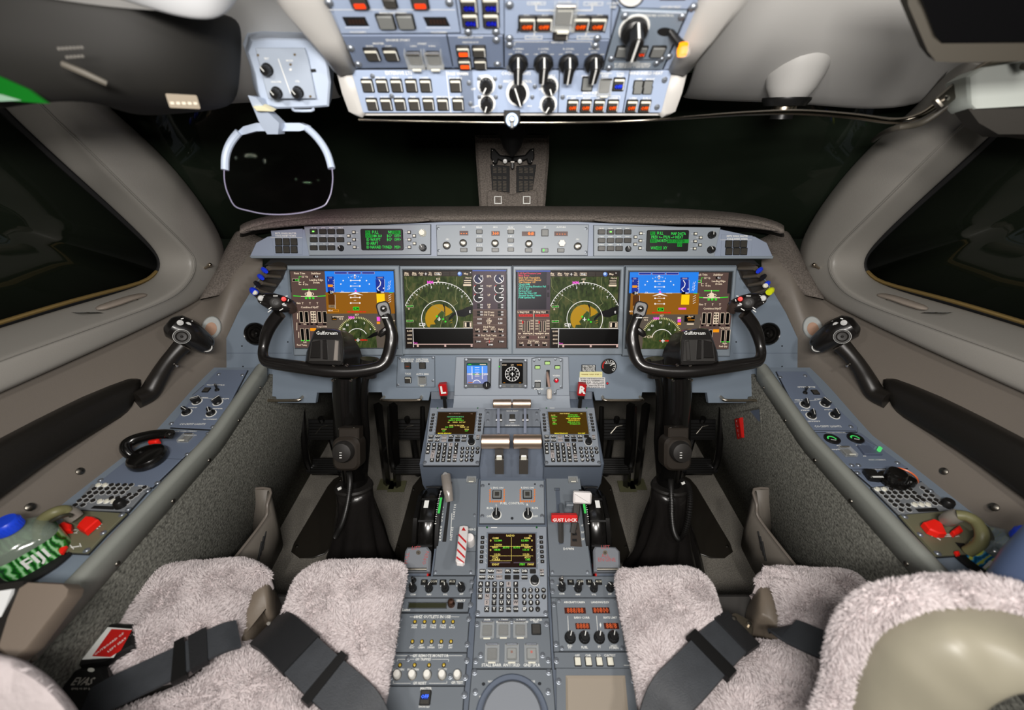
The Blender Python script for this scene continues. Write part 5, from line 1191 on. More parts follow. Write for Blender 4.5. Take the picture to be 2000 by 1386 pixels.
t, D = module('display_select_panel', 'small switch panel between the two front keyboard units behind the reverser levers', FQ, [(700, 165), (1310, 165), (1318, 345), (690, 345)], ZT, mat('select_panel_paint', (112, 118, 126), .4), .003, base=.001)
D.txt(1003, 180, 'SENSOR SELECT', 13, WHT); D.txt(1003, 336, 'DISPLAY REVERSION', 12, WHT); D.txt(1003, 308, 'ALTN', 10, WHT)
for x in (860, 1003, 1145): button(t, D, x, 240, 'dark', .0145, .013); 
for x in (860, 1003, 1145):
    a, b = D.p(x, 285); mb = MB(); mb.lathe([(.005, -.008), (.005, .008)], CHR, T(a, b, .007) @ RY(90), 12); mb.obj('roller', t)
screws(t, D, [(738, 202), (738, 283), (1270, 202), (1270, 283)], .0035); done(t, D)
# fire handles L and R
for x, l, nm in ((553, 'L', 'left'), (1453, 'R', 'right')):
    p_ = pd(*ZI(*Z5(x, 265)), 1.075); t = thing('fire_handle', 'red %s engine handle marked with a white letter %s' % (nm, l), 'handle', T(p_.x, p_.y+.02, p_.z-.05)); iv2 = t.matrix_world.inverted(); L = iv2 @ p_
    mb = MB(); M_ = T(*L) @ RX(78) @ RZ(5 if l == 'L' else -5)
    mb.prism(rrect(.021, .033, .002, 2), -.008, .008, mat('fire_handle_red', (170, 18, 22), .35), M_, ch=.0015)
    mb.text(l, .028, WHT, M_ @ T(0, 0, .0084), bold=.04); mb.obj('grip', t)
    mb = MB(); mb.box(.017, .014, .012, BLK, T(L.x, L.y, L.z-.028), ch=.002); mb.box(.009, .006, .04, BLK, T(L.x, L.y+.002, L.z-.062)); mb.obj('stalk', t)

# fuel control panel
t, D = module('fuel_control_panel', 'fuel control panel with two orange hatched switches behind the throttle levers', FMID, [(510, 108), (862, 108), (865, 345), (503, 345)], Z6, mat('fuel_panel_paint', (132, 139, 146), .4), .004)
orh = mat('orange_hatch_paint', (224, 120, 40), .5)
for x in (601, 770):
    for k in range(6):
        y = 160+k*12.5
        for xx in (x-43, x+36): D.poly([(xx, y), (xx+8, y-5), (xx+8, y+3), (xx, y+8)], orh)
    for k in range(7): xx = x-40+k*12; D.poly([(xx, 222), (xx+8, 219), (xx+8, 229), (xx, 232)], orh)
    button(t, D, x, 187, 'grey', .0225, ht=.004); button(t, D, x, 187, 'dark', .0125, ht=.0055); D.txt(x, 150, 'L ENG ON' if x < 700 else 'R ENG ON', 11, WHT)
    knob(t, D, x-3 if x < 700 else x+3, 300, bar_me(.0095, .02, 1.25), 0); D.txt(x-40 if x < 700 else x+42, 263, 'RUN', 12, WHT)
D.txt(685, 237, 'FUEL CONTROL', 13, WHT); D.txt(598, 247, 'L', 13, WHT); D.txt(770, 245, 'R', 13, WHT); D.txt(556, 310, 'OFF', 11, WHT); D.txt(814, 310, 'OFF', 11, WHT)
D.disk(685, 320, 8, LINE, 10); D.disk(556, 130, 5, LINE, 8); D.disk(812, 130, 5, LINE, 8)
screws(t, D, [(521, 138), (849, 140), (519, 307), (852, 306)], .0040); done(t, D)
# speed brake plate (left) and flap plate (right)
SP = mat('quadrant_plate_paint', (104, 111, 118), .42, var=.03)
t, D = module('speed_brake_quadrant', 'left quadrant plate with a long slot lettered SPEED BRAKE', FMID, [(322, 30), (497, 30), (485, 420), (478, 634), (246, 634), (285, 300)], Z6, SP, .003)
D.poly([(340, 115), (352, 115), (318, 450), (296, 450)], BLKM)
for k, c in enumerate('SPEED BRAKE'): D.txt(298-k*1.6, 258+k*18, c, 15, WHT, rot=80)
for k, c in enumerate('RETRACT'): D.txt(368-k*1.5, 245+k*13, c, 11, WHT, rot=80)
for k, c in enumerate('EXTEND'): D.txt(353-k*1.5, 372+k*13, c, 11, WHT, rot=80)
D.line([(350, 290), (342, 420)], 3, WHT); D.txt(463, 48, 'SPOILER', 11, WHT); D.txt(463, 60, 'CONTROL', 11, WHT); D.txt(455, 382, 'EMERG', 12, WHT)
D.line([(375, 415), (485, 415)], 2, LINE); D.line([(375, 505), (485, 505)], 2, LINE); D.line([(375, 415), (372, 500)], 2, LINE)
button(t, D, 460, 97, 'dark', .0185, guard=True); screws(t, D, [(425, 40), (258, 618), (455, 618), (476, 300)], .003); done(t, D)
def up_frame(px, py, h=0): return FMID.at(px, py, h)
t = thing('speed_brake_lever', 'smoky clear plastic speed brake lever at the front end of its slot', 'lever', up_frame(*Z6(335, 160))); iv2 = t.matrix_world.inverted()
mb = MB(); A = [iv2 @ pd(*Z6(x, y), d) for x, y, d in ((315, 80, .985), (325, 150, .955), (337, 225, .945))]
mb.tube([A[0], A[1], A[2]], [.0115, .011, .0085], mat('smoky_lever_plastic', (128, 122, 116), .2, spec=.8), 12, smooth=4, flat=.7); mb.tube([A[0]+Vector((0, -.002, .008)), A[0]+Vector((-.001, .004, -.004))], .0055, BLK, 12)
mb.obj('handle', t); mb = MB(); mb.box(.012, .006, .05, BLK, T(0, .0, 0)); mb.obj('stem', t)
t = thing('emergency_brake_handle', 'white handle with red diagonal stripes standing over the speed brake slot', 'handle', up_frame(*Z6(432, 480))); iv2 = t.matrix_world.inverted()
FS = Frame(pd(*Z6(400, 565), .80), pd(*Z6(415, 360), .905)); uu = (pd(*Z6(438, 360), .905)-pd(*Z6(392, 360), .905)).normalized(); FS = Frame(pd(*Z6(400, 565), .80), pd(*Z6(415, 360), .905), uu)
M_ = iv2 @ FS.M(0, 0); q_ = lambda x, y: FS.uv(*Z6(x, y))
WR = mat('white_gloss_paint', (228, 224, 222), .35); RS = mat('red_stripe_paint', (200, 40, 45), .35)
mb = MB(); o_ = [q_(*p) for p in ((392, 362), (415, 357), (438, 360), (442, 372), (421, 558), (410, 567), (378, 563), (370, 552))]
mb.prism(o_, -.008, 0, WR, M_, ch=.0015)
for k in range(4):
    y = 420+k*42; mb.flat([q_(386-k*4, y-4), q_(388-k*4, y-16), q_(431-k*4, y+28 if k < 3 else y+18), q_(429-k*4, y+40 if k < 3 else y+24)], .0005, RS, M_)
mb.flat([q_(403, 388), q_(415, 368), q_(428, 390)], .0006, mat('red_paint', (0, 0, 0)), M_); mb.obj('striped_plate', t)
mb = MB(); mb.lathe([(.0105, 0), (.0105, .03), (.009, .034), (0, .035)], WR, T(.008, .008, 0), 20); mb.obj('post', t)
t, D = module('flap_quadrant', 'right quadrant plate with two slots under the gust lock and flap levers', FMID, [(872, 30), (1055, 30), (1088, 300), (1130, 638), (897, 638), (885, 420)], Z6, SP, .003)
D.poly([(925, 150), (948, 150), (972, 462), (945, 465)], mat('slot_blue_grey', (74, 82, 94), .6)); D.frame(920, 150, 950, 165, 2, LINE)
D.poly([(1012, 345), (1058, 345), (1075, 478), (1010, 475)], mat('slot_brown', (58, 50, 44), .5)); 
for k in range(3): D.rect(1020, 365+k*34, 1046, 380+k*34, BLK)
for k, l in enumerate(("0'", "10'", "20'")): D.txt(1076+k*2, 360+k*38, l, 11, WHT)
D.txt(1000, 490, 'DOWN', 12, WHT); D.txt(1015, 42, 'UPLK/', 10, WHT); D.txt(1018, 53, 'GND SPLR', 10, WHT); D.txt(1020, 64, 'FLAP/ORIDE', 10, WHT)
button(t, D, 1022, 97, 'dark', .0185, guard=True); screws(t, D, [(910, 618), (1105, 618), (968, 42)], .003); done(t, D)
t = thing('gust_lock_handle', 'red bar handle lettered GUST LOCK on the right quadrant', 'handle', up_frame(*Z6(960, 400))); iv2 = t.matrix_world.inverted()
c_ = pd(*Z6(976, 318), .905); MG = iv2 @ T(*c_) @ RX(60)
mb = MB(); mb.prism(rrect(.058, .016, .003, 3), -.009, .006, mat('gust_red', (206, 36, 36), .35), MG, ch=.003); mb.text('GUST LOCK', .0098, WHT, MG @ T(0, -.002, .0064), bold=.03); mb.obj('grip', t, label='red grip lettered GUST LOCK')
mb = MB(); a_ = iv2 @ pd(*Z6(956, 330), .925); b_ = iv2 @ pd(*Z6(958, 455), .915)
mb.tube([a_, b_], .006, QB, 4, flat=1.3); mb.tube([iv2 @ pd(*Z6(960, 245), .955), iv2 @ pd(*Z6(965, 300), .92)], .0055, SP, 4, flat=1.2); mb.obj('stem', t)
t = thing('flap_lever', 'white slab topped flap lever on the right quadrant', 'lever', up_frame(*Z6(1040, 400))); iv2 = t.matrix_world.inverted()
c_ = pd(*Z6(1076, 205), .925); MG = iv2 @ T(*c_) @ RX(62) @ RZ(-3)
mb = MB(); mb.prism(rrect(.041, .026, .003, 3), -.007, .006, WR, MG, ch=.004); mb.obj('grip', t, label='white slab grip')
mb = MB(); mb.tube([iv2 @ pd(*Z6(1045, 240), .95), iv2 @ pd(*Z6(1040, 300), .935), iv2 @ pd(*Z6(1022, 400), .925)], [.009, .008, .006], QB, 8); mb.box(.03, .012, .010, SP, iv2 @ T(*pd(*Z6(1020, 250), .955)), ch=.002); mb.obj('stem', t)
# pitch trim wheels
for s in (-1, 1):
    c_ = pd(*Z6(228 if s < 0 else 1142, 300), .955)
    X_ = s*.192; t = thing('trim_wheel', 'black %s pitch trim wheel with a green scale half sunk beside the pedestal' % SIDE[s], 'trim wheel', T(X_, .655, CAMZ-.862)); mb = MB()
    mb.lathe([(.078, -.018), (.093, -.016), (.097, -.008), (.097, .008), (.093, .016), (.078, .018)], BLKS, RY(90), 56); mb.obj('rim', t)
    mb = MB()
    for k in range(12):
        mb.box(.034, .004, .003, BLKM, RX(k*30) @ T(0, 0, .096))
    mb.box(.010, .018, .002, WHT, RX(8) @ T(s*.004, 0, .0975)); mb.obj('rib', t)
    mb = MB(); Mx = T(-s*.024, 0, 0) @ RY(90); mb.lathe([(.07, -.004), (.090, -.004), (.090, .004), (.07, .004)], BLKM, Mx, 48); gm = em((70, 200, 90), .9)
    for k in range(-9, 10):
        a = RX(k*3.2+4); mb.box(.0016 if k % 3 else .004, .0012, .0008, WHT, a @ T(-s*.0205, 0, .090))
        if -3 <= k <= 4: mb.box(.005, .0062, .0008, gm, a @ T(-s*.0255, 0, .090))
    mb.obj('scale_ring', t, label='scale ring with white ticks and a green band')
    mb = MB(); mb.prism([(-.10, -.10), (-.10, -.03), (-.075, .03), (-.03, .07), (.03, .075), (.07, .05), (.09, -.10)], .0, .012, BLKS, Matrix(((0, 0, 1, s*.022 if s > 0 else -.034), (1, 0, 0, 0), (0, 1, 0, 0), (0, 0, 0, 1))), ch=.003); mb.obj('outer_guard', t)
# grey hinged boxes on the shoulders
for s, pts, ln in ((-1, [(100, 478), (210, 472), (232, 500), (226, 612), (76, 612), (88, 500)], (('LIFT', 150, 485, 0), ('PULL', 100, 540, 90), ('OPEN', 205, 540, 80))), (1, [(1150, 470), (1262, 476), (1285, 500), (1290, 612), (1142, 612), (1138, 492)], (('LIFT', 1205, 480, 0), ('ALL', 1205, 528, 0), ('ENGINE', 1212, 550, 0)))):
    t, D = module('hinged_cover', 'grey hinged box lid with faint red lettering on the %s shoulder of the pedestal' % SIDE[s], FMID, pts, Z6, mat('hinged_lid_grey', (118, 122, 128), .45), .016, 'cover', ch=.004, base=-.002, gap=False)
    for l, x, y, r_ in ln: D.txt(x, y, l, 20, mat('faded_red_print', (168, 76, 78), .6), rot=r_, bold=0)
    D.disk(163 if s < 0 else 1203, 510, 13, SATIN, 14); D.disk(163 if s < 0 else 1203, 510, 6, STEEL, 8); done(t, D, 'lid')
    mb = MB(); a, b = D.p(sum(p[0] for p in pts[3:5])/2, 600); mb.tube([(a-.022, b, .014), (a+.022, b, .014)], .003, STEEL, 8); mb.obj('hinge', t)
    mb = MB(); a, b = D.p(sum(p[0] for p in pts)/6, 550); mb.box(.044, .052, .05, P5, T(a, b, -.052)); mb.box(.003, .03, .02, mat('red_paint', (0, 0, 0)), T(a-s*.0235, b-.012, -.022)); mb.obj('box', t)

# audio panels
for off, nm in ((0, 'left'), (823, 'right')):
    k = lambda x: x+off
    t, D = module('audio_selector', 'audio panel with four small keys at the %s rear of the quadrant' % nm, FLOW, [(78, 641), (472, 641), (455, 757), (60, 757)] if off == 0 else [(893, 641), (1290, 641), (1308, 757), (903, 757)], Z6, P5 if 0 else SP, .004)
    xs_ = (196, 249, 300, 353) if off == 0 else (1011, 1063, 1115, 1167)
    for x, l in zip(xs_, ('V1', 'COM', 'A1', 'AUX')): button(t, D, x, 676, 'black', .0135, .0105, ht=.004); D.txt(x, 676, l, 10, WHT); a, b = D.p(x, 676); put(lib('keytxt_'+l, lambda m: m.text(l, .006, WHTL)), 'indicator_light', t, T(a, b, .0085), 'lit key legend')
    ks = ((133, 712), (223, 712), (313, 712), (403, 710)) if off == 0 else ((962, 708), (1052, 712), (1140, 712), (1230, 710))
    for i, (x, y) in enumerate(ks):
        knob(t, D, x, y, pot_me(.0065, .018), (30, -20, 10, 40)[i]); D.txt(x, y+32, ('COM', 'NAV', 'VOL', 'INT')[i], 9, WHT); D.scrib(x-28, x-14, y-14, 7, WHT)
    x, y = (138, 665) if off == 0 else (958, 662); a, b = D.p(x, y); mb = MB(); mb.lathe([(.0055, 0), (.005, .004), (.002, .006), (.003, .018), (.0025, .021), (0, .0215)], BLK if off == 0 else CHR, T(a, b, .004) @ RX(10), 14); mb.obj('toggle', t)
    screws(t, D, [(92, 672), (85, 722), (460, 672), (457, 722)] if off == 0 else [(908, 672), (910, 724), (1273, 670), (1276, 720)], .0041); done(t, D)
# strip with small display
t, D = module('call_display_panel', 'narrow panel with a long unlit readout and brass knob, left side of pedestal', FLOW, [(60, 764), (455, 764), (438, 838), (42, 838)], Z6, SP, .004)
D.rect(110, 790, 318, 818, mat('unlit_lcd', (44, 46, 28), .2)); D.frame(106, 786, 322, 822, 3, BLK)
knob(t, D, 347, 797, lib('brass_pot', lambda m: m.lathe([(.0075, 0), (.0068, .012), (.005, .015), (0, .0155)], mat('dark_brass', (130, 96, 78), .25, metal=1), I4, 20))); button(t, D, 397, 807, 'black', .0115, .0115, ht=.004); D.txt(400, 778, 'SELECT', 11, WHT); D.txt(96, 828, 'Lumo', 14, WHT)
screws(t, D, [(72, 800), (452, 800)], .0041); done(t, D)
YLW = mat('amber_led', (190, 160, 40), .25)
def led(t, D, x, y):
    a, b = D.p(x, y); put(lib('led', lambda m: (m.lathe([(.0038, 0), (.0038, .0008), (0, .0008)], BLK, I4, 14), m.lathe([(.0026, .0008), (.0022, .003), (0, .0038)], YLW, I4, 12))), 'indicator_lamp', t, T(a, b, D.base))
t, D = module('outlet_panel', 'outlets in use panel with two rows of five small amber lamps', FLOW, [(40, 848), (447, 848), (432, 1063), (12, 1063)], Z6, SP, .003)
D.txt(240, 868, '60HZ OUTLETS IN USE', 15, WHT); D.line([(115, 868), (155, 868)], 2, WHT); D.line([(335, 868), (390, 868)], 2, WHT)
for i, x in enumerate((144, 198, 250, 304, 356)): led(t, D, x, 896); D.txt(x-4, 915, ('CREW', 'FWD', 'CONF', 'CONF', 'AV')[i], 9, WHT); D.txt(x-5, 927, ('AREA', 'SEAT', 'TABLE', 'TABLE', 'RACK')[i], 9, WHT)
for i, x in enumerate((130, 183, 237, 291, 345)): led(t, D, x, 1006); D.txt(x-3, 1027, ('AV', 'AFT', 'AV', 'FWD', 'AFT')[i], 9, WHT); D.txt(x-4, 1039, ('SEAT', 'CABIN', 'DIVAN', 'LAV', 'LAV')[i], 9, WHT)
screws(t, D, [(62, 878), (443, 878), (38, 1018), (434, 1020), (48, 950)], .0040); done(t, D)
t, D = module('ground_fault_panel', 'GFI remote monitor panel with five round white push knobs', FLOW, [(8, 1070), (432, 1070), (420, 1248), (-22, 1248)], Z6, SP, .004)
D.txt(230, 1085, 'GFI REMOTE MONITOR', 14, WHT); D.line([(40, 1084), (140, 1084)], 2, WHT); D.line([(322, 1084), (408, 1084)], 2, WHT); D.txt(190, 1105, 'GFI TRIPPED', 12, WHT)
D.line([(45, 1115), (48, 1104), (140, 1104)], 2, WHT); D.line([(240, 1104), (332, 1104), (330, 1118)], 2, WHT)
wk = lib('white_push', lambda m: (m.lathe([(.0078, 0), (.0078, .001), (0, .001)], STEEL, I4, 20), m.lathe([(.0066, .001), (.0064, .010), (.005, .012), (0, .0122)], mat('white_plastic', (0, 0, 0)), I4, 20)))
for i, x in enumerate((61, 142, 223, 305)): led(t, D, x, 1137); D.txt(x-8, 1162, ('LH CABIN', 'RH CABIN', 'LAV', 'GALLEY')[i], 10, WHT)
for i, x in enumerate((46, 130, 213, 296, 380)): knob(t, D, x, 1192, wk, name='push_knob', label='round white push knob')
D.txt(378, 1235, 'GFI TEST', 12, WHT); D.txt(170, 1238, 'GFI RESET', 12, WHT); D.line([(24, 1225), (24, 1238), (120, 1238)], 2, WHT); D.line([(222, 1238), (322, 1238), (322, 1225)], 2, WHT)
screws(t, D, [(22, 1110), (432, 1110), (8, 1205), (424, 1205), (105, 1100), (340, 1198)], .004); done(t, D)
t, D = module('master_switch_panel', 'panel with one square blue OFF switch at the rear left of the pedestal', FLOW, [(-25, 1255), (418, 1255), (400, 1520), (-90, 1520)], Z6, SP, .004)
D.txt(205, 1268, 'MASTER', 13, WHT); D.txt(195, 1368, 'SHORTED', 10, WHT); b_ = button(t, D, 202, 1318, 'dark', .0185, .0215); put(lamp_me('OFF', (70, 110, 255), .012, .007, 1.8), 'indicator_light', b_, T(0, 0, .0062), 'blue OFF legend')
D.frame(171, 1284, 234, 1354, 3, BLK); screws(t, D, [(418, 1302)], .0041); done(t, D)
# centre column, rear
t, D = module('guarded_switch_panel', 'centre panel with six clear guarded square switches behind the radio control unit', FLOW, [(482, 872), (890, 872), (905, 1153), (465, 1153)], Z6, SP, .004)
GR2 = {}
for x, y, g, c in ((547, 945, 1, None), (637, 942, 1, None), (730, 942, 1, None), (819, 938, 0, None), (574, 1075, 1, None), (683, 1075, 1, (120, 70, 50)), (793, 1075, 1, (190, 70, 50))):
    b_ = button(t, D, x, y, 'grey' if c else 'dark', .0185, guard=False, ht=.005)
    if g: put(guard_me(.0205, .0225), 'switch_guard', b_, T(0, 0, -.002), 'clear hinged guard')
    if c: put(lamp_me('', c, .004, .004, .9), 'indicator_light', b_, T(0, .002, .0052), 'dim red lamp')
for x, y, l in ((547, 886, 'ENER'), (547, 897, 'DUMP'), (637, 886, 'L T/REV'), (637, 897, 'MAN STOW'), (735, 886, 'R T/REV'), (735, 897, 'MAN STOW'), (817, 885, 'GND SPLR'), (817, 896, 'TEST')): D.txt(x, y, l, 11, WHT)
for x, l in ((570, 'STALL BARR'), (682, 'ANTI SKID'), (794, 'GND SPLR')): D.txt(x, 1137, l, 14, WHT)
screws(t, D, [(490, 908), (877, 906), (482, 1112), (886, 1108), (510, 1080), (855, 1080), (682, 892)], .0040); done(t, D)
t, D = module('rudder_trim_panel', 'rear centre panel around a large round grey trim knob', FLOW, [(462, 1160), (908, 1160), (935, 1530), (430, 1530)], Z6, SP, .004)
D.arc(685, 1390, 168, 0, 180, 3, LINE, 30); D.txt(568, 1228, 'NOSE', 10, WHT); D.txt(566, 1240, 'L', 10, WHT); D.txt(795, 1228, 'NOSE', 10, WHT); D.txt(795, 1240, 'R', 10, WHT)
for k, c in enumerate('RUDDER'): D.txt(507-k*.5, 1310+k*13, c, 9, WHT, rot=90); D.txt(855+k*.8, 1310+k*13, 'ROLL  '[k], 9, WHT, rot=90)
D.disk(526, 1242, 10, LINE, 12); D.disk(838, 1240, 10, LINE, 12)
a, b = D.p(685, 1390); mb = MB(); mb.lathe([(.062, 0), (.062, .004), (.060, .006), (.0, .006)], mat('thin_panel_seam', (0, 0, 0)), T(a, b-.012, .004), 48); mb.lathe([(.051, .004), (.050, .022), (.047, .026), (0, .026)], mat('trim_knob_grey', (126, 131, 138), .4), T(a, b-.014, .004), 48); mb.obj('trim_knob', t)
screws(t, D, [(476, 1175), (889, 1175), (480, 1285), (886, 1283)], .0041); done(t, D)
# right column
t, D = module('cabin_altitude_panel', 'right rear panel with four amber digit windows and four black knobs', FLOW, [(930, 766), (1285, 766), (1312, 1056), (950, 1056)], Z6, mat('cabin_panel_grey', (110, 117, 124), .42), .006, base=.001)
DO = em((200, 90, 50), .9)
for x, y, w_, l in ((1036, 833, 118, '888/88'), (1180, 832, 96, '80800'), (1078, 920, 80, '8888'), (1238, 919, 82, '88/8')): D.rect(x-w_/2, y-17, x+w_/2, y+17, DG); D.txt(x, y, l, 26, DO, sx=.95)
for x, y, l in ((1032, 787, 'AIRCRAFT/CABIN'), (1175, 787, 'LANDING ELEV'), (1073, 873, 'BARO CORR'), (1232, 873, 'RATE LIMIT'), (1007, 1030, 'FLD'), (1007, 1041, 'FT'), (1088, 1038, 'FL/EL'), (1171, 1036, 'FT'), (1252, 1030, 'HOU'), (1252, 1042, 'FT/MIN')): D.txt(x, y, l, 11, WHT)
D.line([(995, 862), (999, 960)], 2.5, WHT); D.line([(1155, 862), (1162, 960)], 2.5, WHT)
for x in (1176, 1299): D.poly([(x, 900), (x+6, 912), (x+2, 930), (x-4, 912)], WHT)
for x, y in ((1008, 985), (1087, 985), (1170, 985), (1248, 982)): knob(t, D, x, y, pot_me(.0085, .013), -20)
screws(t, D, [(946, 777), (1262, 775), (963, 1041), (1298, 1040)], .003); done(t, D)
t, D = module('cabin_panel_mount', 'blue-grey mounting strip around the amber digit panel', FLOW, [(903, 762), (1308, 762), (1345, 1060), (918, 1060)], Z6, SP, .0015, 'panel strip')
screws(t, D, [(918, 797), (1292, 795), (930, 1018), (1326, 1017)], .0041); done(t, D)
t, D = module('white_key_panel', 'small panel with a row of four square white keys', FLOW, [(920, 1064), (1345, 1064), (1358, 1152), (925, 1152)], Z6, SP, .004)
for i, x in enumerate((1050, 1110, 1170, 1231)): button(t, D, x, 1118, 'pure', .0125, .0145, ht=.005); D.txt(x-2, 1083, ('OFF', 'CHR', 'LO', 'CLR/TEST')[i], 11, WHT)
D.scrib(1308, 1345, 1138, 5, WHT); screws(t, D, [(932, 1110), (1342, 1105)], .0041); done(t, D)
t = thing('storage_tray', 'empty beige open tray sunk in the rear right of the pedestal', 'tray', FLOW.at(*Z6(1150, 1270))); u0 = FLOW.uv(*Z6(1150, 1270)); D = Draw(MB(), FLOW, u0, Z6, 0)
oo = [D.p(*q) for q in ((930, 1160), (1362, 1160), (1400, 1530), (935, 1530))]; ii = [D.p(*q) for q in ((982, 1198), (1312, 1198), (1342, 1530), (985, 1530))]
BE = mat('beige_tray_lining', (150, 140, 126), .6); mb = MB()
mb.loft([[(x, y, .0) for x, y in oo], [(x, y, .005) for x, y in oo], [(x, y, .005) for x, y in ii], [(x, y, -.0) for x, y in ii]], SP, cap=False)
mb.obj('rim', t); mb = MB(); jj = inset(ii, .004); mb.loft([[(x, y, .004) for x, y in ii], [(x, y, .0012) for x, y in jj]], BE, cap=False); mb.flat(jj, .0012, BE); mb.obj('lining', t)
screws(t, Draw(MB(), FLOW, u0, Z6, 0) if 0 else type('o', (), {'p': D.p, 'base': .005})(), [(944, 1230), (1358, 1228)], .0041)
# ------------------------------------------------------------------ control columns and yokes
YK = mat('yoke_black_lacquer', (24, 22, 21), .3, coat=.25, bump=.03, bscale=500); YKM = mat('yoke_soft_black', (34, 32, 30), .5)
GRYW = mat('grey_round_button', (178, 178, 176), .45)
def yoke(s):
    nm = SIDE[s]
    def q(x, y, d): return pd(mx(s, x), y, d)
    def qz(x, y, d): return q(*ZD1(x, y), d)
    base = pZ(mx(s, 700), 1085, -1.165)
    t = thing('control_yoke', 'black %s control yoke on its column, in front of the %s flight display' % (nm, 'leftmost' if s < 0 else 'rightmost'), 'control yoke', T(base.x, base.y, .005), 'pair of control yokes')
    iv = t.matrix_world.inverted(); Lq = lambda *a: iv @ q(*a); Lz = lambda *a: iv @ qz(*a)
    # wheel: one continuous tube from grip to grip
    P_ = [(546, 612, .945, 0.0140), (531, 632, .95, 0.0140), (521, 652, .955, 0.0129), (515, 676, .955, 0.0106), (514, 694, .95, 0.0106), (522, 706, .945, 0.0129), (545, 711, .94, 0.0140), (580, 716, .935, 0.0146), (640, 724, .935, 0.0151), (690, 725, .94, 0.0146), (730, 719, .945, 0.0140), (748, 711, .95, 0.0140), (758, 696, .955, .0150), (764, 672, .955, .0155), (765, 652, .955, .0145), (760, 632, .95, 0.0118), (753, 615, .95, 0.0118)]
    mb = MB(); mb.tube([Lq(x, y, d) for x, y, d, r in P_], [r for *_, r in P_], YK, 14, smooth=5); mb.obj('wheel', t)
    # thumb rest hump on the inboard grip
    mb = MB(); mb.tube([Lq(762, 636, .95), Lq(746, 650, .95), Lq(741, 657, .95)], [.006, .008, .004], YK, 10, smooth=3); mb.obj('thumb_rest', t)
    # hub: front block with a boxy rear housing
    F1 = [(700, 1245), (715, 1130), (760, 1000), (800, 890), (835, 852), (900, 845), (1060, 860), (1120, 880), (1140, 930), (1155, 1000), (1160, 1200), (1150, 1275), (1100, 1285), (760, 1275)]
    F2 = [(850, 1250), (860, 1100), (880, 980), (920, 890), (960, 850), (1060, 852), (1180, 880), (1260, 930), (1290, 1000), (1340, 1080), (1370, 1180), (1360, 1260), (1200, 1285), (900, 1280)]
    r0 = [Lz(x, y, .905) for x, y in F1]; c0 = sum(r0, Vector())/len(r0); r00 = [p.lerp(c0, .06) for p in r0]; r1 = [Lz(x, y, .912) for x, y in F1]
    r2 = [Lz(x, y, .955) for x, y in F1]; r3 = [Lz(x, y, 1.01) for x, y in F2]
    rr = [r00, r1, r2, r3]
    if s < 0: rr = [r[::-1] for r in rr]
    mb = MB(); mb.loft(rr, YK); mb.obj('hub', t)
    # recessed checklist holder on the hub
    FH = Frame(qz(930, 1270, .9035), qz(930, 860, .9035), (q(700, 700, .9)-q(600, 700, .9)).normalized()*(1 if s < 0 else -1)); Mh = iv @ FH.M(0, 0)
    hz = (lambda x, y: FH.uv(*(ZD1(x, y) if s < 0 else (2000-ZD1(x, y)[0], ZD1(x, y)[1]))))
    mb = MB(); o = [hz(*p) for p in ((745, 1240), (770, 1020), (800, 975), (1110, 980), (1125, 1240))]
    mb.prism(o, .0, .003, YKM, Mh, ch=.001); o = [hz(*p) for p in ((770, 1200), (790, 1010), (890, 990), (890, 1200))]; mb.prism(o, .002, .006, YK, Mh, ch=.0015)
    o = [hz(*p) for p in ((920, 1210), (915, 990), (960, 985), (975, 1215))]; mb.prism(o, .002, .007, YK, Mh, ch=.0015)
    o = [hz(*p) for p in ((1040, 1225), (1060, 990), (1100, 1000), (1090, 1230))]; mb.prism(o, .002, .006, mat('smoky_lever_plastic', (0, 0, 0)) if s < 0 else YKM, Mh, ch=.0015); mb.obj('clip_holder', t)
    mb = MB(); a, b = hz(957 if s < 0 else 985, 906); mb.text('Gulfstream', .0112, WHT, Mh @ T(a, b, .0010), bold=.008, sx=.95); mb.obj('badge', t, label='white lettering Gulfstream')
    for x in (1038, 1190): mb = MB(); mb.lathe([(.0035, 0), (.0035, .002), (0, .003)], CHR, T(*Lz(x, 1280, .925)) @ RX(80), 10); mb.obj('screw', t)
    # outboard head with switches
    A, B = Lz(185, 500, .935), Lz(560, 600, .95); dr = (B-A)
    mb = MB(); mb.tube([A-dr*.08, A, A+dr*.3, A+dr*.6, A+dr*.85, B+dr*.05], [.007, .0125, .0205, .021, .0175, .011], YK, 18, smooth=4, flat=.95); mb.obj('switch_head', t)
    cm = CAM; face = lambda x, y, d: T(*Lz(x, y, d)) @ (iv @ CAM-Lz(x, y, d)).to_track_quat('Z', 'Y').to_matrix().to_4x4()
    mb = MB(); mb.lathe([(.0065, 0), (.0068, .004), (.0055, .006), (0, .0065)], GRYW, face(180, 495, .925), 20); mb.obj('round_button', t, label='grey round button')
    mb = MB(); mb.lathe([(.0055, -.004), (.0055, .005), (.0045, .0065), (0, .007)], REDB, face(447, 505, .922), 18); mb.obj('red_button', t, label='red round button')
    mb = MB(); mb.lathe([(.0135, -.004), (.0125, .004), (.009, .006), (.0055, .0065), (.005, .004), (0, .0035)], YKM, face(355, 548, .920), 24); mb.obj('trim_hat', t)
    mb = MB()
    for (x, y, w_, r_) in ((215, 465, 6, 10), (350, 468, 10, -10), (182, 545, 5, 0), (285, 612, 8, 25), (280, 645, 10, 25), (418, 628, 9, 20), (441, 560, 6, 10), (480, 470, 5, 0), (500, 520, 5, 60)): mb.box(.0009*w_, .0016, .0005, WHT, face(x, y, .918 if 280 < x < 520 else .925) @ RZ(-s*r_))
    mb.obj('white_mark', t, label='white switch legends')
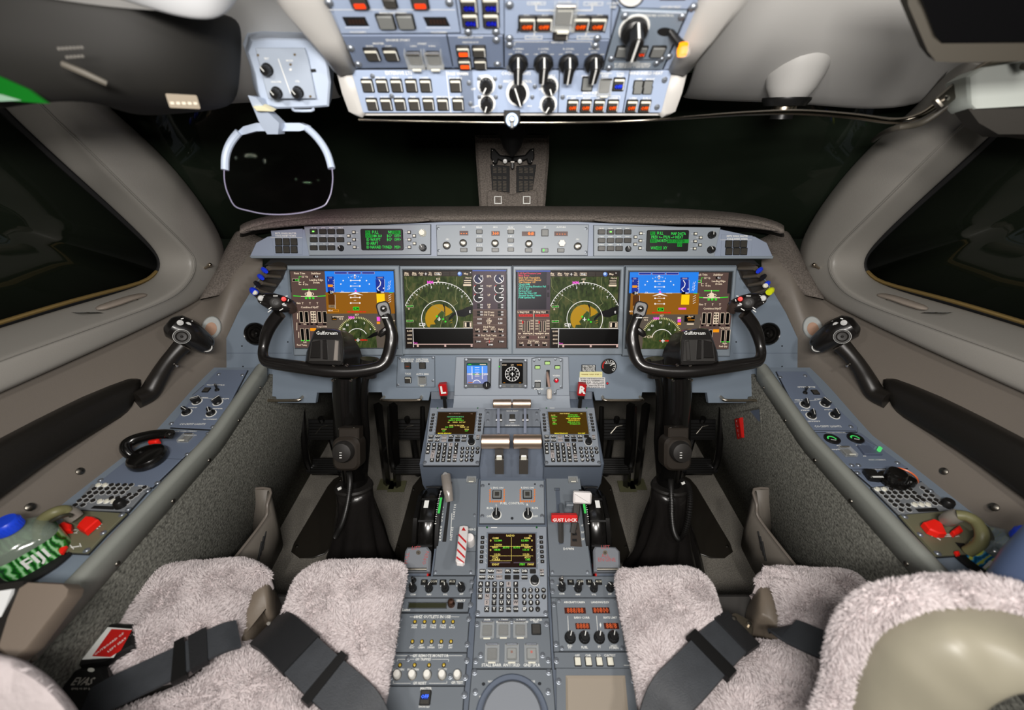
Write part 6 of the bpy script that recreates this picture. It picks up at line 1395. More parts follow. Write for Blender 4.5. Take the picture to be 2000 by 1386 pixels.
    mb = MB(); C1 = Lz(500, 545, .94); C2 = Lz(560, 655, .955); mb.tube([C1, C1.lerp(C2, .5), C2], [.012, .0125, .010], mat('dark_brown_trigger', (52, 42, 38), .35), 14, smooth=3); mb.obj('trigger', t)
    # inboard head
    mb = MB(); Mf = face(1622, 625, .945)
    mb.prism(rrect(.030, .036, .010, 5), -.014, .006, mat('yoke_head_grey_black', (44, 44, 46), .4), Mf @ RZ(-s*6), ch=.003); mb.obj('thumb_head', t)
    mb = MB(); mb.lathe([(.0075, 0), (.008, .003), (.0065, .0075), (.003, .0095), (0, .0098)], CHR, Mf @ T(0, .001, .005), 20); mb.obj('thumb_ball', t, label='polished round thumb button')
    mb = MB(); mb.box(.013, .0022, .001, WHT, face(1636, 724, .935) @ RZ(s*8)); mb.obj('white_mark', t)
    # column
    mb = MB(); C = [(682, 722, 1.02, .049), (682, 770, 1.05, .049), (686, 830, 1.08, .046), (690, 880, 1.11, .043), (694, 930, 1.14, .040), (698, 1000, 1.18, .040)]
    mb.tube([Lq(x, y, d) for x, y, d, r in C], [r for *_, r in C], BLKS, 16, smooth=3, flat=.8); mb.obj('column', t)
    mb = MB(); mb.tube([Lq(735, 705, .98), Lq(715, 740, 1.0), Lq(712, 800, 1.04), Lq(716, 860, 1.08), Lq(712, 920, 1.12)], [.008, .009, .009, .009, .009], BLKS, 10, smooth=4); mb.tube([Lq(722, 700, .99), Lq(720, 735, 1.0)], [.022, .02], YK, 14); mb.obj('side_link', t)
    for x, y in ((650, 742), (686, 742), (690, 836), (664, 837)): mb = MB(); mb.lathe([(.004, 0), (.004, .002), (0, .003)], CHR, T(*Lq(x, y, .985 if y < 800 else 1.005)) @ RX(70), 8); mb.obj('bolt', t)
    # microphone cup box on the column
    mb = MB(); Mb = T(*Lq(678, 885, 1.0)) @ RX(62)
    mb.prism(rrect(.066, .082, .020, 6), -.035, .010, mat('brown_black_plastic', (42, 37, 32), .4), Mb, ch=.006); mb.box(.050, .028, .03, mat('brown_black_plastic', (0, 0, 0)), Mb @ T(.004, .048, -.03), ch=.003); mb.obj('cup_holder', t)
    mb = MB(); mb.lathe([(.026, 0), (.026, .010), (.022, .019), (.010, .022), (0, .022)], YKM, Mb @ T(-s*-.003, .008, .008), 26); mb.obj('cup', t)
    mb = MB()
    for k in range(3): mb.box(.0055, .0016, .0004, WHT, Mb @ T(-.003, .010-k*.006, .031))
    mb.obj('white_mark', t)
    # gathered leather boot
    mb = MB(); rings = []; rnd = random.Random(5)
    for (x, y, d, rw, rd) in ((692, 948, 1.135, .046, .045), (693, 962, 1.14, .049, .048), (695, 985, 1.15, .050, .05), (697, 1010, 1.165, .058, .056), (699, 1045, 1.185, .070, .066), (702, 1085, 1.20, .083, .078), (704, 1120, 1.22, .098, .09), (706, 1160, 1.23, .115, .10)):
        c = Lq(x, y, d); fold = max(0, (y-962))/120
        rings.append([c+Vector((math.cos(a)*rw*(1+fold*.2*math.sin(8*a+1.2*math.sin(2*a)+y*.02)+fold*.12*math.cos(a*3+y*.03)), math.sin(a)*rd*(1+fold*.2*math.sin(8*a+y*.02)), fold*.004*math.sin(5*a))) for a in [2*math.pi*k/56 for k in range(56)]])
    for r in rings: pass
    lo = rings[-1]; z0 = -.004
    rings.append([Vector((p.x*1.05, p.y*1.05, z0)) for p in lo]) if lo[0].z > z0+.01 else None
    mb.loft(rings[::-1], mat('black_leather_boot', (30, 28, 27), .25, bump=.6, bscale=45)); mb.obj('boot', t, ang=80)
    mb = MB(); c = Lq(692, 950, 1.135); mb.lathe([(.049, -.006), (.051, 0), (.049, .006)], YKM, T(*c) @ RX(-20), 30); mb.obj('boot_collar', t)
    # coiled cord
    if s < 0: CP = [(682, 922, 1.05), (684, 940, 1.06), (681, 970, 1.075), (675, 1000, 1.085), (667, 1025, 1.10), (655, 1048, 1.12)]
    else: CP = [(2000-x, y, d) for x, y, d in ((1310, 935, 1.05), (1311, 960, 1.055), (1312, 1000, 1.065), (1316, 1035, 1.075), (1325, 1052, 1.08), (1336, 1042, 1.08), (1345, 1010, 1.075), (1348, 970, 1.065), (1343, 946, 1.06), (1330, 938, 1.055))]
    pts, _ = crom([Lq(*c) for c in CP], [1]*len(CP), 24); mb = MB(); n_ = len(pts)
    mb.tube(pts, [.0060+.0016*math.sin(i*math.pi/1.5) for i in range(n_)], mat('black_coiled_cord', (26, 25, 24), .4), 9); mb.obj('coiled_cord', t)
    mb = MB(); c = Lq(664, 953, 1.06) if s < 0 else Lq(667, 942, 1.055); mb.box(.009, .007, .006, WHT, T(*c) @ RX(60) @ RZ(25), ch=.001); mb.obj('white_clip', t)
yoke(-1); yoke(1)

# ------------------------------------------------------------------ rudder pedals
def pedal(s, xin, label, dz=0):
    def q(x, y, d): return pd(mx(s, x), y, d)
    c = q(xin, 905, 1.42); t = thing('rudder_pedal', label, 'rudder pedal', T(c.x, c.y, 0)); iv = t.matrix_world.inverted(); z0 = c.z
    pm = BLKS
    for dx in (-.055, .055):
        mb = MB(); mb.tube([(dx, .06, z0+.20), (dx, .02, z0+.12), (dx, -.01, z0+.03), (dx, -.005, z0-.03)], [.008, .010, .011, .010], pm, 8, smooth=3); mb.obj('side_arm', t)
        mb = MB(); mb.lathe([(.013, -.008), (.013, .008)], BLKM, T(dx, -.005, z0-.02) @ RY(90), 14); mb.obj('pivot', t)
    mb = MB(); mb.box(.095, .055, .010, BLK, T(0, .0, z0-.012) @ RX(35), ch=.002)
    for k in range(7): mb.box(.093, .0035, .004, pm, T(0, .0, z0-.012) @ RX(35) @ T(0, -.022+k*.0075, .010))
    mb.obj('foot_plate', t)
    mb = MB(); mb.box(.095, .070, .008, BLK, T(0, .045, z0+.115) @ RX(62), ch=.002)
    for k in range(6): mb.box(.085, .003, .003, pm, T(0, .045, z0+.115) @ RX(62) @ T(0, -.028+k*.010, .008))
    mb.tube([T(0, .045, z0+.115) @ RX(62) @ Vector(p) for p in ((-.02, -.012, .011), (.0, .012, .011), (.02, .016, .011))], .0016, STEEL, 6); mb.obj('toe_plate', t)
    mb = MB(); mb.tube([(-.05, -.008, z0-.035), (.05, -.008, z0-.035)], .009, pm, 10); mb.obj('cross_bar', t)
    mb = MB(); mb.tube([(.0, .08, .0), (0, .08, z0+.05), (0, .05, z0+.16)], [.014, .012, .010], pm, 8); mb.obj('post', t)
for s in (-1, 1):
    pedal(s, 800, 'black ribbed rudder pedal between the %s column and the pedestal' % SIDE[s]); pedal(s, 636, 'black ribbed rudder pedal outboard of the %s column' % SIDE[s])
    # tall dark push rods
    for i, (xa, xb, ya, yb) in enumerate(((738, 756, 790, 916), (768, 776, 790, 920))):
        a = pd(mx(s, xa), ya, 1.25); b = pZ(mx(s, xb), yb+30, -1.165); t = thing('push_rod', 'black %s push rod going down to the floor inboard of the %s column' % (('outer', 'inner')[i], SIDE[s]), 'rod', T(*b)); mb = MB()
        mb.tube([a-b, Vector((0, 0, 0))], .011, BLKS, 4, flat=1.2); mb.obj('rod', t); mb = MB(); mb.box(.06, .05, .004, mat('olive_floor_bracket', (96, 96, 70), .6), T(0, 0, .0)); mb.obj('foot_bracket', t)
# dim background behind the pedals: pale ledge with a red striped tag
t = thing('bulkhead_ledge', 'pale grey ledge across the dark footwell behind the rudder pedals', 'ledge', T(0, 1.75, 0)); mb = MB(); mb.box(1.5, .06, .10, mat('pale_ledge_paint', (150, 148, 142), .6), T(0, 0, .30), ch=.004); mb.obj('board', t)
mb = MB(); mb.box(1.5, .004, .28, P5, T(0, -.01, .0)); mb.obj('lower_board', t)
for px, py, nm in ((722, 845, 'left'), (1271, 820, 'right')):
    c = pY(px, py, 1.50); t = thing('red_streamer', 'narrow red and white striped tag hanging behind the %s column' % nm, 'tag', T(*c)); mb = MB(); mb.box(.022, .003, .085, mat('red_paint', (0, 0, 0)), T(0, 0, -.04)); mb.box(.004, .0034, .085, WHT, T(0, -.0002, -.04)); mb.obj('strip', t)

# black scuff plates on the floor
def plate(label, pts):
    P_ = [pZ(x, y, -1.17) for x, y in pts]; c = sum(P_, Vector())/len(P_); t = thing('floor_plate', label, 'floor plate', T(c.x, c.y, 0)); mb = MB()
    o = [(p.x-c.x, p.y-c.y) for p in P_]; mb.prism(o, .0, .004, mat('dark_brown_plate', (38, 35, 30), .35, coat=.2), ch=.0015); mb.obj('plate', t)
    for i in (0, len(o)//3, 2*len(o)//3): q_ = Vector(o[i]).lerp(Vector((0, 0)), .14); mb = MB(); mb.lathe([(.005, .004), (.004, .0055), (0, .006)], STEEL, T(q_.x, q_.y, 0), 10); mb.obj('screw', t)
for s in (-1, 1):
    X = lambda x: mx(s, x)
    plate('long dark floor plate with rounded ends outboard of the %s column boot' % SIDE[s], [(X(569), 1078), (X(574), 1062), (X(640), 950), (X(652), 936), (X(668), 928), (X(700), 930), (X(712), 960), (X(690), 1000), (X(655), 1060), (X(635), 1082), (X(612), 1090), (X(585), 1090)])
    plate('dark floor plate beside the %s flank of the pedestal' % SIDE[s], [(X(770), 1080), (X(790), 1010), (X(806), 950), (X(822), 930), (X(850), 926), (X(862), 960), (X(858), 1100), (X(780), 1100)])

# ------------------------------------------------------------------ side ledges
FLA = Frame(rel(.70, LEDZ), rel(.925, -.573))
FLB = Frame(rel(.20, LEDZ), rel(.70, LEDZ))
LP = mat('ledge_panel_paint', (104, 115, 134), .42, bump=.05, bscale=900, var=.03)
def clamp_mod(name, label, F, pts, zf, m, th=.003, **k): return module(name, label, F, pts, zf, m, th, **k)
def rocker(t, D, x, y, w=.016, g=False): return button(t, D, x, y, 'dark', w, guard=g, ht=.004)
def toggle(t, D, x, y):
    a, b = D.p(x, y); mb = MB(); mb.lathe([(.0055, 0), (.0045, .004), (.002, .005), (.0028, .016), (0, .018)], BLK, T(a, b, D.base) @ RX(-15), 12); mb.lathe([(.0006, .0), (.003, .017), (0, .020)], CHR, T(a, b, D.base) @ RX(-15), 8); return mb.obj('toggle', t)
t, D = clamp_mod('side_lights_panel', 'cockpit lights panel with four black knobs at the front of the left ledge', FLA, [(1478, 72), (1672, 76), (1560, 290), (1450, 478), (1150, 462), (1310, 250)], Z7, LP)
rocker(t, D, 1398, 214); toggle(t, D, 1470, 215); D.scrib(1400, 1520, 180, 9, WHT); D.line([(1370, 268), (1530, 275)], 2, WHT)
for x, y, r_ in ((1335, 292, -60), (1475, 298, -30), (1265, 365, 60), (1430, 372, 40)): knob(t, D, x, y, bar_me(.0092, .016, 1.25), r_, 'black knob on a white ring'); D.scrib(x+10, x+75, y-26 if y < 330 else y-32, 8, WHT)
D.scrib(1375, 1470, 412, 8, WHT); D.txt(1303, 445, 'COCKPIT LIGHTS', 15, WHT); D.line([(1160, 468), (1440, 482)], 3, LINE); D.line([(1300, 250), (1380, 180)], 2, LINE)
screws(t, D, [(1480, 108), (1640, 112), (1160, 440), (1440, 462)], .004); done(t, D)
t, D = clamp_mod('side_lights_panel', 'cockpit lights panel with four black knobs at the front of the right ledge', FLA, [(115, 75), (290, 75), (430, 250), (600, 410), (600, 436), (322, 440), (210, 260)], Z8, LP)
toggle(t, D, 284, 208); rocker(t, D, 345, 204); D.scrib(240, 350, 172, 9, WHT); D.line([(220, 262), (360, 250)], 2, WHT)
for x, y, r_ in ((282, 280, -20), (402, 275, 20), (320, 346, -20), (460, 343, -10)): knob(t, D, x, y, bar_me(.0092, .016, 1.25), r_, 'black knob on a white ring'); D.scrib(x-60, x-10, y-30 if y < 330 else y-34, 8, WHT)
D.scrib(290, 375, 378, 8, WHT); D.txt(422, 409, 'COCKPIT LIGHTS', 14, WHT); D.line([(330, 432), (590, 436)], 3, LINE)
screws(t, D, [(135, 112), (285, 104), (290, 418), (560, 410)], .004); done(t, D)
# left: nose wheel steering
t, D = clamp_mod('tiller_panel', 'steering panel on the left ledge under the black tiller lever', FLB, [(1160, 482), (1440, 490), (1225, 680), (1030, 868), (655, 845), (850, 690)], Z7, LP, .002)
D.txt(1255, 492, 'NOSE WHEEL STEERING', 11, WHT); rocker(t, D, 1262, 546, .018, True); D.scrib(1240, 1330, 520, 8, WHT); D.line([(860, 665), (1240, 682)], 2, LINE)
D.scrib(930, 985, 862, 8, WHT); screws(t, D, [(1408, 505), (1268, 648), (1066, 842), (680, 824)], .004); done(t, D)
b_ = pZ(*Z7(1010, 690), LEDZ+.004); t = thing('steering_tiller', 'glossy black tiller lever curling over a round black base on the left ledge', 'steering tiller', T(*b_)); iv = t.matrix_world.inverted()
mb = MB(); mb.lathe([(.032, 0), (.034, .004), (.034, .013), (.031, .018), (.024, .021), (0, .022)], BLKS, I4, 36); mb.obj('base_disc', t)
mb = MB(); P_ = [(940, 660, .012), (890, 655, .018), (855, 618, .028), (858, 578, .034), (915, 545, .036), (1020, 518, .036), (1100, 510, .034), (1160, 512, .032)]
mb.tube([iv @ (pZ(*Z7(x, y), LEDZ+h)) for x, y, h in P_], [.008, .0095, .0105, .0105, .0105, .010, .010, .010], BLKS, 14, smooth=5); mb.obj('lever', t)
mb = MB(); mb.lathe([(.0100, 0), (.0095, .003), (.004, .0035), (.003, .003), (0, .003)], BLKS, T(*(iv @ pZ(*Z7(1150, 512), LEDZ+.042))) @ RX(10), 18); mb.lathe([(.003, .0), (0, .003)], CHR, T(*(iv @ pZ(*Z7(1146, 512), LEDZ+.047))), 8); mb.obj('end_cap', t)
mb = MB(); p = iv @ pZ(*Z7(1052, 578), LEDZ+.01); mb.box(.02, .012, .012, REDB, T(*p), ch=.003, r=.004); p = iv @ pZ(*Z7(1030, 495), LEDZ+.03); mb.tube([p, p+Vector((.008, 0, .002))], .003, REDB, 8); mb.obj('red_trigger', t, label='small red trigger')
# right: oxygen / steering style panel with gauges
t, D = clamp_mod('oxygen_gauge_panel', 'panel with two round green-lit gauges on the right ledge', FLB, [(330, 445), (620, 445), (770, 560), (900, 655), (560, 660), (440, 560)], Z8, LP, .002)
D.txt(470, 446, 'OXYGEN PRESSURE', 10, WHT)
for x, y in ((445, 487), (585, 483)):
    a, b = D.p(x, y); mb = MB(); mb.lathe([(.0155, 0), (.0155, .004), (.0125, .004), (.012, .0015), (0, .0015)], BLK, T(a, b, .002), 28); gm = em((70, 215, 100), .85)
    D2g = Draw(mb, FLB, D.org, Z8, .0045, .002); mb.add([(a+.0095*math.cos(w_), b+.0095*math.sin(w_), .0042) for w_ in [math.radians(-10+k*10) for k in range(20)]]+[(a+.0065*math.cos(w_), b+.0065*math.sin(w_), .0042) for w_ in [math.radians(-10+k*10) for k in range(20)]], [(k, k+1, 21+k, 20+k) for k in range(19)], gm); mb.box(.010, .0015, .0004, WHT, T(a+.001, b-.003, .004) @ RZ(-15)); mb.obj('gauge', t, label='round gauge with a green lit arc')
rocker(t, D, 537, 568, .019, True); D.scrib(470, 500, 524, 8, WHT); D.scrib(590, 620, 522, 8, WHT); D.scrib(445, 500, 548, 8, WHT); D.txt(718, 610, 'HIGH 2 STEERING', 9, WHT); D.scrib(630, 655, 588, 8, WHT)
a, b = D.p(680, 560); mb = MB(); mb.prism([(-.017, 0), (.017, 0), (.010, .026), (-.010, .026)], -.002, .002, LP, T(a+.006, b, .0) @ RY(-90) @ RX(0) @ RZ(0), ch=.001); mb.prism([(-.02, -.012), (.018, -.012), (.012, .012), (-.014, .016)], 0, .006, PANELD, T(a-.004, b, .002), ch=.001); mb.box(.004, .006, .012, em((90, 225, 120), .8), T(a+.0105, b-.004, .006)); mb.obj('selector', t, label='blue-grey selector block with a small green light')
screws(t, D, [(330, 462), (565, 642), (605, 692-50), (840, 628), (418, 545), (730, 540)], .004); done(t, D)
t, D = clamp_mod('mask_control_panel', 'panel with two large black knobs and an orange ring on the right ledge', FLB, [(568, 664), (905, 662), (985, 735), (690, 770)], Z8, LP, .002)
D.txt(720, 668, 'OXYGEN SYSTEM', 9, WHT); D.scrib(690, 770, 688, 9, WHT)
a, b = D.p(680, 712); mb = MB(); mb.box(.022, .026, .012, BLK, T(a, b, .002) @ RZ(-10), ch=.003, r=.004); mb.box(.020, .003, .001, WHT, T(a, b-.0115, .014)); mb.obj('rocker', t)
a, b = D.p(808, 740); mb = MB(); mb.lathe([(.024, 0), (.024, .005), (.017, .007), (.0165, .022), (.0145, .026), (0, .026)], BLKS, T(a, b, .002), 26); mb.obj('knob', t, label='large black knob')
a, b = D.p(905, 755); mb = MB(); mb.lathe([(.010, 0), (.010, .012), (.008, .014), (0, .014)], BLKS, T(a, b, .002), 20); mb.obj('knob', t)
a, b = D.p(862, 715); mb = MB(); mb.lathe([(.0205, .003), (.022, .005), (.0205, .007), (.019, .005), (.0205, .003)], mat('orange_ring', (222, 110, 60), .35), T(a+.004, b, .002), 30, cap=False); mb.lathe([(.014, 0), (.013, .006), (0, .007)], SATIN, T(a+.004, b-.002, .002), 20); mb.obj('orange_ring', t, label='thin orange ring round a brass boss')
screws(t, D, [(600, 688), (885, 672)], .004); done(t, D)
# keypads of both ledges
def keypad(side, pts, zf, rows, white, dispr, kn, pitch):
    t, D = clamp_mod('audio_keypad', 'dense audio keypad with small round keys on the %s ledge' % side, FLB, pts, zf, mat('keypad_grey', (116, 120, 124), .45), .003)
    kd = lib('round_key', lambda m: (m.lathe([(.0050, 0), (.0050, .0006), (0, .0006)], mat('pale_key_ring', (176, 178, 178), .5), I4, 12), m.lathe([(.0036, .0006), (.0034, .003), (0, .0034)], KM, I4, 12)))
    kw = lib('round_key_white', lambda m: (m.lathe([(.0052, 0), (.0052, .0006), (0, .0006)], WHT, I4, 12), m.lathe([(.0040, .0006), (.0037, .0035), (0, .004)], WHTL, I4, 12)))
    for y, xs in rows:
        for x in xs:
            a, b = D.p(x, y); put(kw if (x, y) in white else kd, 'key', t, T(a, b, .003), 'white round key' if (x, y) in white else None)
    D.poly(dispr, BLKM); knob(t, D, *kn, lib('pad_knob', lambda m: m.lathe([(.0095, 0), (.009, .010), (.007, .013), (0, .013)], BLK, I4, 20)))
    screws(t, D, pitch, .004); done(t, D)
keypad('left', [(620, 848), (1015, 866), (865, 1032), (478, 1016)], Z7, [(858, (668, 712, 757, 800, 845, 890)), (874, (980,)), (884, (640, 684, 727, 770, 815, 862)), (897, (948,)), (911, (607, 652, 695, 740, 786, 832)), (924, (877, 922)), (937, (574, 618)), (945, (757, 800, 846, 892)), (964, (541, 587, 632)), (968, (680, 724, 768)), (978, (862,)), (994, (512, 564))],
    {(668, 858), (712, 858), (680, 968), (724, 968), (768, 968)}, [(640, 995), (790, 1000), (768, 1022), (612, 1015)], (820, 995), [(1000, 895), (868, 1020)])
keypad('right', [(690, 775), (990, 740), (1190, 905), (850, 935)], Z8, [(788, (718, 760, 800, 840, 878, 914)), (780, (990,)), (810, (745, 786, 823, 862, 902, 940)), (802, (1016,)), (834, (770, 810, 850, 890, 928, 966)), (826, (1005, 1045)), (860, (797, 837)), (853, (955, 993, 1032, 1070)), (884, (823, 864, 902)), (880, (942, 982, 1022)), (874, (1062, 1098)), (913, (860, 908))],
    {(718, 788), (760, 788), (942, 880), (982, 880), (1022, 880)}, [(945, 903), (1075, 897), (1092, 918), (968, 924)], (1135, 882), [(1040, 795), (1175, 915)])
# oxygen mask stowage boxes
def maskbox(side, pts, zf, reds, hose, conn, hole, logo, tag):
    t, D = clamp_mod('oxygen_mask_box', 'olive oxygen mask box with red tabs and a hose on the %s ledge' % side, FLB, pts, zf, OLIVE, .004)
    D.poly(hole, BLKM)
    for (x0, y0, x1, y1) in logo: D.line([(x0, y0), (x1, y1)], 7, WHT)
    D.frame(*tag, 3, WHT); D.txt((tag[0]+tag[2])/2, (tag[1]+tag[3])/2, 'TEST', 16, WHT)
    c = [zf(*p) for p in pts]; D.line([pts[-1], pts[-2]], 2, mat('olive_dark', (78, 76, 58), .5)); done(t, D, 'lid')
    iv = t.matrix_world.inverted()
    for k, r in enumerate(reds):
        mb = MB(); P_ = [iv @ pZ(*zf(*p), LEDZ+.02) for p in r]; mb.prism([(p.x, p.y) for p in P_], .006, .018-.003*k, REDB, ch=.002); mb.obj('red_tab', t, label='bright red tab')
    mb = MB(); mb.tube([iv @ pZ(*zf(x, y), LEDZ+h) for x, y, h in hose], .0085, mat('olive_hose', (110, 108, 74), .45), 12, smooth=6); mb.obj('hose', t)
    mb = MB(); mb.tube([iv @ pZ(*zf(x, y), LEDZ+h) for x, y, h in hose], .003, mat('dark_cord', (44, 44, 34), .5), 8, smooth=6, M=T(.012, -.006, -.004)); mb.obj('cord', t)
    mb = MB(); mb.tube([iv @ pZ(*zf(x, y), LEDZ+h) for x, y, h in conn], [.010, .0115, .010], mat('grey_connector', (120, 116, 108), .4), 14, smooth=3); mb.obj('connector', t)
    screws(t, D, [(p[0]*.9+sum(q[0] for q in pts)/len(pts)*.1, p[1]*.9+sum(q[1] for q in pts)/len(pts)*.1) for p in pts], .004)
maskbox('left', [(480, 1022), (855, 1045), (715, 1180), (590, 1312), (300, 1300), (380, 1150)], Z7, [[(525, 1105), (575, 1055), (625, 1060), (660, 1080), (565, 1162), (510, 1130)], [(385, 1105), (420, 1085), (470, 1105), (465, 1145), (410, 1150)], [(365, 1255), (430, 1240), (400, 1290), (380, 1290)]],
    [(270, 1200, .01), (265, 1140, .03), (300, 1080, .045), (370, 1040, .05), (430, 1025, .045), (450, 1035, .04)], [(440, 1030, .04), (480, 1050, .03), (520, 1080, .02)], [(365, 1240), (400, 1210), (445, 1215), (420, 1270), (385, 1300)], [(610, 1148, 665, 1150), (625, 1134, 680, 1136), (640, 1118, 692, 1120), (480, 1278, 540, 1270), (475, 1262, 500, 1290), (540, 1250, 550, 1275)], (420, 1158, 525, 1182))
maskbox('right', [(855, 940), (1195, 910), (1330, 1020), (1460, 1160), (1075, 1185), (960, 1060)], Z8, [[(1003, 975), (1065, 955), (1115, 980), (1145, 1045), (1100, 1045), (1040, 1020)], [(1180, 1020), (1225, 985), (1250, 1020), (1200, 1045)], [(1205, 1135), (1230, 1130), (1240, 1155), (1222, 1160)]],
    [(1262, 1162, .01), (1330, 1120, .03), (1350, 1060, .045), (1320, 990, .05), (1260, 950, .05), (1200, 942, .045)], [(1210, 942, .045), (1170, 955, .035), (1130, 975, .02)], [(1185, 1105), (1240, 1110), (1270, 1150), (1250, 1172), (1205, 1130)], [(1015, 1025, 1022, 1045), (1030, 1040, 1050, 1070), (1052, 1060, 1100, 1092), (1070, 1048, 1090, 1066)], (1105, 1055, 1205, 1072))

# cup holders and water bottles
def bottle(side, c, capc, leanx, lab, liquid):
    t = thing('water_bottle', lab, 'water bottle', T(*c) @ RY(leanx) @ RZ(58 if side == 'left' else -58))
    BG = mat('bottle_'+side+'_glass', liquid[0], .08, alpha=.45, spec=.9)
    mb = MB(); r = .032
    prof = [(.034, 0), (.039, .004), (.040, .05), (.040, .088), (.036, .102), (.022, .114), (.0125, .119), (.0125, .126)]
    rings = []
    for rr_, z in prof:
        k = 1.0 if rr_ > .02 else 0; rings.append([Vector(((abs(math.cos(a))**(.55 if k else 1))*math.copysign(rr_, math.cos(a)), (abs(math.sin(a))**(.55 if k else 1))*math.copysign(rr_, math.sin(a)), z)) for a in [2*math.pi*i/36 for i in range(36)]])
    mb.loft(rings, BG); mb.obj('shell', t, ang=50)
    mb = MB(); LBm = bpy.data.materials.new('bottle_label_'+side); LBm.use_nodes = True; nt = LBm.node_tree; b = nt.nodes['Principled BSDF']
    n = nt.nodes.new('ShaderNodeTexWave'); n.inputs['Scale'].default_value = 38; n.inputs['Distortion'].default_value = 9; n.inputs['Detail'].default_value = 3; tc = nt.nodes.new('ShaderNodeTexCoord'); nt.links.new(tc.outputs['Object'], n.inputs['Vector'])
    rp = nt.nodes.new('ShaderNodeValToRGB'); cols = liquid[1]; rp.color_ramp.elements[0].color = lin(cols[0])+(1,); rp.color_ramp.elements[1].color = lin(cols[2])+(1,); e_ = rp.color_ramp.elements.new(.5); e_.color = lin(cols[1])+(1,)
    nt.links.new(n.outputs['Fac'], rp.inputs['Fac']); nt.links.new(rp.outputs['Color'], b.inputs['Base Color']); b.inputs['Roughness'].default_value = .25
    lr = [[Vector(((abs(math.cos(a))**.55)*math.copysign(.0408, math.cos(a)), (abs(math.sin(a))**.55)*math.copysign(.0408, math.sin(a)), z)) for a in [2*math.pi*i/36 for i in range(36)]] for z in (.030, .094)]
    mb.loft(lr, LBm, cap=False); mb.text('FIJI', .026, WHT, T(0, -.0412, .076) @ RX(90), bold=.02, sx=.95); mb.obj('label', t, label='printed label with white letters FIJI')
    if capc:
        mb = MB(); mb.lathe([(.0165, 0), (.0175, .002), (.0172, .015), (.015, .0185), (0, .019)], capc, T(0, 0, .120), 28)
        for k in range(24): a = 15*k; mb.box(.001, .002, .012, capc, RZ(a) @ T(.0172, 0, .122))
        mb.obj('cap', t, label='blue screw cap')
for s, cx, cy in ((-1, 98, 1105), (1, 1945, 1120)):
    c = pZ(cx, cy, LEDZ); t = thing('drink_holder', 'round black drink holder sunk in the %s ledge around the bottle' % SIDE[s], 'cup holder', T(s*.770, .41, c.z)); mb = MB()
    mb.lathe([(.056, -.001), (.056, .003), (.051, .004), (.050, .001), (0, .001)], BLKM, I4, 36); mb.obj('ring', t)
    if s < 0: bottle('left', (-.770, .415, CAMZ-.672), mat('blue_cap', (30, 70, 215), .35), -4, 'square water bottle with blue cap and green FIJI label in the left cup holder', ((150, 165, 150), ((16, 60, 22), (40, 130, 40), (150, 200, 150))))
    else: bottle('right', (.775, .400, CAMZ-.680), mat('blue_cap', (0, 0, 0)), 4, 'water bottle with a blue and yellow FIJI label in the right cup holder', ((150, 165, 170), ((12, 70, 110), (40, 140, 190), (190, 200, 60))))

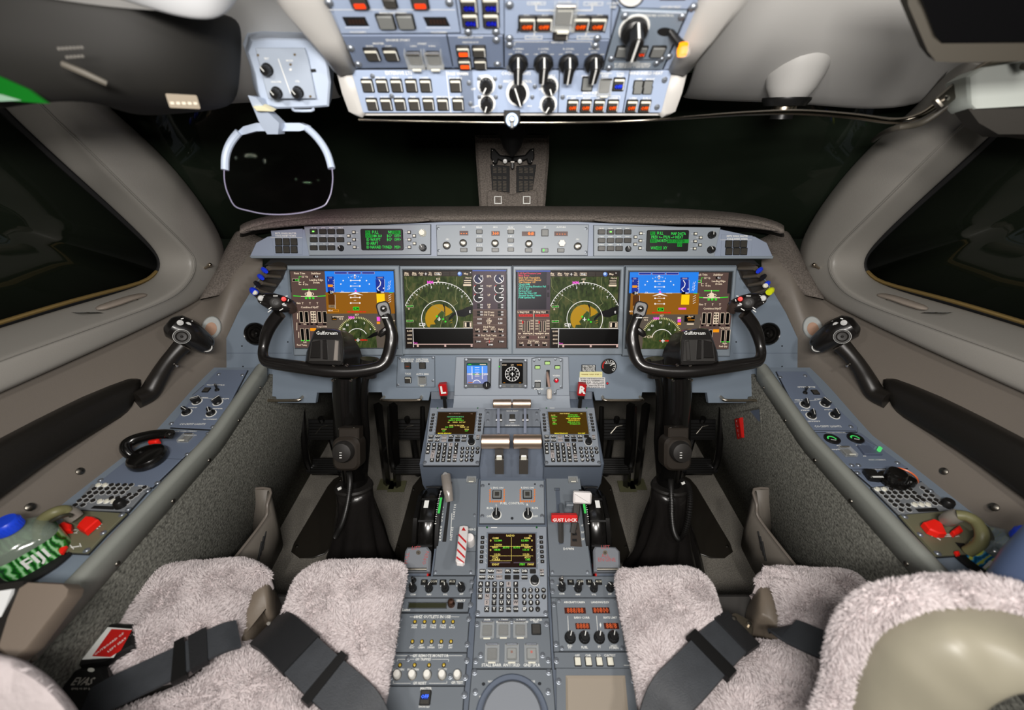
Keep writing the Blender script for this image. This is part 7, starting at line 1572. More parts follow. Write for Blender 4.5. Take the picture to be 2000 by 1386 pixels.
# armrest pads along the side walls
for s in (-1, 1):
    t = thing('armrest_pad', 'long black leather armrest pad on the %s side wall' % SIDE[s], 'armrest', T(s*.86, .5, CAMZ-.52)); iv = t.matrix_world.inverted(); Q = lambda x, y, X: iv @ PXs(s, x, y, X)
    st = []
    for (xt, yt, xb, yb) in ((285, 742, 262, 800), (277, 734, 245, 815), (200, 772, 180, 853), (100, 822, 80, 918), (0, 878, 0, 983), (-200, 985, -200, 1120)):
        a, b = Q(xt, yt, .845), Q(xb, yb, .835); o = Vector((s*.06, 0, 0)); st.append([a+o, a+Vector((s*.01, 0, .004)), a+Vector((-s*.004, 0, -.003)), b+Vector((-s*.004, 0, .006)), b+Vector((s*.008, 0, -.002)), b+o])
    mb = MB(); mb.loft(st if s < 0 else [r[::-1] for r in st], PADL); mb.obj('pad', t, sub=1); 
    # hand controller: grab handle with its switch head
    t = thing('hand_controller', 'black hand controller grip with white buttons on a curved stalk by the %s side window' % SIDE[s], 'hand controller', T(s*.84, .8, CAMZ-.5)); iv = t.matrix_world.inverted()
    Q = lambda x, y, X: iv @ PXs(s, x, y, X)
    mb = MB(); P_ = [(262, 782, .842, .021), (290, 768, .835, .020), (306, 742, .825, .0185), (322, 715, .81, .0165), (340, 692, .795, .0165), (355, 676, .785, .019)]
    mb.tube([Q(x, y, X) for x, y, X, r in P_], [r for *_, r in P_], mat('satin_black_stalk', (30, 27, 24), .38), 16, smooth=5); mb.obj('stalk', t)
    A, B, C = Q(340, 636, .785), Q(368, 650, .765), Q(400, 672, .755)
    mb = MB(); mb.tube([A+(A-B)*.45, A, B, C, C+(C-B)*.25], [.014, .032, .034, .026, .014], YK, 20, smooth=4, flat=.9); mb.obj('head', t)
    fc = lambda x, y, X, pull: T(*(Q(x, y, X)+(iv @ CAM-Q(x, y, X)).normalized()*pull)) @ (iv @ CAM-Q(x, y, X)).to_track_quat('Z', 'Y').to_matrix().to_4x4()
    for x, y in ((352, 630), (367, 634), (379, 645)): mb = MB(); mb.lathe([(.0062, -.003), (.0062, .002), (0, .003)], GRYW, fc(x, y, .77, .032), 14); mb.obj('button', t, label='grey round button')
    mb = MB(); mb.lathe([(.0155, -.01), (.0155, .004), (.0145, .005), (.012, .005), (.009, .002), (.003, .001), (.002, .008), (0, .009)], YKM, fc(355, 657, .77, .030), 26); mb.obj('thumb_dial', t)
    mb = MB(); mb.lathe([(.0163, .0045), (.0155, .0052)], WHT, fc(355, 657, .77, .030), 26, cap=False); mb.obj('white_mark', t)
    mb = MB(); mb.lathe([(.0135, -.012), (.0135, .005), (.012, .007), (0, .007)], YKM, fc(404, 678, .755, .018), 24)
    for k in range(20): mb.box(.001, .002, .012, YKM, fc(404, 678, .755, .018) @ RZ(18*k) @ T(.0137, 0, -.008))
    mb.lathe([(.0105, .0072), (.009, .0076)], WHT, fc(404, 678, .755, .018), 24, cap=False); mb.obj('end_dial', t)
    mb = MB()
    for x, y, r_ in ((356, 622, 0), (375, 628, 60), (391, 640, 20), (390, 648, 70)): mb.box(.005, .0018, .0005, WHT, fc(x, y, .77, .033) @ RZ(r_))
    mb.obj('white_mark', t)
    mb = MB(); mb.tube([Q(343, 712, .79), Q(346, 715, .785)], .003, CHR, 8); mb.obj('pin', t)
    # small oval speaker inset behind it
    t = thing('oval_recess', 'pale oval recess with a copper disc in the lining beside the %s hand controller' % SIDE[s], 'recess', T(*PXs(s, 412, 645, .79))); iv = t.matrix_world.inverted()
    c1 = PXs(s, 413, 640, .80); Mo = iv @ T(*c1) @ (CAM-c1+Vector((0, -.3, .1))).to_track_quat('Z', 'Y').to_matrix().to_4x4() @ RZ(s*25)
    mb = MB(); mb.prism(circ(.021, 28, 0, 0, .031), -.014, .004, mat('pale_grey_recess', (150, 154, 152), .5), Mo, ch=.002); mb.obj('rim', t)
    mb = MB(); mb.prism(circ(.0125, 24, 0, -.003, .018), .004, .0055, mat('copper_disc', (156, 116, 88), .5), Mo); mb.obj('disc', t)
    # window handle on the sill
    t = thing('window_latch', 'taupe flush window latch handle on the %s window sill' % SIDE[s], 'handle', T(*PXs(s, 235, 590, .885))); iv = t.matrix_world.inverted(); L = lambda x, y, X: iv @ PXs(s, x, y, X)
    mb = MB(); P_ = [(188, 603, .895), (200, 600, .89), (225, 592, .885), (255, 582, .88), (275, 577, .88), (284, 575, .88)]
    mb.tube([L(*p) for p in P_], [.005, .012, .014, .013, .012, .005], mat('taupe_plastic', (140, 130, 120), .4), 12, smooth=4, flat=.45, up=(0, 0, 1)); mb.obj('handle', t)
    mb = MB(); mb.tube([L(262, 576, .88), L(266, 586, .875)], .0035, STEEL, 8); mb.obj('release', t)
    t = thing('sill_placard', 'tiny white and black arrow placard on the %s window sill' % SIDE[s], 'placard', T(*PXs(s, 170, 612, .90))); iv = t.matrix_world.inverted(); L = lambda x, y, X: iv @ PXs(s, x, y, X)
    a, b = L(146, 614, .90), L(198, 613, .885); w_ = Vector((s*.006, 0, .001)); n_ = Vector((0, 0, .0035)); mb = MB(); mb.add([a-w_+n_, b-w_+n_, b+w_+n_, a+w_+n_], [(0, 1, 2, 3), (3, 2, 1, 0)], BLK)
    for k0, k1 in ((.05, .45), (.55, .92)): mb.add([a.lerp(b, k0)-w_*.5+n_*1.3, a.lerp(b, k1)-w_*.5+n_*1.3, a.lerp(b, k1)+w_*.5+n_*1.3, a.lerp(b, k0)+w_*.5+n_*1.3], [(0, 1, 2, 3), (3, 2, 1, 0)], WHT)
    mb.obj('sheet', t)
    # slotted holder with blue clips beside the outer display
    t = thing('slotted_holder', 'dark slotted holder with blue capped pens at the %s end of the displays' % SIDE[s], 'holder', T(*pd(mx(s, 525), 545, 1.04))); iv = t.matrix_world.inverted()
    def q(x, y, d): return iv @ pd(mx(s, x), y, d)
    mb = MB(); f = [q(524, 517, 1.03), q(558, 518, 1.075), q(550, 545, 1.085), q(528, 576, 1.09), q(502, 583, 1.07), q(492, 573, 1.03)]; bk = [p+Vector((0, .04, -.005)) for p in f]
    mb.loft([f, bk] if s < 0 else [f[::-1], bk[::-1]], mat('holder_brown_black', (60, 54, 48), .5)); mb.obj('body', t)
    for k in range(4):
        u_ = k/3.3; mb = MB(); a = q(524-u_*26, 524+u_*46, 1.015+.01); b = q(555-u_*32, 524+u_*54, 1.07); mb.tube([a, b], [.0085, .0075], mat('holder_rib', (84, 77, 68), .45), 10, flat=.7); mb.obj('rib', t)
    cols = ((30, 60, 220), (30, 60, 220), (24, 24, 30), (30, 60, 220)) if s < 0 else ((30, 60, 220), (24, 24, 30), (40, 70, 225), (222, 232, 30))
    for k in range(4):
        u_ = k/3.3; p = q(517-u_*24, 528+u_*44, 1.01); cm_ = mat('pen_%d_%d_%d' % cols[k], cols[k], .35)
        t2 = thing('pen', '%s pen end sticking out of the %s slotted holder, number %s from the top' % ({(30, 60, 220): 'blue', (40, 70, 225): 'blue', (24, 24, 30): 'black', (222, 232, 30): 'fluorescent yellow'}[cols[k]], SIDE[s], ('one', 'two', 'three', 'four')[k]), 'pen', t.matrix_world @ T(*p)); mb = MB()
        e_ = Vector((s*.007, .006, .002)); mb.tube([-e_, Vector((0, 0, 0)), e_], [.004, .0062, .0052] if k != 3 else [.0075, .0085, .006], cm_, 12, smooth=3); mb.obj('cap', t2)
        if k == 3 and s < 0 or k == 2 and s > 0: mb = MB(); mb.lathe([(.006, 0), (.0055, .004), (0, .005)], WHTL, T(*(-e_)) @ RX(60), 14); mb.obj('tip', t2)

# map pockets on the side walls
for s in (-1, 1):
    c = PXs(s, 515, 1040, .70); t = thing('map_pocket', 'grey plastic map pocket on the carpeted wall ahead of the %s seat' % SIDE[s], 'map pocket', T(s*.70, c.y, 0)); iv = t.matrix_world.inverted(); Q = lambda x, y, X: iv @ PXs(s, x, y, X)
    PG = mat('pocket_grey_plastic', (114, 108, 100), .5, bump=.05, bscale=300)
    f = [Q(484, 955, .72), Q(527, 955, .655), Q(553, 1060, .645), Q(548, 1075, .645), Q(500, 1150, .65), Q(430, 1160, .66), Q(484, 1075, .66), Q(500, 1040, .66), Q(504, 1000, .66)]
    # front shell, lipped rim and wall-side back
    a = [Q(527, 955, .655), Q(522, 985, .645), Q(521, 1005, .645), Q(505, 1030, .65), Q(470, 1075, .655), Q(430, 1125, .66)]
    b = [Q(552, 1055, .655), Q(553, 1064, .655), Q(551, 1072, .655), Q(532, 1110, .655), Q(500, 1160, .66), Q(460, 1210, .665)]
    rows = [a, [p.lerp(q_, .5)+Vector((-s*.004, 0, 0)) for p, q_ in zip(a, b)], b]
    if s > 0: rows = [r[::-1] for r in rows]
    grid(rows, PG).obj('front_shell', t, thick=.005, ang=60)
    mb = MB(); mb.tube([Q(484, 955, .72)]+[p for p in a], .0035, mat('pocket_rim', (120, 112, 104), .45), 8, smooth=3); mb.obj('rim', t)
    rows = [[Q(484, 955, .722), Q(527, 955, .655)], [Q(500, 1060, .722), Q(552, 1060, .655)]]
    if s > 0: rows = [r[::-1] for r in rows]
    grid(rows, PG).obj('end_panel', t, thick=.004)
    mb = MB()
    for k in range(3):
        o = Vector((0, -.012*k, -.004*k)); p = Q(519, 1037, .648)+o; mb.tube([p, p+Vector((0, -.035, -.03))], .0022, BLKM, 6)
    mb.obj('slot_mark', t)
# recess with a red pull handle on the right wall
Fx = Frame(pX(1462, 868, .706), pX(1462, 802, .684), (0, -1, 0))
t = thing('pull_handle_recess', 'blue-grey recess holding a small red PULL handle in the right carpeted wall', 'recess', Fx.at(1462, 834)); D = Draw(MB(), Fx, Fx.uv(1462, 834), ZI, .0065)
o = [D.p(*q) for q in ((1434, 808), (1488, 798), (1492, 858), (1446, 868))]; D.mb.loft([[(x, y, 0) for x, y in inset(o, -.006)], [(x, y, .008) for x, y in inset(o, -.004)], [(x, y, .006) for x, y in o]], CARPET, cap=False); D.mb.flat(o, .005, mat('recess_blue_grey', (110, 122, 142), .5)); D.mb.obj('frame', t)
mb = MB(); oo = [D.p(*q) for q in ((1446, 816), (1456, 814), (1461, 853), (1451, 856))]; mb.prism(oo, .006, .018, mat('red_paint', (0, 0, 0)), ch=.002)
for k in range(4): a, b = D.p(1451+k*1.4, 821+k*9); mb.text('PULL'[k], .012, WHT, T(a, b, .0185))
mb.obj('red_handle', t, label='red pull handle')
# ------------------------------------------------------------------ seats with sheepskin covers
FUR = mat('sheepskin_grey_pink', (203, 193, 193), .95, bump=.6, bscale=120, var=.10, vscale=16, spec=.15)
FURT = mat('sheepskin_fibre', (213, 204, 204), .9, spec=.1)
SEATL = mat('seat_leather_taupe', (112, 102, 90), .5, bump=.15, bscale=90)
BELT = mat('charcoal_webbing', (54, 57, 61), .55, bump=.35, bscale=700, var=.12, vscale=40); BELTD = mat('black_webbing_sleeve', (30, 31, 33), .5, bump=.3, bscale=500)
def smooth_closed(P, k=6):
    n = len(P); out = []
    for i in range(n):
        p0, p1, p2, p3 = P[i-1], P[i], P[(i+1) % n], P[(i+2) % n]
        for j in range(k):
            t = j/k; out.append(.5*((2*p1)+(p2-p0)*t+(2*p0-5*p1+4*p2-p3)*t*t+(3*p1-p0-3*p2+p3)*t**3))
    return out
def tufts(V, F, n, ln, seed, drift=(0, .2, 0), wid=.0006):
    n = int(n*2.0); ln *= .62
    """short wool fibres standing on the given faces"""
    rnd = random.Random(seed); mb = MB(); vs = []; fs = []
    A = []; tot = 0
    for f in F:
        a = (V[f[1]]-V[f[0]]).cross(V[f[2]]-V[f[0]]).length; tot += a; A.append(tot)
    import bisect
    for _ in range(n):
        f = F[min(bisect.bisect(A, rnd.random()*tot), len(F)-1)]; a, b = rnd.random(), rnd.random()
        if a+b > 1: a, b = 1-a, 1-b
        e1, e2 = V[f[1]]-V[f[0]], V[f[2]]-V[f[0]]; p = V[f[0]]+e1*a+e2*b; nn = e1.cross(e2)
        if nn.length < 1e-12: continue
        nn.normalize()
        cl = Vector((math.sin(p.x*70+p.y*31), math.cos(p.y*64-p.x*23), 0))*.55
        d = (nn+cl*.7+Vector(drift)+Vector((rnd.uniform(-.35, .35), rnd.uniform(-.35, .35), rnd.uniform(-.2, .2)))).normalized()
        L = ln*rnd.uniform(.6, 1.3); s = d.cross(Vector((rnd.uniform(-1, 1), rnd.uniform(-1, 1), rnd.uniform(-1, 1)))).normalized()*wid
        k = len(vs); q = p+d*L*.55; e = p+(d+cl*.6+Vector((0, 0, -.25))).normalized()*L
        vs += [p-s*1.2, p+s*1.2, q+s, q-s, e]; fs += [(k, k+1, k+2, k+3), (k+3, k+2, k+4)]
    mb.add(vs, fs, FURT); return mb
def cushion(t, name, pix, z, h, n=9000, seed=1, bulge=.02, tilt=0, m=FUR, fur=True):
    iv = t.matrix_world.inverted()
    P = [iv @ pZ(x, y, z) for x, y in pix]; P = smooth_closed(P)
    o = [(p.x, p.y) for p in P]
    if sum(o[i][0]*o[(i+1) % len(o)][1]-o[(i+1) % len(o)][0]*o[i][1] for i in range(len(o))) < 0: o = o[::-1]
    cz = P[0].z; cx = sum(p[0] for p in o)/len(o); cy = sum(p[1] for p in o)/len(o); rings = []
    def rg(ins, zz, sc_=1):
        q = inset(o, ins) if ins else o; return [Vector((cx+(x-cx)*sc_, cy+(y-cy)*sc_, cz+zz+tilt*(y-cy)+.0035*math.sin(x*41+y*17)*math.cos(y*37-x*13))) for x, y in q]
    rings = [rg(.01, -h), rg(-.002, -h*.7), rg(-.004, -h*.35), rg(0, -.014), rg(.005, -.004), rg(.014, .004), rg(.014, bulge*.5, .88), rg(.014, bulge*.8, .72), rg(.014, bulge, .5), rg(.014, bulge, .25), rg(.014, bulge, .05)]
    if not fur: rings = [rg(0, -h), rg(0, -h*.5), rg(0, -.014), rg(.002, -.006), rg(.005, -.001)]
    mb = MB(); mb.loft(rings, m); ob = mb.obj(name, t, ang=80)
    if fur:
        F = [f[:3] for f in mb.f if len(f) == 4]+[(f[0], f[2], f[3]) for f in mb.f if len(f) == 4]
        nn = len(o); F = [f for f in F if min(f) >= nn*2]
        fo = tufts(mb.v, F, n, .010, seed).obj('wool_pile', ob); fo['kind'] = 'stuff'
    return ob
def belt(name, label, pts, w, wid_m=BELT, sleeves=(), tw=.003, cat='seat belt', twist=None):
    """flat strap along points given as (px, py, z, halfwidth_m)"""
    P = [pZ(x, y, z) for x, y, z in pts]; t = thing(name, label, cat, T(*P[len(P)//2])); iv = t.matrix_world.inverted(); P = [iv @ p for p in P]
    P, _ = crom(P, [1]*len(P), 8); rings = []
    def ringat(i, w_, th):
        d = (P[min(i+1, len(P)-1)]-P[max(i-1, 0)]).normalized(); sd = d.cross(Vector((0, 0, 1))).normalized(); up = sd.cross(d)
        p = P[i]; return [p+sd*w_, p+sd*w_*.96+up*th, p-sd*w_*.96+up*th, p-sd*w_, p-sd*w_*.96-up*th, p+sd*w_*.96-up*th]
    mb = MB(); mb.loft([ringat(i, w, tw) for i in range(len(P))], wid_m); mb.obj('webbing', t, ang=60)
    for (f0, f1, k, mm, nm) in sleeves:
        i0, i1 = int(f0*(len(P)-1)), max(int(f0*(len(P)-1))+1, int(f1*(len(P)-1))); mb = MB(); mb.loft([ringat(i, w*k, tw*2.1) for i in range(i0, i1+1)], mm); mb.obj(nm, t, ang=60)
    return t
SZ = -.755
GREYST = mat('seat_base_grey', (70, 68, 66), .5)
def seat(s):
    L = s < 0
    t = thing('pilot_seat', '%s crew seat with pale grey-pink sheepskin covers split into two thigh lobes' % SIDE[s], 'seat', T(s*.46, .42, 0), 'pair of crew seats')
    if L:
        lobeA = [(195, 1300), (225, 1225), (252, 1168), (283, 1118), (335, 1096), (400, 1090), (468, 1086), (500, 1095), (516, 1112), (500, 1122), (478, 1140), (464, 1178), (458, 1215), (440, 1232), (392, 1250), (300, 1300)]
        flap = [(492, 1116), (512, 1106), (524, 1135), (527, 1180), (515, 1195), (500, 1175), (482, 1240), (462, 1236), (462, 1190), (474, 1150)]
        lobeB = [(549, 1208), (558, 1170), (573, 1130), (602, 1103), (640, 1090), (700, 1090), (775, 1090), (783, 1110), (772, 1170), (756, 1260), (736, 1350), (700, 1340), (655, 1290), (600, 1240)]
        rear = [(438, 1262), (462, 1250), (520, 1249), (545, 1278), (590, 1320), (650, 1372), (740, 1480), (700, 1640), (100, 1640), (110, 1440), (240, 1380), (370, 1320)]
    else:
        lobeA = [(1212, 1112), (1240, 1106), (1290, 1103), (1335, 1101), (1368, 1112), (1394, 1140), (1406, 1180), (1420, 1212), (1412, 1232), (1380, 1262), (1330, 1310), (1290, 1350), (1268, 1372), (1250, 1300), (1228, 1200)]
        flap = [(1488, 1130), (1512, 1120), (1524, 1150), (1536, 1190), (1544, 1215), (1540, 1240), (1524, 1236), (1505, 1210), (1484, 1195), (1482, 1160)]
        lobeB = [(1515, 1122), (1490, 1122), (1505, 1104), (1545, 1101), (1600, 1106), (1660, 1112), (1695, 1135), (1712, 1160), (1728, 1190), (1740, 1260), (1740, 1310), (1655, 1290), (1600, 1250), (1546, 1226), (1538, 1190), (1526, 1150)]
        rear = [(1462, 1250), (1500, 1246), (1550, 1249), (1564, 1262), (1610, 1280), (1680, 1320), (1800, 1400), (1950, 1500), (1900, 1640), (1340, 1640), (1310, 1440), (1350, 1380), (1405, 1310)]
    cushion(t, 'outer_thigh_pad' if L else 'inner_thigh_pad', lobeA, SZ, .085, 15000, 3)
    cushion(t, 'inner_thigh_pad' if L else 'outer_thigh_pad', lobeB, SZ, .085, 13000, 4)
    cushion(t, 'seat_cushion', rear, SZ-.035, .085, 19000, 5, bulge=.03)
    cushion(t, 'leather_flank', flap, SZ-.03, .09, 0, 6, bulge=-.002, m=SEATL, fur=False)
    mb = MB(); mb.box(.44, .42, .10, GREYST, T(0, -.12, CAMZ+SZ-.23), ch=.01); mb.obj('seat_pan', t)
    mb = MB(); mb.box(.26, .30, CAMZ+SZ-.232, BLKM, T(0, -.12, 0), ch=.01); mb.obj('pedestal', t)
    return t
SEATS = {-1: seat(-1), 1: seat(1)}
# backs of the seats, close to the lens
def seatback(s):
    if s > 0:
        t = SEATS[s]; iv = t.matrix_world.inverted()
        rim = [(1615, 1425, .50), (1640, 1350, .50), (1650, 1290, .50), (1668, 1232, .49), (1705, 1190, .48), (1770, 1166, .47), (1860, 1158, .46), (1950, 1162, .45), (2050, 1190, .44)]
        P = [iv @ pd(*p) for p in rim]; P, R = crom(P, [.018, .017, .017, .017, .017, .016, .016, .015, .015], 10)
        mb = MB(); mb.tube(P, R, FUR, 16); o = mb.obj('backrest_rim', t, label='fluffy sheepskin rim of the backrest'); F = [f[:3] for f in mb.f if len(f) == 4]+[(f[0], f[2], f[3]) for f in mb.f if len(f) == 4]
        tufts(mb.v, F, 9000, .011, 9).obj('wool_pile', o)['kind'] = 'stuff'
        rows = [[iv @ pd(x, y, d) for x, y, d in L] for L in (
            [(1640, 1420, .50), (1662, 1330, .50), (1684, 1260, .49), (1724, 1208, .48), (1800, 1182, .47), (1880, 1176, .46), (1960, 1186, .45), (2060, 1216, .44)],
            [(1700, 1430, .46), (1720, 1350, .46), (1742, 1290, .45), (1775, 1255, .44), (1830, 1230, .43), (1890, 1225, .42), (1960, 1238, .42), (2060, 1262, .41)],
            [(1790, 1440, .43), (1800, 1390, .43), (1818, 1350, .425), (1845, 1315, .42), (1885, 1295, .41), (1930, 1285, .41), (1980, 1290, .40), (2070, 1310, .39)],
            [(1880, 1480, .42), (1890, 1440, .42), (1905, 1410, .41), (1925, 1385, .41), (1950, 1365, .40), (1985, 1352, .40), (2030, 1352, .39), (2090, 1365, .38)])]
        for j, r in enumerate(rows):
            for i, p in enumerate(r):
                if j in (1, 2, 3): r[i] = p+Vector((0, 0, .007*math.sin(i*3.14+j*1.3)))
        grid(rows, mat('olive_beige_leather', (146, 141, 124), .40, bump=1.0, bscale=14, var=.08, vscale=10)).obj('backrest_leather', t, thick=.008, sub=3, label='wrinkled olive-beige leather')
    else:
        t = SEATS[s]; iv = t.matrix_world.inverted()
        mb = MB(); rings = []
        A = [(-160, 1290), (-60, 1274), (20, 1280), (75, 1305), (120, 1345), (160, 1400), (190, 1480), (190, 1700), (-200, 1700)]
        for d, k in ((.50, .90), (.485, .97), (.47, 1.0), (.45, .97), (.44, .88), (.435, .6), (.434, .2)):
            c = (0, 1480); rings.append([iv @ pd(c[0]+(x-c[0])*k, c[1]+(y-c[1])*k, d) for x, y in A])
        rings = [smooth_closed(r, 5) for r in rings]; mb.loft(rings, FUR); o = mb.obj('backrest', t, ang=80)
        F = [f[:3] for f in mb.f if len(f) == 4]+[(f[0], f[2], f[3]) for f in mb.f if len(f) == 4]; F = [(a, c, b) for a, b, c in F] if 0 else F
        tufts(mb.v, F, 9000, .010, 10).obj('wool_pile', o)['kind'] = 'stuff'
seatback(1); seatback(-1)

# harness straps resting on the covers
SLV = (.56, .60, 1.18, BELTD, 'slider')
belt('seat_belt', 'outboard charcoal strap across the left thigh pad of the left seat', [(465, 1238, SZ+.012), (440, 1244, SZ+.022), (400, 1262, SZ+.026), (340, 1295, SZ+.026), (270, 1328, SZ+.024), (200, 1362, SZ+.02), (120, 1410, SZ+.0), (40, 1480, SZ-.02)], .026, sleeves=((.27, .36, 1.16, BELTD, 'stitched_end'), (.385, .44, 1.3, BLK, 'slider')))
belt('seat_belt', 'inboard charcoal strap with a dark stitched sleeve across the left seat', [(525, 1228, SZ-.01), (545, 1238, SZ+.014), (585, 1275, SZ+.026), (630, 1318, SZ+.026), (680, 1362, SZ+.02), (712, 1400, SZ+.01), (740, 1470, SZ-.02)], .030, sleeves=((0, .36, 1.06, BELTD, 'stitched_sleeve'), (.50, .56, 1.24, BLK, 'slider')))
belt('seat_belt', 'black strap with a dark buckle slider across the inner pad of the right seat', [(1448, 1228, SZ-.004), (1420, 1246, SZ+.014), (1385, 1280, SZ+.026), (1345, 1322, SZ+.028), (1310, 1360, SZ+.02), (1290, 1410, SZ+.0), (1280, 1480, SZ-.02)], .030, sleeves=((0, .16, 1.06, BELTD, 'stitched_sleeve'), (.30, .37, 1.24, BLK, 'slider')))
belt('seat_belt', 'charcoal strap running outboard under the near backrest of the right seat', [(1525, 1228, SZ+.0), (1545, 1233, SZ+.018), (1590, 1252, SZ+.026), (1640, 1272, SZ+.026), (1700, 1300, SZ+.024), (1780, 1345, SZ+.01)], .025)
# metal buckle end at the middle of the right seat
c = pZ(1447, 1222, SZ-.005); t = thing('belt_anchor', 'small metal belt fitting at the front notch of the right seat', 'belt fitting', T(*c)); mb = MB(); mb.box(.035, .03, .006, SATIN, RZ(-35), ch=.001, r=.008); mb.obj('plate', t)
for dx, dy in ((-.010, .008), (.012, 0)): mb = MB(); mb.lathe([(.004, .006), (.004, .010), (0, .011)], STEEL, T(dx, dy, 0), 10); mb.obj('rivet', t)
c = pZ(523, 1222, SZ-.01); t = thing('belt_anchor', 'tiny metal belt fitting at the front notch of the left seat', 'belt fitting', T(*c)); mb = MB(); mb.tube([(-.004, .004, 0), (.006, -.002, .012)], .003, CHR, 8); mb.obj('pin', t)

# left seat armrest and the tablet beside it
t = SEATS[-1]; iv = t.matrix_world.inverted()
f = [pd(-2, 1268, .49), pd(16, 1210, .51), pd(40, 1150, .53), pd(58, 1138, .535), pd(129, 1142, .54), pd(140, 1152, .54), pd(136, 1166, .535), pd(56, 1270, .50), pd(26, 1296, .49)]
f = [iv @ p for p in f]; b = [p+Vector((-.004, .012, -.018)) for p in f]; c0 = sum(f, Vector())/len(f); mb = MB(); mb.loft([[p.lerp(c0, .05)+Vector((0, 0, .004)) for p in f], f, b], mat('taupe_armrest_vinyl', (108, 97, 86), .45, bump=.05)); mb.obj('armrest', t, label='folded taupe armrest')
t = thing('tablet_holder', 'dark framed clipboard with a white sheet at the far left edge', 'clipboard', T(*pd(10, 1200, .56))); iv = t.matrix_world.inverted()
f = [iv @ pd(*p) for p in ((-90, 1150, .53), (46, 1134, .545), (42, 1160, .54), (4, 1262, .505), (-90, 1420, .47))]; mb = MB(); mb.loft([f, [p+Vector((.0, .01, -.018)) for p in f]], mat('clipboard_black', (34, 32, 30), .4)); mb.obj('board', t)
f = [iv @ (pd(*p)) for p in ((-80, 1165, .526), (24, 1150, .538), (-2, 1215, .519), (-80, 1330, .485))]; mb = MB(); mb.loft([f, [p+Vector((0, .003, -.004)) for p in f]], mat('white_paper', (220, 222, 222), .6)); mb.obj('sheet', t, label='white sheet')
# smoke mask pouch with red label beside the left seat
def slab(name, label, cat, pix, z0, dz, m, draw=None):
    P = [pZ(x, y, z) for x, y, z in pix]; c = sum(P, Vector())/len(P); t = thing(name, label, cat, T(*c)); f = [p-c for p in P]; mb = MB(); mb.loft([f, [p+Vector((0, 0, -dz)) for p in f]], m)
    if draw: draw(mb, f)
    mb.obj('body', t); return t
FE = Frame(pZ(160, 1360, -.80), pZ(215, 1225, -.80)); 
def plane_mod(name, label, cat, pts, m, th, z=-.80, u=(1, 0, 0)):
    F = Frame(pZ(*pts[0], z), pZ(*pts[-1], z), u); F.n = Vector((0, 0, 1)); t, D = module(name, label, F, pts, ZI, m, th, cat, ch=.002, gap=False); return t, D, F
FZ = Frame(Vector((0, .2, CAMZ-.735)), Vector((0, .6, CAMZ-.735)))
t, D = module('equipment_case', 'black case with a red and white OUTBOARD OF LEFT SEAT label beside the left seat', FZ, [(200, 1216), (262, 1216), (262, 1260), (200, 1290), (140, 1298)], ZI, BLK, .03, 'case', ch=.003, base=-.03, gap=False)
D.poly([(205, 1224), (258, 1228), (222, 1284), (158, 1288)], WHT); D.poly([(218, 1228), (258, 1230), (236, 1270), (216, 1283), (180, 1281)], mat('red_paint', (0, 0, 0)))
D.txt(214, 1257, 'OUTBOARD OF', 4.6, WHT, rot=58); D.txt(229, 1259, 'LEFT SEAT', 4.6, WHT, rot=58); done(t, D, 'lid')
t, D = module('smoke_hood_bag', 'black bag lettered EVAS at the lower left beside the left seat', FZ, [(140, 1302), (205, 1296), (215, 1340), (170, 1390), (120, 1400), (110, 1350)], ZI, mat('bag_black', (20, 20, 20), .55), .04, 'bag', ch=.006, base=-.045, gap=False)
D.txt(162, 1331, 'EVAS', 13, mat('silver_print', (170, 166, 156), .4)); D.scrib(140, 185, 1345, 4, mat('silver_print', (0, 0, 0))); D.disk(178, 1308, 7, mat('white_tag', (215, 215, 205), .4), 12, .6); done(t, D, 'body')
# blurred blue object at the right edge
t = thing('blue_flask', 'smooth blue-grey rounded bottle top at the far right edge', 'bottle', T(*pd(2052, 1090, .50))); mb = MB()
mb.lathe([(.03, -.06), (.034, -.02), (.034, .03), (.028, .052), (.014, .062), (0, .064)], mat('blue_grey_plastic', (84, 100, 132), .35), I4, 32); mb.obj('body', t)

# ------------------------------------------------------------------ head-up display
HW = mat('hud_pale_blue_grey', (176, 188, 206), .4)
t = thing('head_up_display', 'pale blue-grey head-up display unit with knobs hanging left of the overhead console', 'head-up display', T(*pd(560, 150, .60))); iv = t.matrix_world.inverted()
def q(x, y, d): return iv @ pd(x, y, d)
A = [(482, 100, .585), (490, 78, .575), (520, 74, .57), (600, 76, .565), (612, 80, .565), (640, 118, .575), (646, 160, .60), (642, 208, .62), (600, 211, .625), (540, 212, .63), (512, 205, .63), (502, 180, .625), (497, 145, .60)]
f = [q(*p) for p in A]; b = [q(x+(-8 if x < 560 else 6), y-14, d+.06) for x, y, d in A]; c0 = sum(f, Vector())/len(f)
mb = MB(); rr = [[p.lerp(c0, .05)+(iv @ CAM-p).normalized()*.004 for p in f], f, [p.lerp(r_, .9) for p, r_ in zip(f, b)], b]; mb.loft([r[::-1] for r in rr], HW); mb.obj('housing', t, ang=25)
FHd = Frame(pd(570, 205, .618), pd(560, 80, .562)); uvh = FHd.uv(560, 150); D = Draw(MB(), FHd, uvh, ZI, .0); Mh = iv @ FHd.M(*uvh)
D.mb.prism([D.p(*p) for p in ((503, 92), (598, 92), (606, 116), (620, 190), (528, 190), (515, 140))], .004, .008, mat('hud_panel_grey', (158, 168, 182), .45), I4, ch=.001)
D.h = .0086; D.line([(548, 112), (572, 180)], 1.6, WHT); D.txt(526, 112, 'BRT', 3.5, WHT); D.txt(544, 157, 'HUD/SYM', 3.2, WHT); D.txt(570, 116, 'MODE', 3.2, WHT); D.txt(585, 156, 'CTR', 3.2, WHT)
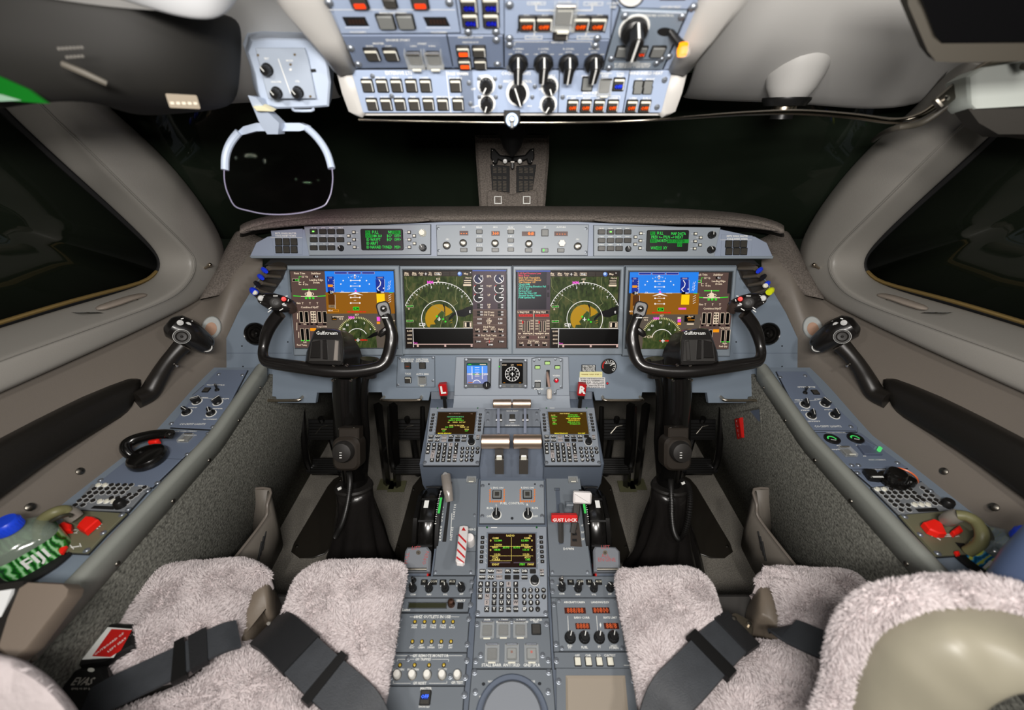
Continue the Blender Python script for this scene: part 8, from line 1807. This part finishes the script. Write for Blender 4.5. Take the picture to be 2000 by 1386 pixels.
for x, y, m_ in ((509, 105, CHR), (580, 104, CHR), (610, 185, CHR), (572, 123, CHR), (572, 133, WHT)): D.disk(x, y, 2.6, m_ if m_ is not CHR else mat('tan_screw', (168, 150, 120), .3, metal=.7), 10)
D.mb.v = [Mh @ v for v in D.mb.v]; D.mb.obj('control_face', t)
for x, y in ((528, 132), (546, 177), (587, 176)): a, b_ = D.p(x, y); put(pot_me(.0062, .014), 'knob', t, Mh @ T(a, b_, .008) @ RZ(30))
mb = MB(); mb.prism([D.p(*p) for p in ((500, 204), (520, 203), (540, 213), (508, 213))], .0, .012, mat('cream_sticker', (206, 200, 168), .5), Mh, ch=.001); mb.obj('cream_corner', t, label='cream coloured corner piece')
mb = MB(); mb.tube([q(572, 212, .62), q(576, 216, .615), q(608, 216, .615), q(612, 212, .62)], .0018, HW, 8, smooth=2); mb.obj('wire_bail', t)
mb = MB(); mb.prism([D.p(*p) for p in ((604, 134), (618, 133), (620, 138), (606, 139))], .0, .006, BLKM, Mh); mb.obj('slot', t)
# arm and combiner frame
mb = MB(); fa = [q(484, 186, .60), q(500, 190, .60), q(522, 218, .62), q(545, 240, .64), q(543, 262, .65), q(522, 262, .65), q(505, 236, .64), q(496, 214, .62)]; mb.loft([fa[::-1], [p+Vector((0, .022, 0)) for p in fa[::-1]]], HW); mb.obj('arm', t, ang=25)
mb = MB(); pts = [(463, 258, .66), (475, 247, .66), (500, 240, .655), (530, 240, .655), (560, 240, .655), (585, 240, .655), (600, 246, .66)]
fb = [q(x, y, d) for x, y, d in pts]+[q(x, y+(16 if 470 < x < 596 else 6), d+.004) for x, y, d in pts[::-1]]; mb.loft([fb, [p+Vector((0, .014, 0)) for p in fb]] if 0 else [fb[::-1], [p+Vector((0, .014, 0)) for p in fb[::-1]]][::1], HW); mb.obj('top_bracket', t, ang=25)
ZH = Z(400, 200, .166)
for P_ in ([(400, 350), (340, 420), (290, 500), (255, 590), (240, 680), (238, 795)], [(1200, 300), (1280, 370), (1350, 450), (1410, 540), (1455, 640), (1492, 775)]):
    mb = MB(); pp = [q(*ZH(*p), .66+.002*i) for i, p in enumerate(P_)]; mb.tube(pp, .0058, HW, 10, smooth=4, flat=1.0); mb.obj('side_arm', t, label='curved pale side arm')
edge = [(228, 790), (230, 900), (250, 1010), (285, 1100), (330, 1190), (390, 1240), (520, 1275), (680, 1308), (880, 1318), (1080, 1305), (1250, 1270), (1400, 1215), (1450, 1150), (1485, 1060), (1502, 950), (1505, 870), (1498, 780)]
pe_ = [q(*ZH(*p), .672) for p in edge]; mb = MB(); mb.tube(pe_, .0009, mat('glass_edge_lilac', (140, 136, 160), .3), 6, smooth=4); mb.obj('glass_edge', t)
top_ = [(1440, 640), (1380, 520), (1300, 420), (1190, 340), (900, 365), (600, 365), (450, 365), (380, 430), (320, 520), (275, 640)]
cg = [q(*ZH(*p), .672) for p in edge+top_]; cgl = bpy.data.materials.new('combiner_glass'); cgl.use_nodes = True; nt = cgl.node_tree; nt.nodes.clear()
o_ = nt.nodes.new('ShaderNodeOutputMaterial'); tr = nt.nodes.new('ShaderNodeBsdfTransparent'); tr.inputs[0].default_value = (.82, .72, .80, 1); gl = nt.nodes.new('ShaderNodeBsdfGlossy'); gl.inputs[0].default_value = (.5, .75, .5, 1); gl.inputs['Roughness'].default_value = .03; mxn = nt.nodes.new('ShaderNodeMixShader'); mxn.inputs[0].default_value = .002
nt.links.new(tr.outputs[0], mxn.inputs[1]); nt.links.new(gl.outputs[0], mxn.inputs[2]); nt.links.new(mxn.outputs[0], o_.inputs[0])
mb = MB(); mb.add(cg, [tuple(range(len(cg)))], cgl); mb.obj('combiner_glass', t, thick=.002, label='clear tinted combiner glass')
# head-up projector housing above the left seat; underside's shade put into its colour
t = thing('projector_housing', 'large overhead projector housing with a shaded dark underside and pale rounded front at the upper left', 'projector housing', T(*pd(250, 60, .45))); iv = t.matrix_world.inverted()
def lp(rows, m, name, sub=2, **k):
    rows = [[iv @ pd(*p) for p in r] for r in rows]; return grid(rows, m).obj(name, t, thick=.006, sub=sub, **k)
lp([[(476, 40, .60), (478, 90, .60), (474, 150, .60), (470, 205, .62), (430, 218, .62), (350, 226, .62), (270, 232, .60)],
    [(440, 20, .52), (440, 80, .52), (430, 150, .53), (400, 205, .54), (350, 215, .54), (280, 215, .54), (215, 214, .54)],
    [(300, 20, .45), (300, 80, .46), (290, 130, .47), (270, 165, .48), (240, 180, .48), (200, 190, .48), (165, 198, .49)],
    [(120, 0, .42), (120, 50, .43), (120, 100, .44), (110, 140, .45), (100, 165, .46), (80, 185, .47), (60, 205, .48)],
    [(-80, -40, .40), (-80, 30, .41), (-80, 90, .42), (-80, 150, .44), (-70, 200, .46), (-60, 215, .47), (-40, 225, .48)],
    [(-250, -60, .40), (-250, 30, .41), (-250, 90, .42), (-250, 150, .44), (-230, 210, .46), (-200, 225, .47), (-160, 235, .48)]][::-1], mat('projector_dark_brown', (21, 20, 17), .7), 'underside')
lp([[(180, -10, .42), (260, 14, .42), (340, 40, .43), (410, 50, .44), (450, 36, .45), (476, -10, .46)], [(170, -60, .38), (260, -50, .38), (340, -45, .39), (410, -45, .40), (450, -50, .41), (480, -60, .42)], [(160, -160, .36), (260, -160, .36), (340, -160, .37), (410, -160, .38), (450, -160, .39), (490, -160, .40)]][::1], mat('pale_projector_front', (200, 202, 204), .45), 'front_cap', label='pale rounded front cap')
mb = MB(); mb.tube([iv @ pd(122, 125, .425), iv @ pd(165, 143, .432), iv @ pd(208, 163, .445)], [.003, .0035, .003], mat('dull_silver_bar', (84, 80, 72), .4), 8); mb.obj('rail', t)
mb = MB(); c = pd(358, 198, .52); Mx = iv @ T(*c) @ (CAM-c).to_track_quat('Z', 'Y').to_matrix().to_4x4()
mb.prism(rrect(.032, .015, .001, 1), 0, .004, mat('tan_placard', (120, 108, 88), .5), Mx @ RZ(178)); 
for k in range(5): mb.box(.004, .003, .0005, mat('pale_print', (190, 180, 160), .5), Mx @ T(-.012+k*.006, -.002, .0045))
mb.obj('placard', t, label='small tan placard')
mb = MB(); c = pd(148, 103, .415); Mx = iv @ T(*c) @ (CAM-c).to_track_quat('Z', 'Y').to_matrix().to_4x4() @ RZ(8)
for yy, ww in ((.004, .022), (-.003, .017)):
    for k in range(int(ww/.003)): mb.box(.0022, .0022, .0004, mat('faint_print', (66, 62, 54), .5), Mx @ T(-ww/2+k*.003, yy, 0))
mb.obj('print', t, label='faint two-line print')
# green tinted visor corner at the far left
t = thing('sun_visor', 'corner of a green tinted sun visor at the far left edge', 'sun visor', T(*pd(0, 190, .45))); iv = t.matrix_world.inverted()
f = [iv @ pd(*p) for p in ((-220, 60, .44), (-60, 128, .44), (0, 150, .44), (55, 175, .445), (92, 202, .45), (0, 196, .445), (-220, 180, .44))]; mb = MB(); mb.loft([f, [p+Vector((.0, .004, 0)) for p in f]], mat('green_visor_plastic', (14, 92, 24), .3)); mb.obj('pane', t)
f = [iv @ pd(*p) for p in ((-220, 160, .437), (0, 184, .442), (42, 196, .446), (0, 198, .445), (-220, 182, .44))]; mb = MB(); mb.loft([f, [p+Vector((0, .004, 0)) for p in f]], mat('mint_edge', (120, 150, 130), .4)); mb.obj('edge', t, label='pale mint edge')
# right: smoked visor pane stowed at the upper right, and the pale box below it
t = thing('sun_visor', 'dark smoked sun visor panel in a grey-brown frame at the upper right', 'sun visor', T(*pd(1900, 60, .42))); iv = t.matrix_world.inverted()
f = [iv @ pd(*p) for p in ((1766, -60, .42), (1774, 10, .43), (1812, 100, .45), (1828, 120, .455), (1860, 122, .455), (2100, 118, .44), (2150, -60, .40))]; mb = MB(); mb.loft([[p for p in f], [p+Vector((0, .014, .006)) for p in f]], mat('visor_frame_taupe', (56, 52, 44), .6)); mb.obj('frame', t)
f = [iv @ pd(*p) for p in ((1792, -60, .415), (1800, 0, .424), (1826, 70, .44), (1840, 84, .444), (2100, 82, .43), (2150, -60, .39))]; mb = MB(); mb.loft([f, [p+Vector((0, .003, .001)) for p in f]], mat('smoked_pane', (10, 10, 11), .12)); mb.obj('pane', t)
t = thing('pillar_box', 'pale grey rounded box on the right pillar beside the visor rail', 'box', T(*pd(1960, 170, .54))); iv = t.matrix_world.inverted()
f = [iv @ pd(*p) for p in ((1886, 150, .58), (1915, 132, .57), (2000, 118, .55), (2150, 105, .52), (2150, 200, .53), (2000, 208, .56), (1898, 214, .585), (1889, 205, .585))]; b = [p+Vector((.02, .05, -.005)) for p in f]; mb = MB(); c0 = sum(f, Vector())/8
mb.loft([[p.lerp(c0, .04)+Vector((0, -.004, 0)) for p in f], f, b], mat('pale_mint_grey', (160, 166, 160), .45)); mb.obj('cover', t)
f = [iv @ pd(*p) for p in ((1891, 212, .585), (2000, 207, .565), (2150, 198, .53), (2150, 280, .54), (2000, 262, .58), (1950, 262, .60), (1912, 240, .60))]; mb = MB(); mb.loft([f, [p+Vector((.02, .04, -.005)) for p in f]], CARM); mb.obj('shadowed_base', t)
# ------------------------------------------------------------------ phrases shared by things of a kind
from collections import defaultdict
kinds_ = defaultdict(list)
for o in sc.objects:
    if o.get('category') and o.parent is None: kinds_[o.name.split('.')[0]].append(o)
WHERE = {'display_unit': 'four large displays of the instrument panel', 'control_display_unit': 'keyboard control units of the pedestal', 'seat_belt': 'harness straps lying on the seat covers', 'pen': 'pens in the slotted holders',
         'placard': 'placards right of the landing gear panel', 'rudder_pedal': 'rudder pedals in the footwell', 'push_rod': 'push rods beside the columns', 'floor_plate': 'dark plates on the floor'}
for k, L in kinds_.items():
    if len(L) > 1:
        for o in L:
            if not o.get('group'): o['group'] = WHERE.get(k, k.replace('_', ' ')+'s of the cockpit')
